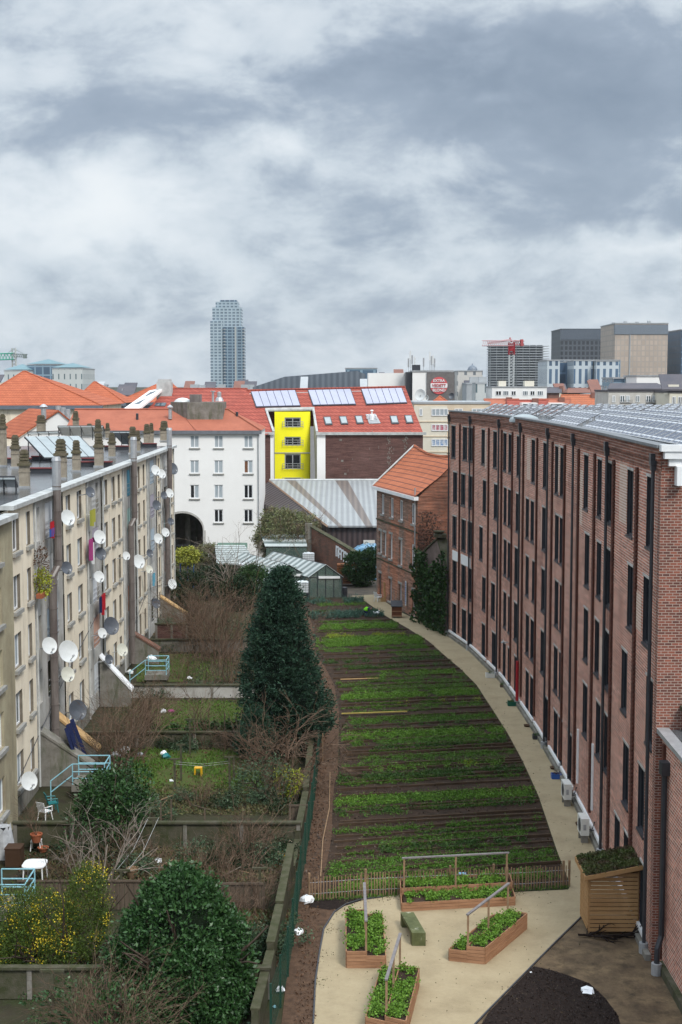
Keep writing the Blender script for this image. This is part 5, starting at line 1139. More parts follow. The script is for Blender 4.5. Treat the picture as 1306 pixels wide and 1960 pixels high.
# ruined gable wall with ivy between the house and the mill
G0, G1 = Vector((6.75, 119.2, 0)), Vector((8.55, 112.5, 0)); gu = (G1 - G0)
rw = thing('ruined_gable', 'old gable wall with stone coping standing between the brick house and the mill', 'wall', G0)
gd = Vector((.35, .09, 0)); pk = G0 + gu * .62
b = B().slab([G0, G1, G1 + Vector((0, 0, 5.0)), pk + Vector((0, 0, 7.4)), G0 + Vector((0, 0, 5.6))], gd); put('wall', b, mat('pinkish_old_render', (.20, .15, .135), .95, (.11, .085, .075), 1), rw)
b = B().slab([pk + Vector((-.1, 0, 7.42)), G1 + Vector((-.1, 0, 5.0)), G1 + Vector((-.1, 0, 5.18)), pk + Vector((-.1, 0, 7.6))], (.8, .2, 0)).slab([G0 + Vector((-.1, 0, 5.62)), pk + Vector((-.1, 0, 7.42)), pk + Vector((-.1, 0, 7.55)), G0 + Vector((-.1, 0, 5.75))], (.6, .15, 0))
b.obox(pk + Vector((-.3, -.5, 7.6)), (1.0, 0, 0), (0, 1.0, 0), (0, 0, .25)).tube([pk + Vector((.1, 0, 7.85)), pk + Vector((.1, 0, 8.1))], .3, .5, n=8); put('coping', b, M['concrete_dark'], rw)
n = 5200; f_ = NP.random(n); hz = NP.random(n) ** .85 * (5.6 + .8 * np.sin(f_ * 9) + .6 * np.sin(f_ * 23)) * (1 - .12 * np.abs(f_ - .5)); P = np.stack([G0.x + gu.x * (f_ * 1.12 - .02) - .25 - NP.random(n) * .45 * (1 + .6 * np.sin(hz * 3 + f_ * 12)), G0.y + gu.y * (f_ * 1.12 - .02), hz], 1)
tag(leafmesh('ivy', P, .24, M['ivy'], base=(G0.x, G0.y, 0), aspect=.8, N=np.tile([-.75, -.6, .3], (n, 1)) * .6), 'dense dark ivy climbing the old gable wall beside the mill', 'ivy')
n = 900; P = np.stack([NP.normal(7.4, .5, n), NP.normal(119.4, .1, n), NP.uniform(5.2, 9.2, n)], 1); tag(leafmesh('creeper', P, .2, mat('dry_creeper', (.05, .04, .035), .9), base=(7.4, 119.3, 5.2), aspect=.4), 'dark bare creeper on the side wall of the old brick house', 'creeper')
b = B(); p = at(860, 1200); b.tube([(p.x - .6, p.y + 2, .9), (p.x - .5, p.y + 2, 2.5)], .09, n=8); tag(put('hose', b, M['red']), 'red hanging pipe against the ivy beside the mill', 'pipe')
# ================================================================ greenhouses and yard beyond the field
def greenhouse(label, xl, xr, y0, y1, hw_, hr, group=None, xr_off=0.0):
    """ridge runs along y; xr_off shifts the far end sideways"""
    r_ = thing('greenhouse', label, 'greenhouse', (xl, y0, 0), group); xm = (xl + xr) / 2
    f = B(); o = Vector((xr_off, 0, 0))
    def F(x, y, z): return Vector((x, y, z)) + o * ((y - y0) / (y1 - y0))
    n = 7
    for i in range(n + 1):
        y = y0 + (y1 - y0) * i / n
        for p, q in ((F(xl, y, 0), F(xl, y, hw_)), (F(xr, y, 0), F(xr, y, hw_)), (F(xl, y, hw_), F(xm, y, hr)), (F(xr, y, hw_), F(xm, y, hr))): f.tube([p, q], .045, n=4)
    for x, z in ((xl, hw_), (xr, hw_), (xm, hr), (xl, .4)): f.tube([F(x, y0, z), F(x, y1, z)], .05, n=4)
    for i in range(5): x = xl + (xr - xl) * i / 4; f.tube([F(x, y0, 0), F(x, y0, hw_ + (hr - hw_) * (1 - abs(i - 2) / 2))], .04, n=4)
    f.tube([F(xl, y0, hw_), F(xr, y0, hw_)], .04, n=4); put('frame', f, M['dark_metal'], r_)
    g = B(); g.quad(F(xl, y0, 0), F(xl, y1, 0), F(xl, y1, hw_), F(xl, y0, hw_)); g.quad(F(xr, y0, 0), F(xr, y1, 0), F(xr, y1, hw_), F(xr, y0, hw_)); g.poly([F(xl, y0, 0), F(xr, y0, 0), F(xr, y0, hw_), F(xm, y0, hr), F(xl, y0, hw_)]); put('glazing', g, M['gh_glass'], r_)
    g = B().slab([F(xl - .1, y0 - .1, hw_), F(xl - .1, y1, hw_), F(xm, y1, hr), F(xm, y0 - .1, hr)], (0, 0, .04)); g.slab([F(xr + .1, y0 - .1, hw_), F(xm + .01, y0 - .1, hr), F(xm + .01, y1, hr), F(xr + .1, y1, hw_)], (0, 0, .04)); put('roof', g, M['gh_roof'], r_)
    put('door_rail', B().box(xl + .9, xl + 2.9, y0 - .12, y0 - .06, hw_ - .1, hw_ + .12), M['white'], r_)
    v = B(); [v.box(xm - .9 - .3, xm - .9 + .3, y0 + k, y0 + k + .5, (hw_ + hr) / 2 + .0, (hw_ + hr) / 2 + .35) for k in (3, 8)]
    put('staging', B().box(xl + .3, xr - .3, y0 + .5, y1 - .5, .0, .7), M['crop_dark'] if 0 else M['wood_old'], r_)
    return r_
greenhouse('glass greenhouse with pale ribbed roof and gable door facing the field, the right one', -3.0, 0.1, 132.6, 143, 1.9, 3.1, xr_off=-5.4)
greenhouse('greenhouse with ribbed roof half hidden by the tall conifer, the left one', -6.6, -3.4, 134.2, 144, 1.9, 2.9, xr_off=-5.0)
p = at(525, 1118); r_ = thing('lean_to', 'small glazed lean-to behind the greenhouses under the olive bush', 'shed', (-7.5, 149.5, 0))
put('roof', B().slab([(-8.0, 149, 2.9), (-3.5, 149, 2.9), (-4, 151.5, 3.9), (-8.6, 151.5, 3.9)], (0, 0, .06)), M['gh_roof'], r_); put('wall', B().box(-7.9, -3.6, 149.1, 151.3, 0, 2.85), M['gh_glass'], r_)
r_ = thing('garden_hut', 'low hut with green roof in front of the white wall', 'shed', (-13, 152, 0))
put('roof', B().slab([(-14.0, 151, 1.9), (-10, 151, 1.9), (-10.2, 154, 2.7), (-13.4, 154, 2.7)], (0, 0, .08)), mat('green_felt', (.12, .19, .15), .8), r_); put('wall', B().box(-13.8, -10.2, 151.2, 153.8, 0, 1.88), M['wood_old'], r_)
r_ = thing('garden_hut', 'flat roofed grey shed left of the greenhouses', 'shed', (-11, 146, 0))
put('roof', B().slab([(-12.4, 141, 2.0), (-8.4, 141, 2.0), (-10.2, 150, 2.9), (-13.4, 150, 2.9)], (0, 0, .08)), M['gh_roof'], r_); put('wall', B().box(-12, -8.7, 141.2, 148, 0, 1.98), M['wood_old'], r_)
def ibc(x, y, label, z=0.35):
    r_ = thing('water_tank', label, 'water tank', (x, y, 0)); put('tank', B().box(x - .58, x + .58, y - .5, y + .5, z + .15, z + 1.1).box(x - .5, x + .5, y - .42, y + .42, z + 1.1, z + 1.17).lathe((x, y, z + 1.17), [(.15, 0), (.15, .08), (0, .08)], n=8), M['ibc'], r_)
    c = B()
    for k in range(5):
        q = z + .2 + k * .22; c.box(x - .62, x + .62, y - .545, y - .52, q, q + .03); c.box(x + .6, x + .625, y - .54, y + .54, q, q + .03); c.box(x - .625, x - .6, y - .54, y + .54, q, q + .03)
    for k in range(6): q = x - .62 + k * .248; c.box(q - .012, q + .012, y - .57, y - .546, z + .15, z + 1.15)
    put('cage', c, M['zinc'], r_); put('pallet', B().box(x - .62, x + .62, y - .56, y + .56, z - .02, z + .12), M['dark_metal'], r_)
    if z > .1: put('stand', B().box(x - .6, x - .45, y - .5, y + .5, 0, z - .03).box(x + .45, x + .6, y - .5, y + .5, 0, z - .03).box(x - .1, x + .1, y - .5, y + .5, 0, z - .03), M['dark_metal'], r_)
    return r_
p = at(578, 1150); ibc(p.x, p.y + .4, 'white caged water tank on blocks between the conifer and the greenhouse', .6)
p = far(577, 1098, 150); ibc(-4.4 + 1.0, 148.2, 'white caged water tank behind the right greenhouse', 1.2); ibc(-9.7, 141, 'white caged water tank beside the flat roofed grey shed', 1.0)
p = at(505, 1140); ibc(-7.2, 132.8, 'white caged water tank half behind the top of the conifer', .5)
# brick wall with letters, stacked pallets, barrels
bwA, bwB = Vector((-3.2, 151.2, 0)), Vector((1.7, 142.8, 0)); bu = bwB - bwA; bn_ = Vector((-bu.y, bu.x, 0)).normalized()
r_ = thing('brick_garden_wall', 'crumbling brick wall with white painted letters behind the yard', 'wall', bwA)
put('wall', B().slab([bwA, bwB, bwB + Vector((0, 0, 3.0)), bwA.lerp(bwB, .5) + Vector((0, 0, 4.0)), bwA + Vector((0, 0, 4.9))], bn_ * -.35), M['brick_wall'], r_)
put('coping', B().slab([bwA + Vector((0, 0, 4.92)) + bn_ * .12, bwA.lerp(bwB, .5) + Vector((0, 0, 4.02)) + bn_ * .12, bwB + Vector((0, 0, 3.02)) + bn_ * .12, bwB + Vector((0, 0, 3.12)) + bn_ * .12, bwA.lerp(bwB, .5) + Vector((0, 0, 4.12)) + bn_ * .12, bwA + Vector((0, 0, 5.05)) + bn_ * .12], bn_ * -.6), M['concrete_dark'], r_)
put('buttress', B().box(bwA.x - .6, bwA.x + .1, bwA.y - .8, bwA.y + .2, 0, 5.2), M['concrete'], r_)
q = B(); s = .62
if bn_.x > 0: side = -1
else: side = 1
vw = Vector((-1, -.38, 0)).normalized()
for i in range(7):
    p = bwA + bu * s + Vector((0, 0, 2.3 - i * .13)); off = (bn_ if bn_.dot(Vector((0, -1, 0))) > 0 else -bn_) * .03
    if off.dot(bn_) < 0: off = off * 12.5
    d = bu.normalized(); q.obox(p + off, d * .14, off * .2, (0, 0, 1.1))
    q.obox(p + off + Vector((0, 0, .85)), d * .5, off * .2, (0, 0, .22))
    if i % 2: q.obox(p + off + Vector((0, 0, .35)), d * .42, off * .2, (0, 0, .2))
    if i % 3 == 0: q.obox(p + off + d * .38, d * .13, off * .2, (0, 0, .8))
    s += .052
put('painted_letters', q, M['paper'], r_)
def crate(x, y, z, w_, d_, h, label, m='wood_pale', rz=0.0, group=None):
    r_ = thing('wooden_crate', label, 'crate', (x, y, z), group); b = B(); n = max(2, int(h / .11))
    for k in range(n):
        q0 = z + h * k / n; q1 = q0 + h / n * .8
        b.box(x, x + w_, y, y + .015, q0, q1).box(x, x + w_, y + d_ - .015, y + d_, q0, q1).box(x, x + .015, y + .015, y + d_ - .015, q0, q1).box(x + w_ - .015, x + w_, y + .015, y + d_ - .015, q0, q1)
    put('slats', b, M[m], r_); b = B().box(x + .015, x + w_ - .015, y + .015, y + d_ - .015, z + .003, z + .02)
    for cx_ in (x + .016, x + w_ - .05):
        for cy_ in (y + .016, y + d_ - .05): b.box(cx_, cx_ + .034, cy_, cy_ + .034, z + .021, z + h - .005)
    put('corner_posts', b, M[m], r_); return r_
r_ = thing('pallet_stack', 'stack of brown pallet boxes with a white label beside the greenhouse', 'pallets', (.6, 139.5, 0))
b = B()
for k in range(9): b.box(-.4, 1.6, 140, 141.2, .25 + k * .22, .25 + k * .22 + .15)
put('pallets', b, mat('orange_wood', (.25, .10, .045), .8), r_); put('label_sheet', B().box(.9, 1.35, 139.96, 139.99, 1.55, 1.95), M['paper'], r_)
p = at(659, 1142); b = B().lathe((p.x, p.y, 0), [(.3, 0), (.33, .5), (.3, .9), (.27, .9), (0, .85)], n=12); tag(put('barrel', b, M['dark_metal']), 'dark barrel at the corner of the right greenhouse', 'barrel')
b = B(); n = 10     # parked vehicle under blue cover behind the ivy bush
prof = [(2.0 * math.cos(math.pi * i / n), 1.55 * math.sin(math.pi * i / n) ** .7) for i in range(n + 1)]
for i in range(n):
    for j in range(3): b.quad((3.0 + prof[i][0], 144 + j * 1.3, 1.9 + prof[i][1]), (3.0 + prof[i + 1][0], 144 + j * 1.3, 1.9 + prof[i + 1][1]), (3.0 + prof[i + 1][0], 145.3 + j * 1.3, 1.9 + prof[i + 1][1] * (1 - .04 * j)), (3.0 + prof[i][0], 145.3 + j * 1.3, 1.9 + prof[i][1]))
b.poly([(3.0 + x, 144, 1.9 + z) for x, z in prof]); b.box(1.0, 5.0, 144, 147.9, 0, 1.9)
tag(put('tarpaulin_cover', b, M['blue_tarp']), 'blue and white tarpaulin over a high stack behind the ivy bush', 'tarpaulin')
# crates and chair at the door of the old brick house
cp = at(735, 1152)
lv = [(0, 0, 0, .5, .4, .35, 'lowest left'), (.55, .1, 0, .5, .4, .38, 'lowest right'), (.3, .1, .39, .6, .4, .5, 'wide middle'), (.25, .15, .9, .5, .4, .3, 'upper'), (.3, .2, 1.21, .42, .36, .3, 'second highest'), (.28, .2, 1.52, .45, .36, .25, 'topmost')]
for (dx_, dy_, z_, w_, d_, h_, nm) in lv: crate(cp.x - .3 + dx_, cp.y + dy_, z_ + .008, w_, d_, h_, '%s pale wooden crate of the stack at the old brick house' % nm, group='crates at the old brick house')
def plastic_chair(x, y, rz, label, m='white', z=0.01, lying=False):
    r_ = thing('garden_chair', label, 'chair', (x, y, z)); o = Vector((x, y, z))
    b = B().box(x - .24, x + .24, y - .22, y + .22, z + .42, z + .45); put('seat', b, M[m], r_)
    b = B(); 
    for i in range(5): b.obox((x - .22 + i * .095, y + .2, z + .45), (.06, 0, 0), (0, .02, 0), (0, .12, .42))
    b.obox((x - .24, y + .3, z + .84), (.48, 0, 0), (0, .03, 0), (0, .02, .07)); put('backrest', b, M[m], r_)
    for sx in (-1, 1):
        for sy in (-1, 1): put('leg', B().tube([(x + sx * .2, y + sy * .18, z + .42), (x + sx * .25, y + sy * .24, z)], .03, .022, n=5), M[m], r_)
        put('armrest', B().tube([(x + sx * .25, y + .28, z + .68), (x + sx * .26, y - .2, z + .66), (x + sx * .25, y - .22, z + .43)], .028, n=5), M[m], r_)
    r_.rotation_euler = (0 if not lying else 1.3, 0, rz); return r_
plastic_chair(cp.x - .55, cp.y + .1, 2.2, 'white plastic garden chair beside the stacked crates at the old brick house')
b = B().slab([(cp.x - .1, cp.y + 1.2, 1.8), (cp.x + .3, cp.y + 1.2, 1.8), (cp.x + .3, cp.y + 1.2, 2.7), (cp.x + .1, cp.y + 1.2, 3.3), (cp.x - .05, cp.y + 1.2, 2.9)], (0, -.06, 0)); tag(put('board_sign', b, M['teal']), 'turquoise rounded board standing on top of the crates', 'board')
# hen house by the path
hp_ = at(760, 1183); r_ = thing('hen_house', 'small brown wooden hen house with dark lid on the path edge', 'hen house', hp_); x, y = hp_.x, hp_.y
put('body', B().box(x - .42, x + .42, y, y + .8, .15, .95), mat('red_brown_wood', (.15, .06, .035), .8), r_); put('lid', B().slab([(x - .5, y - .1, .98), (x + .5, y - .1, .98), (x + .5, y + .9, 1.35), (x - .5, y + .9, 1.35)], (0, 0, .05)), M['dark_metal'], r_)
for sx in (-1, 1):
    for yy_ in (y + .05, y + .75): put('leg', B().box(x + sx * .4 - .03, x + sx * .4 + .03, yy_ - .03, yy_ + .03, 0, .149), M['wood_stake'], r_)
put('trim', B().box(x - .44, x + .44, y - .03, y - .003, .55, .62).box(x - .44, x + .44, y - .03, y - .003, .15, .22), M['wood_red'], r_)
# crouching grower in lime jacket, and a hen
gp = at(704, 1180); r_ = thing('person', 'person in a lime green jacket bending down among the leek rows', 'person', gp); x, y = gp.x - .15, gp.y
sk_v = [(-.0, 0, .52), (.14, 0, .66), (.30, 0, .72), (.40, 0, .74), (.46, -.02, .76)]
def skin(name, vs_, es, rad, m, parent):
    me = bpy.data.meshes.new(name); o_ = ORG[parent]; me.from_pydata([tuple(Vector(v) - o_) for v in vs_], es, []); me.materials.append(m)
    ob = bpy.data.objects.new(name, me); COL.objects.link(ob); ob.parent = parent; ORG[ob] = o_
    md = ob.modifiers.new('skin', 'SKIN'); 
    for v, r in zip(me.skin_vertices[0].data, rad): v.radius = (r, r)
    me.skin_vertices[0].data[0].use_root = True
    sb = ob.modifiers.new('sub', 'SUBSURF'); sb.levels = 1; sb.render_levels = 2; return ob
V_ = [(x - .10, y, .50), (x + .06, y, .66), (x + .22, y, .74), (x + .32, y, .72), (x + .40, y - .01, .68), (x - .12, y - .1, .48), (x + .10, y - .14, .32), (x - .05, y - .14, .06), (x + .06, y - .16, .03), (x - .12, y + .1, .48), (x + .12, y + .14, .30), (x - .03, y + .14, .06), (x + .08, y + .16, .03), (x + .2, y - .17, .68), (x + .28, y - .2, .42), (x + .38, y - .14, .18), (x + .2, y + .17, .68), (x + .28, y + .2, .42), (x + .38, y + .12, .18)]
E_ = [(0, 1), (1, 2), (2, 3), (3, 4), (0, 5), (5, 6), (6, 7), (7, 8), (0, 9), (9, 10), (10, 11), (11, 12), (2, 13), (13, 14), (14, 15), (2, 16), (16, 17), (17, 18)]
skin('body', V_, E_, [.14, .15, .14, .06, .1, .09, .07, .045, .04, .09, .07, .045, .04, .06, .045, .035, .06, .045, .035], M['navy'], r_)
put('jacket', B().lathe((x - .12, y, .50), [(.0, 0), (.17, .02), (.19, .15), (.2, .28), (.17, .38), (.08, .42), (0, .43)], (.75, 0, .6), 12), M['hivis'], r_, smooth=True)
put('head', B().lathe((x + .36, y, .62), [(0, 0), (.07, .02), (.1, .09), (.1, .15), (.07, .2), (0, .22)], (.3, 0, 1), 10), M['skin'], r_, smooth=True); put('hair', B().lathe((x + .37, y, .73), [(.105, 0), (.11, .05), (.08, .11), (0, .14)], (.1, 0, 1), 10), M['dark_metal'], r_, smooth=True)
hn = thing('hen', 'white hen standing beside the person in the lime jacket', 'hen', (x + .95, y, 0)); hx = x + .95
put('body', B().lathe((hx - .2, y, .25), [(0, 0), (.07, .05), (.13, .16), (.14, .26), (.09, .36), (.05, .42), (0, .44)], (1, 0, .25), 10).tube([(hx + .12, y, .36), (hx + .19, y, .5), (hx + .2, y, .56)], .05, .045, n=8).tube([(hx - .18, y, .27), (hx - .3, y, .45)], .06, .03, n=6), M['paper'], hn, smooth=True)
for s in (-.05, .05): put('leg', B().tube([(hx, y + s, .22), (hx + .02, y + s, 0), (hx + .1, y + s, .01)], .014, n=4), M['yellow_plastic'], hn)
put('comb', B().box(hx + .17, hx + .24, y - .01, y + .01, .59, .65), M['red'], hn); put('beak', B().tube([(hx + .24, y, .55), (hx + .3, y, .54)], .018, .004, n=5), M['yellow_plastic'], hn)

# ================================================================ left gardens
for (nm, pp, m_) in (('lawn', [(270, 1520), (500, 1520), (500, 1440), (330, 1432), (250, 1440)], 'lawn'), ('lawn_middle', [(300, 1405), (470, 1405), (480, 1345), (290, 1345)], 'lawn'), ('lawn_far', [(262, 1305), (350, 1305), (370, 1252), (262, 1252)], 'lawn')):
    g_ = [at(*q) for q in pp]; sheet(nm, [(q.x, q.y) for q in g_], .004, M[m_])
def scatter(pp, n):
    g_ = [at(*q) for q in pp]; xs = [q.x for q in g_]; ys = [q.y for q in g_]; out_ = []
    while len(out_) < n:
        x, y = rnd.uniform(min(xs), max(xs)), rnd.uniform(min(ys), max(ys)); ins = False; j = len(g_) - 1
        for i in range(len(g_)):
            if (g_[i].y > y) != (g_[j].y > y) and x < (g_[j].x - g_[i].x) * (y - g_[i].y) / (g_[j].y - g_[i].y) + g_[i].x: ins = not ins
            j = i
        if ins: out_.append((x, y, .0))
    return np.array(out_)
LG = [[(262, 1512), (505, 1512), (505, 1434), (250, 1434)], [(290, 1402), (470, 1402), (480, 1342), (290, 1342)], [(262, 1303), (450, 1303), (440, 1255), (262, 1252)]]
P = np.concatenate([scatter(LG[0], 11000), scatter(LG[1], 8000), scatter(LG[2], 5000)]); gp_ = np.sin(P[:, 0] * 1.7) + np.sin(P[:, 1] * .9 + P[:, 0]) > -.6
tag(leafmesh('lawn_grass', P[gp_], .15, M['grass'], base=(-8, 75, 0), aspect=.25, up=.9), 'rough green lawn grass of the back gardens', 'grass', kind='stuff')
P = np.concatenate([scatter([(130, 1560), (560, 1560), (560, 1510), (240, 1500)], 7000), scatter([(60, 1690), (560, 1690), (575, 1625), (110, 1625)], 6500), scatter([(360, 1880), (520, 1850), (560, 1745), (420, 1740)], 5000), scatter([(230, 1440), (560, 1440), (500, 1330), (230, 1330)], 5000), scatter([(262, 1300), (560, 1300), (560, 1180), (300, 1180)], 8000)])
tag(leafmesh('dry_weeds', P, .17, M['drygrass'], base=(-8, 60, 0), aspect=.3, up=.8), 'dry yellowish weeds over the garden ground', 'weeds', kind='stuff')
P = np.concatenate([scatter([(20, 1690), (560, 1690), (575, 1625), (60, 1615)], 3500), scatter([(400, 1900), (530, 1850), (560, 1745), (420, 1740)], 5500), scatter([(150, 1560), (560, 1560), (560, 1440), (240, 1440)], 3000), scatter([(230, 1440), (560, 1440), (500, 1200), (280, 1200)], 3500)])
tag(leafmesh('leaf_litter', P, .13, M['litter'], base=(-8, 60, 0), aspect=.6, up=.15), 'brown leaf litter on the garden ground', 'leaf litter', kind='stuff')
def divider(pa, pb, pyb, h, label, m='concrete_dark', posts=5, th_=.12, cap=True, x0=None, x1=None):
    A, Bq = at(pa, pyb), at(pb, pyb)
    if x0 is not None: A.x = x0
    if x1 is not None: Bq.x = x1
    r_ = thing('garden_wall', label, 'garden wall', A); x_, X_, y = A.x, Bq.x, A.y
    put('panels', B().box(x_, X_, y, y + th_, 0, h), M[m], r_); pb_ = B(); n = posts
    for i in range(n): q = x_ + .1 + (X_ - x_ - .2) * i / (n - 1); pb_.box(q - .08, q + .08, y - .05, y - .003, 0, h)
    put('posts', pb_, M['concrete'], r_)
    if cap: put('coping', B().box(x_ - .03, X_ + .03, y - .1, y + th_ + .06, h + .003, h + .09), M['concrete_dark'], r_)
    return r_
divider(30, 585, 1622, 1.05, 'mossy concrete garden wall crossing behind the dead weeds', posts=6, x0=-14.2, x1=-1.75)
divider(-100, 509, 1912, 1.0, 'nearest concrete garden wall running behind the big laurel', 'concrete_dark', posts=5, x1=-2.3)
divider(149, 467, 1432, .85, 'dark concrete garden wall with ivy behind the two lawns', posts=4, x1=-4.8)
divider(217, 450, 1336, .8, 'pale whitewashed garden wall in the middle distance', 'grey_render', posts=4, x0=-14.6, x1=-5)
divider(275, 440, 1248, .9, 'far pale concrete garden wall beside the blue railing', 'concrete', posts=3, x0=-14.6, x1=-6)
divider(278, 352, 1224, 1.2, 'dull red brick garden fence at the far garden', 'brick_brown', posts=3, x0=-14.6, x1=-12)
def timber(pa, pb, pyb, h, label, x0=None, x1=None):
    A, Bq = at(pa, pyb), at(pb, pyb); r_ = thing('timber_fence', label, 'fence', A); x = A.x; b = B()
    while x < Bq.x: w_ = rnd.uniform(.12, .17); b.box(x, x + w_, A.y, A.y + .025, .02, h + rnd.uniform(-.06, .06)); x += w_ + .02
    put('boards', b, M['wood_old'], r_); put('rail', B().box(A.x, Bq.x, A.y + .03, A.y + .08, h * .8, h * .8 + .07).box(A.x, Bq.x, A.y - .05, A.y - .003, h - .04, h + .04), M['wood_old'], r_)
timber(35, 285, 1742, 1.15, 'grey vertical board fence behind the yellow flowering bushes'); timber(410, 505, 1740, 1.0, 'old board fence between the laurel and the green fence'); timber(285, 410, 1741, 1.1, 'board fence stretch hidden behind the laurel top')
timber(553, 592, 1572, .75, 'reed screen leaning on the concrete wall near the green fence')
# clothes-line posts
for (px, pt, pb_, wd, lb) in ((364, 1376, 1443, .5, 'beside the lawn wall'), (347, 1424, 1494, .45, 'left of the yellow stool'), (335, 1452, 1514, .5, 'in front of the yellow stool, to its left'), (440, 1448, 1520, .5, 'right of the yellow stool in the dry grass'), (448, 1451, 1494, .1, 'thin, behind the right one'), (461, 1379, 1440, .3, 'against the conifer'),
                              (102, 1852, 1975, .75, 'nearest one, standing in front of the bare brambles'), (233, 1664, 1735, .7, 'with the sagging line beside the basket'), (295, 1565, 1636, .55, 'rising in front of the mossy wall'), (498, 1660, 1732, .6, 'near the litter heap by the green fence')):
    p = at(px, pb_); h = (pb_ - pt) * p.y / FPX; r_ = thing('clothes_post', 'mossy concrete clothes line post with crossbar, %s' % lb, 'post', p, 'clothes line posts')
    put('post', B().box(p.x - .05, p.x + .05, p.y - .05, p.y + .05, 0, h), M['concrete_dark'], r_); put('crossbar', B().box(p.x - wd / 2, p.x + wd / 2, p.y - .045, p.y + .045, h + .002, h + .08), M['concrete_dark'], r_)
pa, pb_ = at(233, 1735), at(295, 1636)
for s in (-.22, .22): b = B().tube([(pa.x + s, pa.y, 1.38), (pa.x * .5 + pb_.x * .5 + s, pa.y * .5 + pb_.y * .5, 1.2), (pb_.x + s, pb_.y, 1.62)], .008, n=4); tag(put('clothes_line', b, M['gutter']), 'pale clothes line strung between two concrete posts', 'clothes line', 'clothes lines')
for s_ in (-.2, .2):
    a0, a1 = at(335, 1514), at(440, 1520); tag(put('clothes_line', B().tube([(a0.x, a0.y + s_, 1.42), ((a0.x + a1.x) / 2, a0.y + s_, 1.3), (a1.x, a1.y + s_, 1.6)], .006, n=4), M['gutter']), 'thin wire across the lawn near the yellow stool', 'clothes line', 'wires over the lawn')

# boundary: concrete base wall and green mesh fence
r_ = thing('boundary_wall', 'old concrete boundary wall with broad mossy top along the green fence', 'wall', (-2.1, 42, 0))
WP = [(-2.75, 42), (-2.5, 46.5), (-2.35, 50), (-2.15, 56.5), (-2.0, 60), (-1.8, 66), (-1.72, 76), (-1.72, 84)]
b = B(); c_ = B()
for (p, q), h in zip(zip(WP, WP[1:]), (.9, 1.2, 1.3, .35, .7, .9, .9)):
    b.obox((p[0], p[1], 0), (q[0] - p[0], q[1] - p[1] - .02, 0), (.22, 0, 0), (0, 0, h)); c_.obox((p[0] - .03, p[1], h + .003), (q[0] - p[0], q[1] - p[1] - .02, 0), (.3, 0, 0), (0, 0, .06))
put('wall', b, M['concrete_dark'], r_); put('coping', c_, mat('mossy_coping', (.085, .08, .052), .95, (.045, .05, .024), 3), r_)
r_ = thing('mesh_fence', 'green wire mesh fence with green posts along the soil strip', 'fence', (-2.0, 42, 0)); FP = [(-2.15, 42), (-1.95, 44.2), (-1.8, 46.6), (-1.72, 49.2), (-1.66, 52), (-1.6, 55), (-1.5, 58), (-1.42, 61), (-1.34, 64), (-1.28, 67), (-1.22, 70), (-1.18, 74), (-1.15, 78), (-1.12, 82), (-1.1, 86)]
for p in FP: put('post', B().box(p[0] - .035, p[0] + .035, p[1] - .035, p[1] + .035, 0, 1.75), M['post_green'], r_)
for p, q in zip(FP, FP[1:]):
    b = B(); d = Vector((q[0] - p[0], q[1] - p[1], 0)); n = int(d.length / .24)
    for i in range(1, n): s = Vector((p[0], p[1], 0)) + d * i / n; b.box(s.x - .005, s.x + .005, s.y - .005, s.y + .005, .05, 1.65)
    for k in range(8): b.tube([(p[0], p[1], .1 + k * .22), (q[0], q[1], .1 + k * .22)], .006, n=3)
    put('mesh_panel', b, M['post_green'], r_)
# pieces in the left gardens
def table(px, py, w_, d_, h, label, m='white'):
    p = at(px, py); r_ = thing('garden_table', label, 'table', p); x, y = p.x, p.y + d_ / 2; n = 16
    b = B().slab([(x + w_ / 2 * (abs(math.cos(t)) ** .5) * (1 if math.cos(t) > 0 else -1), y + d_ / 2 * (abs(math.sin(t)) ** .5) * (1 if math.sin(t) > 0 else -1), h) for t in [2 * math.pi * (i + .5) / n for i in range(n)]], (0, 0, .05)); put('tabletop', b, M[m], r_)
    for sx in (-1, 1):
        for sy in (-1, 1): put('leg', B().tube([(x + sx * w_ * .38, y + sy * d_ * .36, h), (x + sx * w_ * .42, y + sy * d_ * .42, 0)], .035, .025, n=6), M[m], r_)
    return r_
table(62, 1697, .95, 1.1, .72, 'white oval plastic garden table in the paved corner by the pots')
p = at(84, 1574); plastic_chair(p.x, p.y + .3, 2.6, 'white plastic chair tipped beside the near stair cheek')
p = at(96, 1560); plastic_chair(p.x, p.y + .5, 2.0, 'green plastic chair just behind the white one', 'teal_plastic')
def pot(px, py, r, h, label, plant=None, z=0, m='terracotta'):
    p = at(px, py, z); r_ = thing('flower_pot', label, 'pot', p); put('pot', B().lathe(p, [(0, .01), (r * .7, .01), (r, h * .85), (r * 1.12, h * .86), (r * 1.12, h), (r * .95, h), (r * .9, h * .8), (0, h * .8)], n=14), M[m], r_)
    if plant: 
        b = B()
        for i in range(9): branch(b, p + Vector((0, 0, h * .8)), Vector((rnd.gauss(0, .35), rnd.gauss(0, .35), 1)), plant, .012, 1, .5, 3, 3)
        put('plant', b, M['twig'], r_)
    return r_
r_ = thing('stool', 'white plastic stool carrying a terracotta pot', 'stool', at(70, 1627)); q_ = ORG[r_]; put('seat', B().box(q_.x - .22, q_.x + .22, q_.y - .2, q_.y + .2, .4, .44), M['white'], r_)
for sx in (-1, 1):
    for sy in (-1, 1): put('leg', B().tube([(q_.x + sx * .18, q_.y + sy * .16, .4), (q_.x + sx * .22, q_.y + sy * .2, 0)], .025, n=5), M['white'], r_)
pot(70, 1612, .24, .38, 'terracotta pot with a dry shrub on the white stool', .75, .44); pot(83, 1630, .22, .2, 'low terracotta bowl beside the stool'); pot(254, 1680, .26, .4, 'woven tan basket pot under the clothes post', None, 0, 'wood_stake')
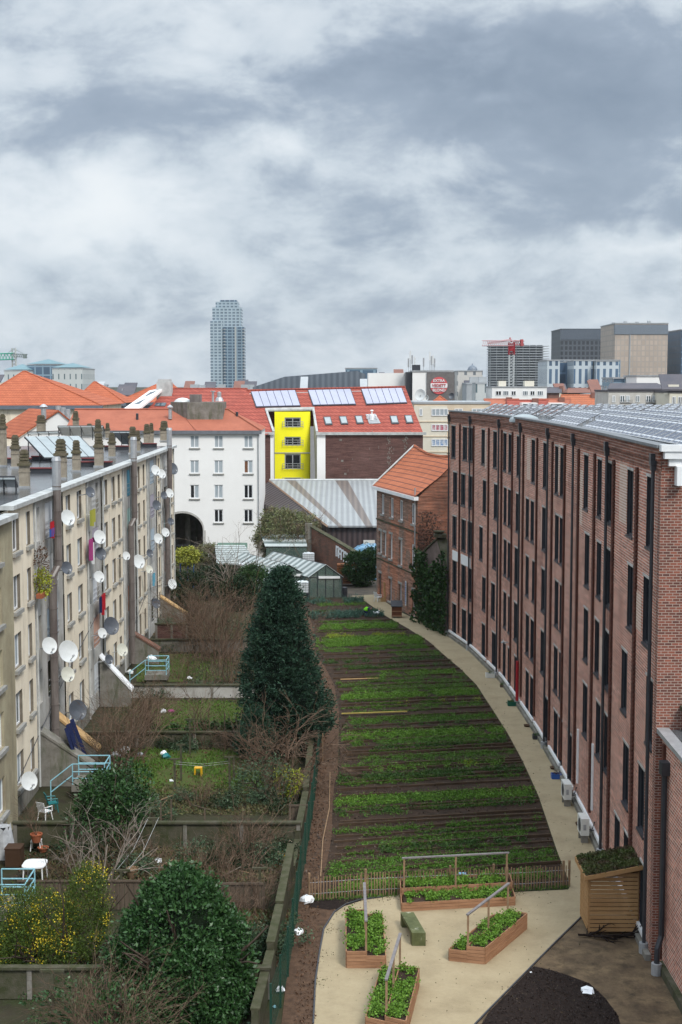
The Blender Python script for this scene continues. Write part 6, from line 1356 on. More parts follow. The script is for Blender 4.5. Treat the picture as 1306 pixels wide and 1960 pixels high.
r_ = thing('cabinet', 'dark brown open wooden cabinet standing outdoors at the left edge', 'cabinet', at(26, 1660)); q_ = ORG[r_]
put('carcass', B().box(q_.x - .35, q_.x + .3, q_.y, q_.y + .03, 0, .75).box(q_.x - .35, q_.x - .32, q_.y + .031, q_.y + .7, 0, .75).box(q_.x + .27, q_.x + .3, q_.y + .031, q_.y + .7, 0, .75).box(q_.x - .32, q_.x + .27, q_.y + .031, q_.y + .7, .36, .39).box(q_.x - .37, q_.x + .32, q_.y - .02, q_.y + .72, .751, .79), mat('dark_brown_wood', (.07, .04, .025), .7), r_)
b = B(); q_ = at(8, 1640); 
for i in range(9):
    a0, a1 = i * .7, (i + 1) * .7; b.quad((q_.x + .55 * math.cos(a0), q_.y + .5 * math.sin(a0), 0), (q_.x + .55 * math.cos(a1), q_.y + .5 * math.sin(a1), 0), (q_.x + .3 * math.cos(a1), q_.y + .3 * math.sin(a1), 1.3 + .2 * math.sin(i)), (q_.x + .3 * math.cos(a0), q_.y + .3 * math.sin(a0), 1.3 + .2 * math.sin(i + 3)))
b.poly([(q_.x + .3 * math.cos(i * .7), q_.y + .3 * math.sin(i * .7), 1.35) for i in range(9)]); tag(put('plastic_cover', b, M['plastic_sheet']), 'crumpled clear plastic sheet over a tall bundle at the left edge', 'plastic sheet')
q_ = at(380, 1484); r_ = thing('stool', 'yellow plastic stool standing alone on the lawn', 'stool', q_); put('seat', B().box(q_.x - .2, q_.x + .2, q_.y - .17, q_.y + .17, .38, .43), M['yellow_plastic'], r_)
for sx in (-1, 1):
    for sy in (-1, 1): put('leg', B().obox((q_.x + sx * .17 - .035, q_.y + sy * .14 - .03, 0), (.07, 0, 0), (0, .06, 0), (-sx * .01, 0, .379)), M['yellow_plastic'], r_)
def bag(px, py, s, label, m='paper', cat='bag', name='plastic_bag', z=0.0, flat=.6):
    p = at(px, py, z); b = B(); n = 9; prof = [(0, 0), (.8, .05), (1, .35), (.75, .7), (.35, .9), (0, 1.0)]
    b.lathe(p, [(r * s * .5, h * s * flat) for r, h in prof], (rnd.uniform(-.3, .3), rnd.uniform(-.3, .3), 1), n); b.v = [(v[0] + rnd.uniform(-.12, .12) * s, v[1] + rnd.uniform(-.12, .12) * s, max(v[2] + rnd.uniform(-.08, .08) * s, .015)) for v in b.v]
    return tag(put(name, b, M[m]), label, cat)
bag(588, 1728, .5, 'white bag against the foot of the green fence near the picket fence'); bag(571, 1787, .36, 'white scrap in the middle of the soil strip'); bag(538, 1898, .32, 'white scrap at the bottom of the soil strip'); bag(526, 1929, .14, 'tiny pale blue scrap near the bottom fence post', 'teal')
bag(1124, 1898, .5, 'crumpled white paper on the black compost bed', flat=.2, name='paper_sheet', cat='paper'); bag(1017, 1862, .12, 'tiny white scrap at the tip of the compost bed', flat=.3)
bag(318, 1452, .5, 'teal and white ball shaped bag beside the near lawn', 'teal_plastic'); bag(314, 1445, .4, 'white bag lying on the teal one'); bag(313, 1365, .45, 'white bag on the middle lawn'); bag(328, 1365, .4, 'magenta bag on the middle lawn', 'purple'); bag(328, 1496, .22, 'small white pebble like bag left of the yellow stool')
bag(242, 1440, .6, 'white rubbish bag under the bare bushes, left', 'dish_white'); bag(222, 1450, .55, 'white rubbish bag beside the navy sheet', 'dish_white'); bag(268, 1448, .4, 'small grey bag among the bare bushes', 'plastic_sheet'); bag(296, 1418, .5, 'clear plastic bag on the dark garden wall foot', 'plastic_sheet'); bag(165, 1432, .45, 'clear plastic bag beside the leaning board', 'plastic_sheet')
bag(363, 1300, .35, 'white square scrap on the pale garden wall', name='paper_sheet', cat='paper'); bag(290, 1262, .7, 'white sheet lying on the far landing', z=.6, flat=.4); bag(157, 1468, .6, 'white cloth lying on the near landing', z=.75, flat=.3); bag(160, 1440, .5, 'bright green bag behind the near landing', 'lime'); bag(248, 1290, .5, 'grey bucket shape beside the far landing', 'dish_white')
for (px, py, s, m_, lb) in ((508, 1630, .5, 'paper', 'white bag, left of the litter heap'), (530, 1615, .6, 'plastic_sheet', 'clear sheet on the litter heap'), (548, 1608, .55, 'paper', 'white sack at the right of the litter heap'), (538, 1640, .4, 'yellow_plastic', 'yellowish scrap at the front of the litter heap'), (520, 1625, .5, 'wood_pale', 'tan cardboard in the litter heap'), (556, 1628, .35, 'paper', 'small white scrap by the boundary wall'), (303, 1650, .3, 'paper', 'white pebble like bag above the laurel')): bag(px, py, s, lb, m_)
P = np.concatenate([scatter([(485, 1650), (560, 1650), (572, 1600), (500, 1605)], 900)]); P[:, 2] = NP.uniform(0, .25, len(P)); tag(leafmesh('rubbish', P, .16, leafmat('rubbish_bits', (.5, .42, .32), (.14, .08, .05)), base=(-3, 62, 0), aspect=.7, up=.1), 'tan and brown rubbish bits heaped by the boundary wall', 'rubbish', kind='stuff')
q_ = at(378, 1320); 
# ================================================================ plaza: planters, bench, shed, picket fence
def planter(c, label, h=(.42, .62)):
    """c: four ground corners (near-left, near-right, far-right, far-left); stepped in two strips along its length; rail on posts"""
    n0, n1, f1, f0 = [Vector((p[0], p[1], 0)) for p in c['q']]; r_ = thing('planter', label, 'planter', (n0 + n1 + f1 + f0) / 4)
    L_ = c['long']     # 'y': long sides run n->f ; 'x': long sides run left->right
    def pt(u, v): return n0.lerp(n1, u).lerp(f0.lerp(f1, u), v)
    hs = c['h']; hl, hr = hs
    def side(b, p, q, z0, z1, th_=.035):
        k = max(1, round((z1 - z0) / .13)); d = q - p; n = Vector((d.y, -d.x, 0)).normalized() * th_; L = d.length; m = max(1, int(L / .9))
        for i in range(k):
            z = z0 + (z1 - z0) * i / k; hh = (z1 - z0) / k - .012
            for j in range(m): s0 = p + d * j / m + n * rnd.uniform(-.1, .1); b.obox(s0 + Vector((0, 0, z)), d / m * .995, n, (0, 0, hh))
    halves = [(0, .5, hl), (.5, 1, hr)]
    for (a, e_, h_) in halves:
        b = B()
        if L_ == 'y': cs = [pt(a, 0), pt(e_, 0), pt(e_, 1), pt(a, 1)]
        else: cs = [pt(0, a), pt(1, a), pt(1, e_), pt(0, e_)]
        for i in range(4): side(b, cs[i], cs[(i + 1) % 4], .01, h_)
        put('board_side', b, M['wood_red'], r_)
        cen = sum(cs, Vector()) / 4; ins = [p + (cen - p) * .03 for p in cs]
        put('soil', B().poly([(p.x, p.y, h_ - .06) for p in ins]), M['soil'], r_)
        A_ = ((cs[1] - cs[0]).length * (cs[3] - cs[0]).length); n = int(A_ * 42); P = []
        for i in range(n):
            u_, v_ = rnd.uniform(.05, .95), rnd.uniform(.03, .97); q = cs[0].lerp(cs[1], u_).lerp(cs[3].lerp(cs[2], u_), v_)
            if math.sin(q.x * 4.1 + q.y * 2) + math.sin(q.y * 3.3) < -1.25: continue
            s = rnd.uniform(.5, 1.3)
            for k in range(26): P.append((q.x + rnd.gauss(0, .075 * s), q.y + rnd.gauss(0, .075 * s), h_ - .05 + abs(rnd.gauss(0, .09)) * s + .02))
        o_ = leafmesh('crop', np.array(P), .075, M['crop_p'], r_, aspect=.8, up=.6)
    ra, rb_, zh = c['rail']; ra, rb_ = Vector((ra[0], ra[1], 0)), Vector((rb_[0], rb_[1], 0)); d = rb_ - ra; n = Vector((d.y, -d.x, 0)).normalized() * .1
    for t in (0.02, .5, .98): p = ra + d * t; put('rail_post', B().box(p.x - .035, p.x + .035, p.y - .035, p.y + .035, .05, zh), M['wood_stake'], r_)
    put('top_rail', B().obox(ra - n / 2 + Vector((0, 0, zh + .003)), d, n, (0, 0, .05)), M['rail_grey'], r_)
M['crop_p'] = leafmat('planter_leaves', (.065, .15, .015), (.15, .27, .04))
g = lambda x, y: at(x, y)
# back planter (long side along x)
nl, nr = at(770, 1745), at(985, 1733); fl, fr = at(772, 1745), at(985, 1733)
dv = Vector((.02, 2.0, 0)); planter({'q': [nl, nr, nr + dv, nl + dv], 'long': 'x', 'h': (.36, .58), 'rail': (nl + dv * .5 + Vector((.02, 0, 0)), nr + dv * .5 - Vector((.12, 0, 0)), 1.72)}, 'long raised planter parallel to the picket fence, farthest of the four')
# left planter
q = [at(664, 1853), at(738, 1853), at(722, 1768), at(655, 1765)]
nn_ = q[0]; planter({'q': [q[0], q[1], q[1] + Vector((-.02, 3.85, 0)), q[0] + Vector((0.0, 3.85, 0))], 'long': 'y', 'h': (.62, .46), 'rail': (q[0].lerp(q[1], .5) + Vector((0, .04, 0)), q[0].lerp(q[1], .5) + Vector((0, 3.8, 0)), 1.62)}, 'left raised planter pointing away from the camera, with a lengthwise rail')
# right planter (diagonal)
a_, b_, c_ = at(860, 1839), at(928, 1846), at(1008, 1778)
dd = (c_ - b_); planter({'q': [a_, b_, b_ + dd, a_ + dd], 'long': 'y', 'h': (.44, .62), 'rail': (a_.lerp(b_, .5), a_.lerp(b_, .5) + dd * .97, 1.68)}, 'right raised planter set diagonally on the sand')
# front planter
a_, b_ = at(701, 1972), at(776, 1990); dd = at(799, 1868) - b_; dd = Vector((.62, 3.9, 0))
planter({'q': [a_, b_, b_ + dd, a_ + dd], 'long': 'y', 'h': (.46, .62), 'rail': (a_.lerp(b_, .5) + dd * .03, a_.lerp(b_, .5) + dd * .98, 1.68)}, 'nearest raised planter cut by the bottom of the picture')
# bench
p0, p1 = at(789, 1811), at(814, 1811); r_ = thing('bench', 'mossy green stone bench between the four planters', 'bench', p0); dx_ = (p1.x - p0.x); fwd = Vector((-.33, 2.0, 0))
put('seat', B().obox(p0 + Vector((0, 0, .36)), (dx_ + .02, 0, 0), fwd, (0, 0, .13)), M['bench'], r_)
for t in (0, .86): put('leg', B().obox(p0 + fwd * t, (dx_ + .02, 0, 0), fwd * .14, (0, 0, .358)), M['bench'], r_)
# picket fence
r_ = thing('picket_fence', 'chestnut picket fence between the field and the plaza', 'fence', at(850, 1712)); b = B(); FPp = [at(592, 1724), at(700, 1716), at(850, 1709), at(1000, 1704), at(1090, 1698)]
nn_ = 0
for p, q in zip(FPp, FPp[1:]):
    d = q - p; n = int(d.length / .115)
    for i in range(n):
        s = p + d * i / n; h = rnd.uniform(.86, .98); j = rnd.uniform(-.02, .02); b.obox((s.x - .017 + j, s.y, 0), (.036, 0, 0), (0, .02, 0), (rnd.uniform(-.03, .03), 0, h))
put('picket', b, M['wood_stake'], r_)
b = B()
for z in (.25, .7): b.tube([p + Vector((0, .035, z)) for p in FPp], .008, n=3)
put('wire', b, M['zinc'], r_)
for px, py in ((592, 1724), (700, 1716), (862, 1709), (945, 1706), (1079, 1699), (1090, 1698)): p = at(px, py); put('fence_post', B().tube([(p.x, p.y + .07, 0), (p.x, p.y + .07, 1.08)], .05, n=8), M['wood_stake'], r_)
P = scatter([(600, 1726), (1088, 1702), (1088, 1694), (600, 1715)], 1600); tag(leafmesh('fence_grass', P, .16, M['grass'], base=(4, 54, 0), aspect=.2, up=1.1), 'grass tufts along the foot of the picket fence', 'grass', kind='stuff')
# bin shed with green roof
SX0, SX1, SY0, SY1 = at(1126, 1790).x, at(1222, 1790).x, at(1126, 1790).y, at(1126, 1790).y + 1.75
r_ = thing('bin_store', 'slatted larch bin store with a mossy green roof beside the mill', 'shed', (SX0, SY0, 0)); hl_, hr_ = 2.15, 2.45
b = B(); n = 14
for i in range(n):
    z = .14 + i * .158; j = rnd.uniform(0, .008)
    b.box(SX0 + .03, SX1 - .04, SY0 - .012 - j, SY0 + .012, z, z + .128)
put('front_slats', b, M['wood'], r_); b = B()
for i in range(n): z = .14 + i * .158; b.box(SX0 - .012, SX0 + .012, SY0 + .05, SY1, z, z + .128)
put('side_slats', b, M['wood'], r_); b = B()
for i in range(n): z = .14 + i * .158; b.box(SX0 + .03, SX1 - .04, SY1 - .012, SY1 + .012, z, z + .128)
put('back_slats', b, M['wood'], r_); b = B()
for i in range(n): z = .14 + i * .158; b.box(SX1 - .012, SX1 + .012, SY0 + .05, SY1 - .05, z, z + .128)
put('side_slats', b, M['wood'], r_)
for (x, y, h) in ((SX0, SY0, hl_), (SX1 - .07, SY0, hr_), (SX0, SY1 - .06, hl_), (SX1 - .07, SY1 - .06, hr_)): put('corner_post', B().box(x + .013, x + .07, y + .014, y + .07, 0, h - .08), M['wood'], r_)
rp = [(SX0 - .2, SY0 - .28, hl_ - .02), (SX1 + .12, SY0 - .28, hr_ + .1), (SX1 + .12, SY1 + .2, hr_ + .1), (SX0 - .2, SY1 + .2, hl_ - .02)]
put('roof_board', B().slab(rp, (0, 0, .16)), M['wood'], r_)
n = 5200; u_, v_ = NP.uniform(.02, .98, n), NP.uniform(.02, .98, n); P = np.stack([rp[0][0] + (rp[1][0] - rp[0][0]) * u_, rp[0][1] + (rp[3][1] - rp[0][1]) * v_, rp[0][2] + (rp[1][2] - rp[0][2]) * u_ + .17 + NP.uniform(0, .04, n)], 1)
leafmesh('green_roof', P, .08, leafmat('roof_moss', (.035, .06, .012), (.09, .10, .035), (.075, .05, .03)), r_, aspect=.8, up=.3)
put('substrate', B().slab([(p[0] + (.05 if p[0] < 10 else -.05), p[1] + (.05 if p[1] < SY0 else -.05), p[2] + .163) for p in rp], (0, 0, .02)), M['soil'], r_)
b = B(); 
for i in range(14): x = SX0 - .4 + i * .18; branch(b, Vector((x, SY0 - .35 + rnd.uniform(-.1, .1), .12)), Vector((1, rnd.uniform(-.3, .3), rnd.uniform(-.1, .25))), .7, .045, 1, .5, 3, 5)
tag(put('brushwood', b, M['soil_black']), 'dark log and brushwood lying in front of the bin store', 'brushwood')
# air conditioning units
for (px, py, lb) in ((1092, 1541, 'farther white air conditioning unit at the foot of the mill'), (1126, 1611, 'nearer white air conditioning unit at the foot of the mill')):
    p = at(px, py + 4); x1 = fx(p.y) - .28; r_ = thing('air_conditioner', lb, 'air conditioner', (x1 - .4, p.y, 0)); x, y = x1 - .42, p.y
    put('casing', B().box(x, x + .36, y, y + .95, .35, 1.1), M['ac'], r_); [put('foot', B().box(x + .03, x + .33, y + q, y + q + .1, 0, .349), M['concrete'], r_) for q in (.1, .75)]
    put('grille', B().lathe((x - .004, y + .38, .74), [(.0, .012), (.08, .012), (.1, 0), (.26, .0), (.28, .014), (.3, 0)], (-1, 0, 0), 16), M['dark_metal'], r_); put('side_panel', B().box(x + .1, x + .22, y - .012, y - .002, .6, .85), M['zinc'], r_)
    put('pipework', B().tube([(x + .36, y + .1, .6), (x + .5, y + .05, .65), (x + .6, y + .1, .95)], .03, n=5).tube([(x + .36, y + .2, .5), (x + .6, y + .2, .55)], .03, n=5), M['dark_metal'], r_)
for (px, py, m_, s, lb) in ((981, 1352, 'green_plastic', .55, 'green plastic crate with plants at the mill foot'), (1066, 1492, 'blue', .5, 'blue plastic tub with dry plant at the mill foot'), (1029, 1416, 'dark_metal', .5, 'dark wire crate at the mill foot'), (1116, 1592, 'zinc', .3, 'grey bucket beside the nearer air conditioning unit'), (939, 1298, 'ac', .6, 'pale box at the far mill foot'), (963, 1302 + 14, 'wood_old', .35, 'brown box at the far mill foot')):
    p = at(px, py); r_ = thing('crate', lb, 'crate', p); x = p.x; b = B()
    for (a, c, e_, f_) in ((x - s / 2, x + s / 2, p.y, p.y + .03), (x - s / 2, x + s / 2, p.y + s * .8, p.y + s * .8 + .03), (x - s / 2, x - s / 2 + .03, p.y + .031, p.y + s * .8), (x + s / 2 - .03, x + s / 2, p.y + .031, p.y + s * .8)): b.box(a, c, e_, f_, .01, s * .5)
    b.box(x - s / 2 + .03, x + s / 2 - .03, p.y + .03, p.y + s * .8, .015, .04); put('tub', b, M[m_], r_)
    P = np.array([(x + rnd.gauss(0, s * .2), p.y + s * .4 + rnd.gauss(0, s * .15), s * .4 + abs(rnd.gauss(0, .1))) for i in range(60)]); leafmesh('plant', P, .1, M['crop_dark'] if m_ != 'blue' else M['litter'], r_)
for (px, py, lb) in ((1009, 1391, 'small rusty drain box, farther one'), (1110, 1580, 'small rusty bowl beside the bucket'), (1060, 1472, 'small dark bowl beside the blue tub'), (745 + 85, 1206, 'dark lumps by the ivy, nearer one')):
    p = at(px, py); tag(put('bowl', B().lathe(p, [(0, .01), (.16, .02), (.22, .12), (.17, .12), (0, .05)], n=10), M['soil_red']), lb, 'bowl')
tag(put('plank', B().obox(at(652, 1302) + Vector((0, 0, .03)), (2.6, .4, 0), (0, .12, 0), (0, 0, .04)), M['wood_pale']), 'pale plank lying on the field, farther one', 'plank'); tag(put('plank', B().obox(at(654, 1371) + Vector((0, 0, .12)), (4.0, .6, 0), (0, .16, 0), (0, 0, .05)), mat('ochre_wood', (.33, .26, .07), .8)), 'yellow ochre plank lying on the field edge', 'plank')
tag(put('blue_scrap', B().obox(at(880, 1712) + Vector((0, .5, .62)), (.3, 0, 0), (0, .2, 0), (0, 0, .03)), M['blue_tarp']), 'small blue scrap among the leaves of the far planter', 'scrap')

# ================================================================ trees and bushes
# tall conifer
tx, ty = at(545, 1500).x - .35, 76.0
r_ = thing('conifer', 'tall dark green conifer standing between the back gardens and the field', 'tree', (tx, ty, 0)); trunk_part(r_, tx, ty, 9, .2, limbs=4)
def pxx(px, y): return (px - 653) / FPX * y
prof = []   # (photo y, left edge, right edge)
for (py, l, r) in ((1092, 534, 540), (1115, 520, 552), (1135, 508, 564), (1150, 499, 570), (1180, 488, 578), (1230, 476, 588), (1270, 467, 602), (1310, 460, 622), (1350, 464, 634), (1385, 466, 634), (1410, 458, 600), (1440, 454, 560), (1470, 460, 545), (1500, 468, 540)):
    z = far(545, py, ty).z; prof.append((z, pxx(l, ty), pxx(r, ty)))
prof.sort(); zs = [q[0] for q in prof]; ncl = 1700; Z = zs[0] + (zs[-1] - zs[0]) * NP.random(ncl) ** 1.15; A = NP.uniform(0, 2 * math.pi, ncl)
Lx = np.interp(Z, zs, [q[1] for q in prof]); Rx = np.interp(Z, zs, [q[2] for q in prof]); rad = (Rx - Lx) / 2 * .93; cx_ = (Lx + Rx) / 2
lum = 1 + .11 * np.sin(A * 5 + Z * 3.1) * np.sin(Z * 2.3 + A * 2) + .07 * np.sin(A * 11 + Z * 7); rr = np.where(NP.random(ncl) < .12, .6, NP.uniform(.86, 1.0, ncl)) * lum
Cn = np.stack([cx_ + np.cos(A) * rad * rr, ty + np.sin(A) * np.minimum(rad, 2.6) * rr, Z], 1); D = np.stack([np.cos(A), np.sin(A), np.full(ncl, .25)], 1); nl = 34
P = np.repeat(Cn, nl, 0) + NP.normal(size=(ncl * nl, 3)) * np.array([.15, .15, .13]) + np.repeat(D, nl, 0) * np.abs(NP.normal(size=(ncl * nl, 1))) * .14
leafmesh('crown', P, .17, M['conifer'], r_, aspect=.4, N=np.repeat(D, nl, 0) * .7)
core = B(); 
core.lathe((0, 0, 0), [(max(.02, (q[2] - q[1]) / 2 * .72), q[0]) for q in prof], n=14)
core.v = [(v[0] + np.interp(v[2], zs, [(q[1] + q[2]) / 2 for q in prof]), v[1] + ty, v[2]) for v in core.v]; put('shade_core', core, mat('conifer_core_shade', (.006, .013, .008), .95), r_)  # solid core filling the crown, near-black to stand in for inner shade
def bush(name, label, cat, x, y, zc, rad, ncl, nleaf, cr, ls, m, seed, aspect=.5, amp=.3, group=None, z0=0, trunk=.05, inner=.25, flowers=None, k=14, up=.3):
    r_ = thing(name, label, cat, (x, y, z0), group); b = B()
    for i in range(5):
        a = i * 1.3; branch(b, Vector((x + .08 * math.cos(a), y + .08 * math.sin(a), z0)), Vector((math.cos(a) * .5, math.sin(a) * .5, 1)), zc - z0 + rad[2] * .5, trunk, 1, .5, 3, 4)
    put('stem', b, M['bark'], r_); P, N = crown_pts((x, y, zc), rad, ncl, nleaf, cr, seed, amp, k, inner, z0 + .03); leafmesh('crown', P, ls, M[m], r_, aspect=aspect, N=N * .5, up=up)
    if flowers:
        P, N = crown_pts((x + flowers[2], y - .1, zc + flowers[1]), tuple(q * flowers[3] for q in rad), flowers[0] // 3, 60, .30, seed + 1, amp, 9, .1, z0); leafmesh('blossom', P, .055, M['yflower'], r_, aspect=.7)
    return r_
p = far(352, 1800, 44.3)
r_ = bush('laurel', 'big glossy cherry laurel filling the lower left foreground', 'bush', p.x + .05, 44.3, 2.2, (1.3, 1.3, 1.6), 500, 20, .30, .16, 'laurel', 3, .48, .20, trunk=.1, inner=.3, k=26)
LP, LN_ = [], []
for (px_, py_, y_, rx, rz, nn, sd_) in ((345, 1745, 44.6, .95, 1.15, 500, 1), (415, 1790, 44.4, .7, .9, 300, 2), (285, 1790, 44.5, .8, 1.0, 320, 3), (440, 1870, 44.0, .62, .95, 330, 4), (360, 1860, 43.3, 1.05, 1.1, 560, 5), (262, 1850, 44.2, .72, .95, 300, 6), (405, 1945, 43.4, .95, 1.0, 420, 7), (310, 1940, 43.4, .95, .9, 380, 8), (350, 1700, 44.9, .5, .62, 170, 9), (455, 1830, 44.3, .35, .4, 90, 10), (390, 1715, 44.6, .42, .5, 110, 11), (300, 1725, 44.7, .4, .5, 110, 12), (235, 1830, 44.4, .4, .5, 90, 13)):
    q = far(px_, py_, y_); P, N = crown_pts((q.x, y_, q.z), (rx, rx * 1.05, rz), int(nn * 1.25), 20, .26, sd_ + 50, .25, 12, .15, .1); LP.append(P); LN_.append(N)
leafmesh('crown', np.concatenate(LP), .15, M['laurel'], r_, aspect=.5, N=np.concatenate(LN_) * .5)
core = B().lathe((p.x + .05, 44.3, .2), [(.2, 0), (1.1, .9), (1.2, 2.0), (.95, 3.0), (.5, 3.6), (.02, 3.9)], n=14); put('shade_core', core, mat('laurel_core_shade', (.006, .012, .005), .95), r_)  # solid filler whose near-black colour paints the shade deep in the laurel
bush('laurel', 'rhododendron like dark bush rising over the near garden wall', 'bush', far(212, 1570, 60).x, 60.5, 1.75, (1.35, 1.2, 1.45), 430, 22, .34, .18, 'laurel', 8, .42, .7, inner=.2)
for (px, py, y, rad, sd, lb, fl, ox) in ((20, 1790, 47.5, (1.25, .9, 1.5), 5, 'yellow flowering bush at the left edge', 80, 0.1), (75, 1790, 47.0, (1.0, .9, 1.55), 6, 'dark green bush with yellow flowers beside the leftmost one', 46, .2), (165, 1750, 47.6, (.72, .8, 1.6), 7, 'green shrub with bright yellow blossom just left of the laurel', 55, 0.05)):
    q = far(px, py, y); bush('flowering_bush', lb, 'bush', q.x, y, q.z, rad, 320, 44, .28, .10, 'broom', sd, .25, .3, 'bushes with yellow flowers', flowers=(fl, -.1, ox, 1.04), up=.8)
bush('flowering_bush', 'low yellow flowering spray over the near concrete wall', 'bush', far(70, 1850, 46.5).x, 46.6, .95, (1.3, .6, .8), 160, 34, .28, .10, 'broom', 17, .3, .3, 'bushes with yellow flowers', flowers=(60, 0, -.3, 1.05))
p = at(545, 1545); bush('lime_shrub', 'lime yellow shrub at the foot of the conifer by the fence', 'bush', p.x + .1, 67.5, .75, (.7, .6, .6), 60, 24, .25, .13, 'lime', 9, .5, .4)
bush('grey_shrub', 'grey green arching shrub at the foot of the conifer', 'bush', at(500, 1560).x, 67.0, .95, (1.1, .8, 1.0), 120, 24, .35, .15, 'olive', 10, .35, .5)
bush('evergreen_bush', 'round evergreen bush left of the conifer foot', 'bush', far(490, 1430, 73.5).x, 73.5, 1.6, (.95, .9, 1.3), 260, 30, .22, .14, 'conifer', 12, .35, .2)
# far bushes
bush('olive_bush', 'big olive brown bush between the white building and the dark shed', 'bush', far(548, 1020, 152).x, 152.5, 3.7, (3.5, 2.4, 2.5), 700, 22, .45, .26, 'bushgreen', 14, .4, .3)
bare_shrub('bare_tree', 'bare brown shrub among the olive bush by the dark shed', 'bush', far(590, 1020, 151).x, 151.3, 5.6, 3.2, 46, 2, .035, lean=.6)
bush('ivy_bush', 'dark ivy covered bush between the brick wall and the old house', 'bush', far(693, 1090, 140).x, 140.0, 1.75, (1.5, 1.3, 1.75), 400, 24, .3, .2, 'ivy', 15, .7, .7)
r_ = bush('variegated_tree', 'small yellow green tree on blue poles near the archway', 'tree', far(355, 1083, 138).x, 138, 3.2, (1.15, 1.0, .8), 130, 26, .25, .2, 'yleaf', 16, .6, .2)
b = B(); x_ = far(355, 1083, 138).x
for dx_ in (-.5, .25, .8): b.tube([(x_ + dx_, 137.7, 0), (x_ + dx_ + .05, 137.7, 2.6)], .06, n=6)
b.box(x_ - .5, x_ + .85, 137.65, 137.75, 2.5, 2.6); tag(put('pole_frame', b, M['blue']), 'blue metal pole frame under the yellow green tree', 'frame')
for (px, py, y, rad, sd, lb, mt) in ((360, 1120, 130, (2.0, 1.2, 1.2), 21, 'dark evergreen hedge clump under the yellow green tree', 'evergreen'), (420, 1115, 132, (2.2, 1.2, 1.5), 22, 'dark evergreen clump in the middle of the far gardens', 'evergreen'), (345, 1150, 123, (1.7, 1.0, 1.0), 23, 'low dark hedge beside the far end of the block', 'evergreen'), (488, 1112, 127, (1.3, 1.1, 1.4), 24, 'bright olive green tree left of the conifer top', 'ivy'), (455, 1135, 125, (1.5, 1.0, 1.3), 25, 'dark bush left of the conifer shoulder', 'evergreen'), (400, 1065, 150, (1.6, 1.2, 1.2), 26, 'brownish green bush before the archway railing', 'bushgreen')):
    q = far(px, py, y); bush('evergreen_bush' if mt != 'ivy' else 'evergreen_tree', lb, 'bush', q.x, y, q.z, rad, 260, 22, .32, .2, mt, sd, .5, .35)
# bare shrubs
bare_shrub('bare_tree', 'bare grey twiggy tree in front of the white wall', 'tree', at(447, 1165).x, 128, 6.0, 1.6, 12, 3, .05, 'twig_grey', lean=.35)
for (px, py, h, sp, n, dp, r, m_, lb, lean) in ((415, 1262, 5.6, 5.0, 85, 2, .025, 'twig', 'large mass of reddish brown bare twigs left of the conifer', .45), (375, 1245, 5.0, 4.0, 60, 2, .022, 'twig', 'left half of the brown twig mass in the far garden', .5), (440, 1310, 3.6, 2.5, 34, 2, .02, 'twig', 'bare brown shrub close to the conifer, over the pale wall', .4), (395, 1425, 4.0, 1.2, 9, 2, .03, 'twig', 'tall thin bare sapling clump on the middle lawn', .3),
      (338, 1300, 2.6, 3.0, 26, 2, .018, 'twig', 'low bare thicket beside the far blue railing', .5), (218, 1480, 3.6, 2.6, 44, 2, .022, 'twig', 'dense bare brown bush near the block, behind the near landing', .55), (255, 1455, 3.8, 2.4, 40, 2, .022, 'twig', 'dense bare brown bush right of the first one', .55), (270, 1420, 3.4, 2.6, 34, 2, .02, 'twig', 'bare brown bush behind the other two, against the pale wall', .5), (300, 1395, 3.0, 1.6, 14, 2, .02, 'twig', 'thin bare shrub on the middle lawn edge', .4),
      (345, 1700, 1.9, 3.0, 26, 2, .014, 'twig', 'tangled bare canes before the mossy wall', .8), (440, 1690, 1.9, 3.2, 34, 2, .014, 'twig', 'tangled bare canes right of the laurel top', .8), (500, 1735, 1.7, 1.8, 46, 2, .014, 'twig', 'dense brown bramble heap against the boundary wall', .9), (480, 1650, 2.4, 1.4, 9, 2, .02, 'twig', 'small bare bush beside the litter heap', .45), (470, 1800, .9, 3.0, 40, 2, .010, 'twig', 'low brown dead growth right of the laurel', 1.0), (580, 1250, 3.4, 1.6, 12, 2, .018, 'twig', 'thin bare branches at the field edge beyond the conifer', .4), (595, 1215, 3.0, 1.4, 8, 2, .015, 'twig', 'faint bare shrub on the far field edge', .4)):
    p = at(px, py); bare_shrub('bare_shrub', lb, 'bush', p.x, p.y, h, sp, n, dp, r, m_, lean=lean)
p = at(565, 1545); bare_shrub('bare_tree', 'tangled bare grey brown tree in front of the conifer', 'tree', p.x - .25, 69.5, 3.9, .8, 9, 3, .055, 'twig', lean=.7, droop=.05, kids=4, seg=4)
p = at(545, 1520); bare_shrub('bare_shrub', 'twiggy drooping bush hanging before the conifer on its left', 'bush', p.x - .5, 70.3, 4.2, 1.8, 26, 2, .022, 'twig', lean=.9, droop=.12, seg=4)
p = at(185, 1735); bare_shrub('bare_tree', 'pale grey forked sapling beside the near garden wall', 'tree', p.x, p.y + 1.5, 3.4, .9, 5, 3, .045, 'twig_grey', lean=.45, kids=3)
p = at(130, 1745); bare_shrub('bare_tree', 'pale grey leaning branches over the paved corner', 'tree', p.x + .3, p.y + 2, 3.0, .8, 5, 2, .035, 'twig_grey', lean=.9)
bare_shrub('bramble', 'tall arching bare canes at the bottom left foreground', 'bush', far(215, 1900, 41.5).x, 41.4, 2.9, 3.6, 90, 2, .013, 'twig', lean=.95, droop=.07, seg=4)
bush('bramble', 'dark leafy undergrowth beneath the foreground canes', 'bush', far(210, 1930, 42).x, 42.3, .7, (1.9, .7, .8), 170, 22, .3, .13, 'laurel', 31, .5, .3)
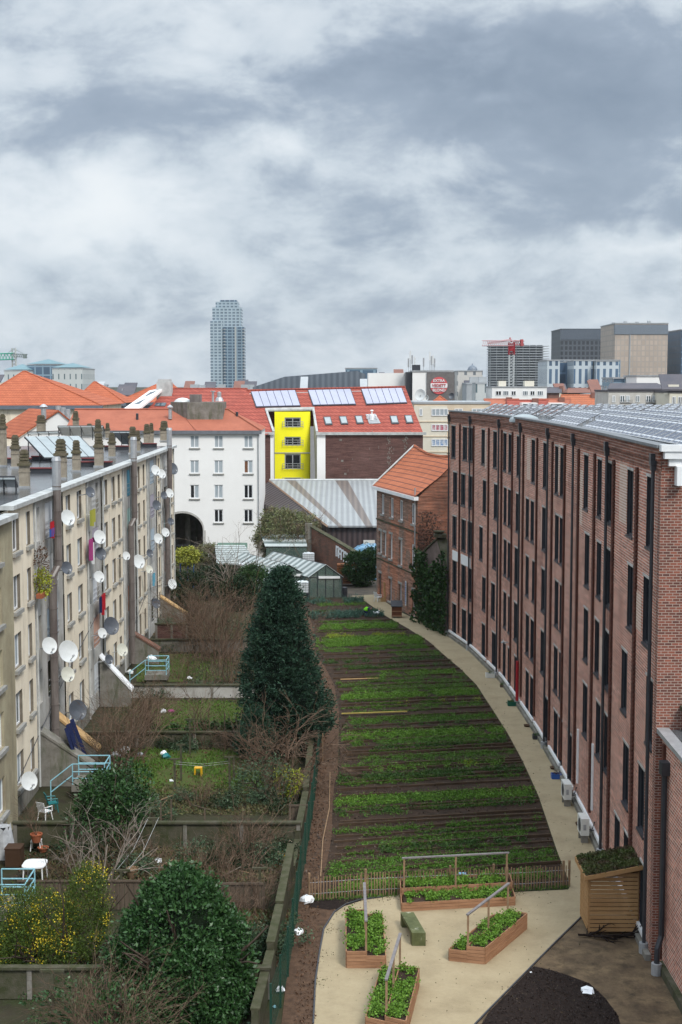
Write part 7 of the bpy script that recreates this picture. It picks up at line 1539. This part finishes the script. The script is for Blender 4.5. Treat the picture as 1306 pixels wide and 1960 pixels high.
p = at(80, 1580); bare_shrub('bare_shrub', 'small red brown shrub behind the plastic stool', 'bush', at(60, 1590).x, at(60, 1590).y, 1.4, .6, 14, 2, .012, 'twig', lean=.5)
b = B(); q0, q1 = at(632, 1480), at(614, 1680); b.tube([q0 + Vector((0, 0, .05)), q0.lerp(q1, .4) + Vector((.12, 0, .05)), q0.lerp(q1, .7) + Vector((-.05, 0, .05)), q1 + Vector((0, 0, .05))], .03, n=5); tag(put('timber_edge', b, M['wood_stake']), 'thin pale pole lying along the soil strip beside the fence', 'pole')
b = B(); q0, q1 = at(618, 1460), at(625, 1400); b.tube([q0, (q0.x, q0.y, 1.6)], .025, n=4); tag(put('stake', b, M['wood_stake']), 'thin wooden stake at the field edge by the conifer', 'stake')
P, N = crown_pts((-7.5, 78.2, .6), (3.2, .35, .55), 150, 20, .25, 41, .3); tag(leafmesh('ivy', P, .16, M['ivy'], aspect=.7), 'dark ivy tumbling over the wall behind the near lawn', 'ivy')
P, N = crown_pts((far(200, 1500, 68).x, 68.2, .4), (1.3, .6, .5), 80, 22, .25, 42, .3); tag(leafmesh('low_shrub', P, .15, M['evergreen'], aspect=.5), 'low green shrub beside the near landing', 'bush')
nt_ = thing('garden_net', 'crumpled teal garden net beside the bush on the near wall', 'net', at(255, 1555)); o = ORG[nt_]; b = B()
for i in range(7): b.quad((o.x - .5 + i * .15, o.y, .3 + .2 * math.sin(i)), (o.x - .35 + i * .15, o.y + .1, .3 + .2 * math.sin(i + 1)), (o.x - .35 + i * .15, o.y + .2, .9 + .25 * math.sin(i * 2 + 1)), (o.x - .5 + i * .15, o.y + .1, .9 + .25 * math.sin(i * 2)))
put('netting', b, M['teal_plastic'], nt_)

# low scrub, weeds and clutter in the back gardens
gz = [(300, 560, 1650, 1628), (150, 300, 1600, 1560), (300, 560, 1556, 1530), (120, 300, 1680, 1640), (420, 560, 1680, 1640), (240, 470, 1440, 1425), (240, 450, 1345, 1325), (260, 460, 1262, 1240), (280, 460, 1225, 1180), (400, 540, 1850, 1760)]
WC = {1: [], 2: []}
for i in range(66):
    z_ = gz[i % len(gz)]; p = at(rnd.uniform(z_[0], z_[1]), rnd.uniform(z_[3], z_[2])); kd = i % 3
    if kd == 0: bare_shrub('bare_scrub', 'small clump of bare scrub in the back gardens', 'bush', p.x, p.y, rnd.uniform(.9, 2.1), rnd.uniform(1.2, 3.2), rnd.randint(12, 26), 2, .013, 'twig', 'bare scrub clumps', lean=.8)
    else:
        r0 = rnd.uniform(.3, .75); P, N = crown_pts((p.x, p.y, r0 * .5), (r0 * 1.3, r0, r0 * .8), int(60 * r0) + 14, 18, .22, i + 60, .5)
        WC[kd].append(P)
for kd, lb in ((1, 'low dark green weeds scattered through the back gardens'), (2, 'low grey green weeds scattered through the back gardens')): tag(leafmesh('weeds', np.concatenate(WC[kd]), .13, M['evergreen' if kd == 1 else 'olive'], base=(-8, 65, 0), aspect=.4, up=.5), lb, 'weeds', kind='stuff')
for i in range(26):
    z_ = gz[i % 6]; p = at(rnd.uniform(z_[0], z_[1]), rnd.uniform(z_[3], z_[2])); a = rnd.uniform(0, 3.1); L_ = rnd.uniform(.5, 1.5)
    tag(put('loose_stick', B().tube([p + Vector((0, 0, .04)), p + Vector((math.cos(a) * L_, math.sin(a) * L_, rnd.uniform(.04, .5)))], .022, n=4), M[rnd.choice(['wood_stake', 'wood_old', 'twig_grey'])]), 'loose stick or lath lying among the garden weeds', 'stick', 'loose sticks in the gardens')
for (px, pb_, h) in ((28 + 300, 1575, 1.5), (262 + 130, 1572, 1.0), (308, 1572, 1.3), (268, 1572, 1.2), (205, 1575, 1.3), (430, 1408, 1.4), (372, 1408, 1.4), (256, 1408, 1.6), (556, 1572, 1.3)):
    p = at(px, pb_ + 48 if pb_ > 1500 else pb_ + 26, 0); tag(put('stake', B().box(p.x - .03, p.x + .03, p.y + .15, p.y + .2, 0, h + .6), M['wood_old']), 'thin dark stake rising behind a garden wall', 'stake', 'stakes behind the garden walls')

# ================================================================ the city beyond
def bld(name, label, cat, px0, px1, pyt, y, depth, mt, group=None, base=0.0, roof='zinc', parapet=.6, extras=None):
    xa, xb = fxx(px0, pyt, y), fxx(px1, pyt, y); z = fz(pyt, y); r_ = thing(name, label, cat, ((xa + xb) / 2, y, base), group)
    put('body', B().box(xa, xb, y, y + depth, base, z), M[mt], r_); t = max(.3, (z - base) * .012)
    put('roof_edge', B().box(xa - t * .4, xb + t * .4, y - t * .4, y + depth, z + .01, z + t), M[roof], r_); return r_, xa, xb, z
M['tower'] = gridmat('tower_facade', (.34, .42, .47), (.14, .20, .26), 4.2, 3.2, .75, rough=.2); M['tower_dark'] = gridmat('tower_dark_facade', (.20, .28, .34), (.06, .11, .17), 5.0, 3.2, .55, rough=.2)
M['curtain_dark'] = gridmat('dark_curtain_wall', (.075, .085, .10), (.022, .028, .04), 3, 3.6, .6, rough=.5); M['curtain_gold'] = gridmat('bronze_curtain_wall', (.36, .31, .27), (.47, .38, .31), 2.6, 3.4, .4, rough=.5, var=.2)
M['curtain_blue'] = gridmat('blue_curtain_wall', (.09, .15, .23), (.045, .09, .16), 4, 4, .4, rough=.4); M['office'] = gridmat('white_office_facade', (.50, .55, .58), (.10, .16, .24), 2.2, 6.5, .62, rough=.2)
M['officeblue'] = gridmat('blue_office_facade', (.20, .29, .36), (.09, .15, .22), 3.5, 4, .35, rough=.15)
M['stone'] = mat('grey_stone_facade', (.58, .56, .52), .85, (.46, .44, .41), .6); M['beige'] = mat('beige_render', (.66, .55, .41), .85, (.60, .50, .38), .2); M['beige_pale'] = mat('pale_beige_render', (.70, .66, .56), .85, (.64, .6, .5), .2)
M['greyb'] = mat('grey_city_wall', (.40, .42, .43), .85, (.30, .32, .34), .1); M['darkroof'] = mat('slate_roof', (.085, .085, .10), .7, (.12, .11, .12), .3); M['greymetal'] = ribbed('dark_grey_cladding', (.135, .16, .19), (.09, .11, .135), 1.2, 0)
M['citywin'] = gridmat('windowed_city_wall', (.52, .50, .47), (.16, .18, .2), 2.6, 3.1, .95, rough=.3)
M['redcity'] = mat('dull_brick_city_wall', (.25, .12, .09), .9, (.18, .1, .085), .2)
def ytower(px, py, y): return far(px, py, y)
# residential tower
y = 1500.0; r_ = thing('tower', 'tall slender grey blue residential tower rising over the roofs', 'tower', (fxx(436, 700, y), y, 0))
for (a, b_, t, mt, dp) in ((403, 427, 614, 'tower', 16), (407, 462, 588, 'tower', 24), (413, 456, 577, 'tower', 20), (428, 468, 626, 'tower_dark', 22)):
    off = {614: 2, 588: 4, 577: 6, 626: 0}[t]; xa, xb = fxx(a, 700, y), fxx(b_, 700, y); put('tower_body', B().box(xa, xb, y + off, y + off + dp, 0, fz(t, y)), M[mt], r_)
b = B(); z = 3.0
while z < fz(630, y): b.box(fxx(450, 700, y), fxx(453, 700, y), y - .8, y - .01, z, z + 3.0); b.box(fxx(465, 700, y), fxx(468.5, 700, y), y - 1.2, y - .01, z, z + .9); b.box(fxx(429, 700, y), fxx(432, 700, y), y - 1.0, y - .01, z, z + .9); z += 3.2
put('balconies', b, M['gutter'], r_); put('crown', B().box(fxx(420, 577, y), fxx(452, 577, y), y + 8, y + 22, fz(577, y), fz(573.5, y)), M['tower_dark'], r_)
# crane topped building under construction
y = 1700.0; r_ = thing('unfinished_tower', 'concrete high rise under construction with many bare floor slabs', 'building', (fxx(990, 700, y), y, 0))
x0_, x1_, z1_ = fxx(938, 700, y), fxx(1042, 700, y), fz(660, y); z = 1.5; xm_ = (x0_ + x1_) / 2
for k in range(60):
    if z > z1_: break
    zs_ = B(); e_ = 2.2 * math.sin(k * .7); zs_.prism([(x0_ - e_, y + 5), (xm_, y - 3), (x1_ + (6 if z > z1_ - 30 else 0), y + 3), (x1_, y + 40), (x0_, y + 40)], z, z + .8)
    put('floor_slab', zs_, M['greyb'], r_); z += 3.0
put('core', B().box(x0_ + 1.5, x1_ - 1.5, y + 9, y + 36, 0, z1_), mat('dark_interior', (.07, .08, .09), .9), r_); b = B()
for i in range(9): x = x0_ + 1 + (x1_ - x0_ - 2) * i / 8; b.box(x - .5, x + .5, y + 7, y + 8, 0, z1_)
put('columns', b, M['greyb'], r_); put('top_works', B().box(xm_ - 3, xm_ + 2, y + 5, y + 9, z1_, z1_ + 4).box(xm_ + 4, xm_ + 9, y + 5, y + 9, z1_, z1_ + 2.5), M['greyb'], r_)
def truss(b, p, q, w_, n, r):
    p, q = Vector(p), Vector(q); d = (q - p) / n; up = Vector((0, 0, 1)) if abs(d.normalized().z) < .8 else Vector((0, 1, 0)); s = d.cross(up).normalized() * w_ / 2; t = s.cross(d).normalized() * w_ / 2
    C_ = [s + t, s - t, -s - t, -s + t]
    for c in C_: b.tube([p + c, q + c], r, n=4)
    for i in range(n):
        for k in range(4): b.tube([p + d * i + C_[k], p + d * (i + 1) + C_[(k + 1) % 4]], r * .7, n=3)
y = 560.0; r_ = thing('tower_crane', 'red and white tower crane before the unfinished high rise', 'crane', (fxx(979, 700, y), y, 0)); x = fxx(979, 700, y)
b = B(); truss(b, (x, y, 0), (x, y, fz(679, y)), 1.9, 26, .16); put('mast', b, M['dish_white'], r_); b = B(); truss(b, (x, y, fz(679, y)), (x, y, fz(655, y)), 2.1, 4, .22); b.box(x - 1.2, x + 1.2, y - 1, y + 1, fz(672, y), fz(662, y)); put('turntable', b, M['red'], r_)
b = B(); truss(b, (x, y, fz(657, y)), (fxx(928, 658, y - 30), y - 30, fz(657, y - 30)), 1.9, 14, .14); truss(b, (x, y, fz(650, y)), (fxx(935, 652, y - 30), y - 30, fz(657, y - 30)), .5, 8, .1); put('jib', b, M['crane_pink'] if 'crane_pink' in M else mat('crane_pale_red', (.55, .32, .33), .6), r_)
b = B(); truss(b, (x, y, fz(656, y)), (fxx(1004, 656, y), y + 6, fz(656, y)), 1.6, 5, .16); b.box(fxx(999, 656, y), fxx(1004, 656, y), y + 3, y + 6, fz(662, y), fz(649, y)); b.tube([(x, y, fz(655, y)), (fxx(976, 646, y), y, fz(646, y))], .3, n=4); put('counter_jib', b, mat('crane_red', (.42, .09, .09), .6), r_)
# green crane far left
y = 760.0; x = fxx(27, 680, y); r_ = thing('tower_crane', 'green tower crane at the far left edge', 'crane', (x, y, 0)); b = B(); truss(b, (x, y, 0), (x, y, fz(666, y)), 1.9, 20, .2); put('mast', b, mat('pale_crane_metal', (.5, .52, .5), .6), r_)
b = B(); truss(b, (x, y, fz(682, y)), (fxx(-45, 682, y), y, fz(684, y)), 3.2, 12, .28); put('jib', b, mat('green_crane_metal', (.10, .42, .30), .6), r_); b = B(); truss(b, (x, y, fz(680, y)), (fxx(52, 681, y), y, fz(681, y)), 1.5, 6, .2); b.box(fxx(45, 681, y), fxx(51, 681, y), y - 1, y + 1, fz(686, y), fz(678, y)); b.tube([(fxx(8, 680, y), y, fz(682, y)), (x, y, fz(667, y)), (fxx(50, 681, y), y, fz(680, y))], .12, n=3); put('counter_jib', b, mat('grey_crane_metal', (.2, .24, .23), .6), r_)
# glass roofed offices at left
M['officeleft'] = gridmat('striped_office', (.50, .52, .51), (.14, .20, .22), 2.4, 4.2, 1.0); 
for (a, c, t, y, mt, ap, lb) in ((8, 55, 710, 640, 'officeleft', 698, 'office with green pyramid roof, leftmost of three'), (52, 112, 699, 650, 'officeblue', 688.5, 'dark glazed office with green pyramid roof, middle of three'), (100, 158, 706, 600, 'officeleft', 696, 'pale stone office with green pyramid roof, rightmost of three')):
    r_, xa, xb, z = bld('office_building', lb, 'office building', a, c, t, y, 30, mt, 'green roofed offices at the far left'); q = B(); ap_ = Vector(((xa + xb) / 2, y + 13, fz(ap, y) + .5)); c4_ = [Vector((xa, y, z + .6)), Vector((xb, y, z + .6)), Vector((xb, y + 26, z + .6)), Vector((xa, y + 26, z + .6))]
    for i in range(4): q.poly([c4_[i], c4_[(i + 1) % 4], ap_])
    put('pyramid_roof', q, mat('green_glass_roof', (.13, .25, .28), .4, (.10, .19, .22), .1), r_)
# towers at right
r_, xa, xb, z = bld('office_tower', 'dark glazed office slab tower right of the unfinished high rise', 'office tower', 1074, 1169, 631, 1000, 45, 'curtain_dark', roof='dark_metal'); put('plant_floor', B().box(xa - .1, xb + .1, 999.7, 1003, z - 7, z + .2), mat('grey_plant_floor', (.09, .11, .14), .5), r_)
r_, xa, xb, z = bld('office_tower', 'broad bronze mirrored tower at the right', 'office tower', 1178, 1279, 620, 900, 50, 'curtain_gold'); put('plant_floor', B().box(xa - .1, xb + .1, 899.6, 904, z - 6.5, z - .5), mat('grey_louvres', (.17, .20, .24), .5), r_); b = B(); [b.box(xa + k * 7.5, xa + k * 7.5 + 2, 910, 912, z, z + rnd.uniform(.8, 2.5)) for k in range(5)]; put('roof_plant', b, M['greyb'], r_)
xm_ = xa + (xb - xa) * .29; put('side_strip', B().box(xm_ - .5, xm_ + .1, 899.5, 899.9, 0, z - 6.6), M['greyb'], r_)
bld('office_tower', 'blue glass tower behind the bronze one', 'office tower', 1278, 1294, 635, 960, 30, 'curtain_blue'); bld('office_tower', 'grey blue tower cut by the right edge', 'office tower', 1290, 1330, 675, 1100, 40, 'officeblue'); bld('office_tower', 'sliver of dark tower at the right edge', 'office tower', 1305, 1360, 632, 900, 40, 'curtain_blue')
for (a, c, t, mt, y, lb) in ((1048, 1072, 691, 'office', 520, 'white framed office, leftmost below the dark tower'), (1070, 1100, 694, 'curtain_blue', 530, 'blue glass link between the white framed offices'), (1099, 1135, 691, 'office', 515, 'white framed office, middle below the dark tower'), (1134, 1148, 692, 'officeblue', 530, 'narrow grey blue office slice'), (1142, 1185, 692, 'office', 510, 'white framed office, rightmost below the dark tower')): bld('office_building', lb, 'office building', a, c, t, y, 25, mt, 'white framed offices')
bld('office_building', 'long slim roof slab over the white framed offices', 'office building', 1046, 1188, 690, 540, 20, 'officeblue')
# dome
y = 420.0; r_, xa, xb, z = bld('domed_building', 'stone building with a grey dome among the far roofs', 'building', 876, 924, 711, y, 22, 'citywin'); dx_ = fxx(907, 700, y); rad = (fxx(917, 700, y) - fxx(897, 700, y)) / 2
put('dome', B().lathe((dx_, y + 4, z), [(rad, 0), (rad * .98, rad * .35), (rad * .8, rad * .8), (rad * .45, rad * 1.1), (rad * .15, rad * 1.22), (.15, rad * 1.5), (0, rad * 1.6)], n=18), mat('lead_dome', (.16, .19, .23), .5), r_, smooth=True)
bld('city_block', 'grey stepped block left of the dome', 'building', 862, 884, 720, 430, 20, 'greyb')
# dark grey hall behind the red roof
y = 300.0; r_ = thing('grey_hall', 'large dark grey metal clad hall behind the red tiled ridge', 'hall', (fxx(600, 720, y), y, 0)); Q = [far(484, 741, y), far(545, 721, y), far(684, 710, y), far(700, 716, y), far(700, 760, y), far(484, 760, y)]
put('clad_body', B().slab([(p.x, p.y, p.z) for p in Q], (0, 25, 0)), M['greymetal'], r_); put('base_wall', B().box(Q[0].x, Q[3].x, y + .2, y + 25, 0, Q[5].z), M['greyb'], r_)
bld('office_building', 'pale glass office above the dark grey hall', 'office building', 662, 722, 706, 380, 20, 'officeblue')
# block with the round beer sign and aerials
y = 262.0; r_, xa, xb, z = bld('corner_building', 'block with dark slate gable carrying a round red sign and roof aerials', 'building', 790, 867, 712, y, 15, 'whitewall'); x0_ = fxx(817, 720, y)
put('slate_gable', B().box(x0_, xb + .3, y - .25, y - .01, 0, z - .05), mat('slate_cladding', (.17, .16, .155), .8, (.13, .12, .12), 2), r_)
put('white_side', B().box(fxx(705, 718, y + 6), fxx(785, 718, y + 6), y + 6, y + 16, 0, fz(714, y + 6)), M['whitewall'], r_)
put('red_stack', B().box(fxx(791, 705, y), fxx(806, 705, y), y + 2, y + 5, z, fz(698, y)).box(fxx(778, 715, y), fxx(790, 715, y), y + 1, y + 6, 0, fz(712, y)), M['dark_metal'], r_)
sg = thing('round_sign', 'round red and white sign reading EXTRA VEDETT BLOND on the slate gable', 'sign', far(840.5, 755, y - .4)); cx_, cz_ = fxx(840.5, 738, y - .4), fz(738, y - .4); rs = (fxx(857, 738, y) - fxx(824, 738, y)) / 2
put('disc', B().lathe((cx_, y - .27, cz_), [(0, .1), (rs, .1), (rs, 0)], (0, -1, 0), 36), mat('sign_red', (.62, .12, .13), .6), sg)
ow = B(); hb = rs * .27; W_ = math.sqrt(rs * rs - hb * hb); ow.slab([(cx_ + rs * .985 * math.cos(a), y - .42, cz_ + rs * .985 * math.sin(a)) for a in [(-.27 + i * .09) for i in range(7)]] + [(cx_ - rs * .985 * math.cos(a), y - .42, cz_ + rs * .985 * math.sin(a)) for a in [(.27 - i * .09) for i in range(7)]], (0, .04, 0)); put('white_band', ow, M['white'], sg)
def text(s, x, y_, z, size, m, parent, nm):
    cu = bpy.data.curves.new(nm + '_curve', 'FONT'); cu.body = s; cu.size = size; cu.align_x = 'CENTER'; cu.align_y = 'CENTER'; cu.extrude = .02; cu.offset = size * .02
    tmp = bpy.data.objects.new('tmp', cu); me = bpy.data.meshes.new_from_object(tmp); bpy.data.objects.remove(tmp); me.materials.clear(); me.materials.append(M[m] if isinstance(m, str) else m)
    o = bpy.data.objects.new(nm, me); COL.objects.link(o); o.parent = parent; o.location = Vector((x, y_, z)) - ORG[parent]; o.rotation_euler = (math.pi / 2, 0, 0); ORG[o] = ORG[parent]; return o
text('EXTRA', cx_, y - .45, cz_ + rs * .55, rs * .44, 'white', sg, 'lettering'); text('VEDETT', cx_, y - .5, cz_, rs * .45, mat('sign_print_red', (.55, .10, .11), .6), sg, 'lettering'); text('BLOND', cx_, y - .45, cz_ - rs * .55, rs * .44, 'white', sg, 'lettering')
for i, (px, t) in enumerate(((782, 686), (785.5, 672), (789, 680), (794, 683), (811, 685), (823, 673), (826, 682), (829, 680), (832, 686))):
    p = far(px, 712, y + 3); a_ = thing('aerial', 'mobile phone aerial mast on the block with the round sign, %s from the left' % ordn[i], 'aerial', p, 'roof aerials'); zt_ = fz(t, y + 3)
    put('mast', B().tube([p, (p.x, p.y, zt_)], .05, n=5), M['zinc'], a_); put('antenna', B().box(p.x - .14, p.x + .14, p.y - .1, p.y + .1, zt_ - 1.6, zt_), M['dish_white'] if i % 2 else M['zinc'], a_)
for (px, py, r0, m_, lb) in ((805, 756, .95, 'dish_white', 'big white roof dish below the aerials'), (817, 762, .45, 'dish_white', 'small white roof dish beside the big one'), (865, 758, .5, 'dish_dark', 'dark roof dish right of the round sign')):
    p = far(px, py, 225); dd_ = thing('satellite_dish', lb, 'satellite dish', p); put('reflector', B().lathe(p, [(0, -.1), (r0 * .5, -.05), (r0, .12), (r0 * 1.02, .1), (r0 * .5, -.12), (0, -.16)], (-.5, -.8, .2), 16), M[m_], dd_); put('mount', B().tube([p, (p.x, p.y + .3, p.z - 2)], .06, n=5), M['zinc'], dd_)
# beige apartment block with coloured curtains
y = 205.0; r_, xa, xb, z = bld('beige_block', 'beige apartment block with rows of white windows just left of the mill', 'apartment block', 793, 938, 773, y, 14, 'beige', roof='greyb')
put('pale_front', B().box(xa, fxx(856, 800, y), y - .12, y - .01, 0, z - .3), M['beige_pale'], r_)
b = B()
for py in (808, 836, 866): b.box(xa - .02, xb, y - .2, y - .125, fz(py, y), fz(py - 2, y))
put('band', b, M['beige'], r_)
M['cur_red'] = mat('red_curtain', (.40, .04, .09), .8, (.55, .5, .5), 3); M['cur_blue'] = mat('blue_curtain', (.12, .22, .42), .8, (.5, .55, .6), 3)
for (t, bo, gm) in ((782, 796, 'curtain'), (812, 825, 'cur_red'), (840, 854, 'cur_blue')):
    for (a, c, mu) in ((803, 809, 0), (826, 858, 3), (870, 886, 1), (903, 930, 2)):
        if a < 805 and t != 782: continue
        fwin(r_, fxx(a, t, y), fxx(c, t, y), y - .21, fz(bo, y), fz(t, y), gm, mull=mu, depth=.05, sill=False, th=.12)
hip_house('tiled_dormer', 'small orange tiled roof in front of the slate gable', 826, 862, 772, 842, 758, 215, 6, 0, 'tile_orange', 'whitewall', eave=False)
# flat white building, orange roofs and stone houses beyond the mill roof
y = 330.0; r_, xa, xb, z = bld('white_flat_block', 'low white flat roofed block with tank like stacks on its roof', 'building', 942, 1047, 742, y, 14, 'whitewall')
for k, (a, c) in enumerate(((949, 960), (963, 974), (979, 988), (1001, 1011), (1015, 1024), (1029, 1040))): fwin(r_, fxx(a, 750, y), fxx(c, 750, y), y - .1, fz(757, y), fz(748, y), 'glass_grey' if k % 2 else 'glass_black', mull=2 if k % 2 else 1, depth=.05, sill=False, th=.12)
put('stack', B().box(fxx(957, 740, y), fxx(971, 740, y), y + 2, y + 5, z, fz(729, y)).box(fxx(1007, 740, y), fxx(1025, 740, y), y + 2, y + 5, z, fz(729, y)), M['beige_pale'], r_)
for (a, c, e_, pa, pt, y, rg, mt, lb) in ((938, 985, 786, 960, 764, 240, 3, 'tile_flat', 'orange roofed house, leftmost behind the mill roof'), (975, 1040, 790, 1010, 766, 236, 3.5, 'tile_red', 'orange roofed house, second behind the mill roof'), (1030, 1090, 788, 1060, 764, 244, 3, 'tile_flat', 'orange roofed house with white dormer behind the mill roof'), (1082, 1165, 785, 1122, 756, 250, 4.5, 'tile_old', 'large orange roofed house, rightmost behind the mill roof'), (1047, 1075, 752, 1060, 742, 380, 2, 'darkroof', 'dull red brick house with slate roof in the distance'), (1085, 1150, 752, 1115, 743, 400, 4, 'redcity', 'red roofed house row below the white framed offices')):
    r_ = hip_house('orange_roofed_house', lb, a, c, e_, pa, pt, y, 13, 0, mt, 'redcity', ridge=rg, eave=False)
    if 'dormer' in lb or 'second' in lb:
        q = far((a + c) / 2 + 6, 779, y + 1.5); d_ = put('dormer', B().box(q.x - 1.3, q.x + 1.3, y + 1.2, y + 4, q.z - .9, q.z + .7), M['whitewall'], r_); put('pane', B().box(q.x - 1.1, q.x + 1.1, y + 1.14, y + 1.19, q.z - .6, q.z + .5), M['glass_grey'], d_)
    q = fxx(pa + 14, pt, y + 6); put('chimney', B().box(q - .5, q + .5, y + 5, y + 6, fz(pt + 10, y), fz(pt - 3, y)), M['redcity'], r_)
y = 225.0; r_, xa, xb, z = bld('stone_house', 'grey stone town house with balconies beyond the mill roof', 'house', 1165, 1280, 750, y, 12, 'stone', roof='darkroof')
put('slate_roof', B().slab([(xa - .2, y - .2, z + .3), (xb + .2, y - .2, z + .3), (xb - 1, y + 4, z + 1.2), (xa + 1, y + 4, z + 1.2)], (0, 0, .2)), M['darkroof'], r_)
for (t, bo) in ((757, 770), (776, 792)):
    for k, (a, c) in enumerate(((1172, 1178), (1187, 1196), (1198, 1206), (1217, 1225), (1237, 1246), (1248, 1256), (1267, 1276))): fwin(r_, fxx(a, t, y), fxx(c, t, y), y - .1, fz(bo, y), fz(t, y), 'glass_grey' if (k + t) % 3 else 'curtain', mull=1, depth=.05, sill=False, th=.1)
for px in (1197, 1246): b = B(); q = fxx(px, 770, y); b.box(q - .9, q + .9, y - .9, y - .2, fz(773, y), fz(772, y)); [b.tube([(q - .9 + i * .2, y - .88, fz(772, y)), (q - .9 + i * .2, y - .88, fz(765, y))], .03, n=3) for i in range(10)]; put('balcony', b, M['dark_metal'], r_)
y = 215.0; r_, xa, xb, z = bld('gabled_town_house', 'pale town house with steep dark roof at the right edge', 'house', 1282, 1340, 752, y, 12, 'beige_pale', roof='darkroof'); pk = far(1272, 719, y)
put('steep_roof', B().slab([(xa - 1.2, y - .3, z + .3), (xb, y - .3, z + .3), (xb, y + 4, fz(719, y)), (fxx(1272, 719, y), y + 4, fz(719, y))], (0, 0, .25)), M['darkroof'], r_); q = far(1291, 745, y); put('dormer', B().box(q.x - .8, q.x + .8, y + .4, y + 3, q.z - .9, q.z + .7), M['beige_pale'], r_)
for (a, c) in ((1287, 1294), (1298, 1306)): fwin(r_, fxx(a, 760, y), fxx(c, 760, y), y - .1, fz(776, y), fz(759, y), 'glass_black', depth=.05, sill=False, th=.1)
bld('white_flat_block', 'white rooftop building behind the stone house', 'building', 1219, 1265, 721, 260, 12, 'whitewall'); bld('white_flat_block', 'glazed rooftop storey behind the stone house', 'building', 1175, 1222, 725, 270, 12, 'officeblue')
bld('mill_neighbour', 'long dark low roof between the orange roofs and the stone house', 'building', 1130, 1185, 757, 300, 12, 'beige_pale')
# many small far houses filling the skyline
CM = ['citywin', 'greyb', 'beige_pale', 'redcity', 'stone', 'officeleft']; rr_ = random.Random(23)
zones = [(150, 240, 742, 749), (330, 480, 739, 744), (690, 800, 712, 732), (860, 945, 722, 740), (1045, 1180, 735, 748), (-60, 10, 725, 740), (1165, 1400, 738, 752), (560, 700, 735, 742)]
for k in range(90):
    z_ = zones[k % len(zones)]; px = rr_.uniform(z_[0], z_[1]); wd = rr_.uniform(8, 22); t = rr_.uniform(z_[2], z_[3]); y = rr_.uniform(330, 900) if z_[2] < 735 else rr_.uniform(290, 520)
    xa, xb, z = fxx(px, t, y), fxx(px + wd, t, y), fz(t, y); r_ = thing('distant_house', 'small distant town house of the hazy skyline beyond the roofs', 'house', ((xa + xb) / 2, y, 0), 'distant houses of the skyline')
    d_ = 12; put('body', B().box(xa, xb, y, y + d_, 0, z - 1.2), M[rr_.choice(CM)], r_)
    if rr_.random() < .6: put('roof', B().slab([(xa - .2, y - .2, z - 1.18), (xb + .2, y - .2, z - 1.18), (xb + .2, y + d_ / 2, z + 1.5), (xa - .2, y + d_ / 2, z + 1.5)], (0, 0, .3)), M[rr_.choice(['darkroof', 'redcity', 'greyb', 'darkroof'])], r_)
    else: put('roof', B().box(xa - .1, xb + .1, y - .1, y + d_, z - 1.18, z - .8).box(xa + 1, xa + 3, y + 2, y + 4, z - .8, z + .6), M['greyb'], r_)
# hazy air
hm = bpy.data.materials.new('air'); hm.use_nodes = True; n_ = hm.node_tree; n_.nodes.clear(); o_ = n_.nodes.new('ShaderNodeOutputMaterial'); v_ = n_.nodes.new('ShaderNodeVolumePrincipled')
v_.inputs['Color'].default_value = (.82, .88, .93, 1); v_.inputs['Density'].default_value = HAZE; v_.inputs['Anisotropy'].default_value = .2; n_.links.new(v_.outputs[0], o_.inputs['Volume'])
hz_ = put('haze', B().box(-1500, 1500, -80, 2300, -1.5, 190), hm, base=(0, 0, -1.5)); tag(hz_, 'pale hazy air over the whole city', 'haze', kind='stuff')
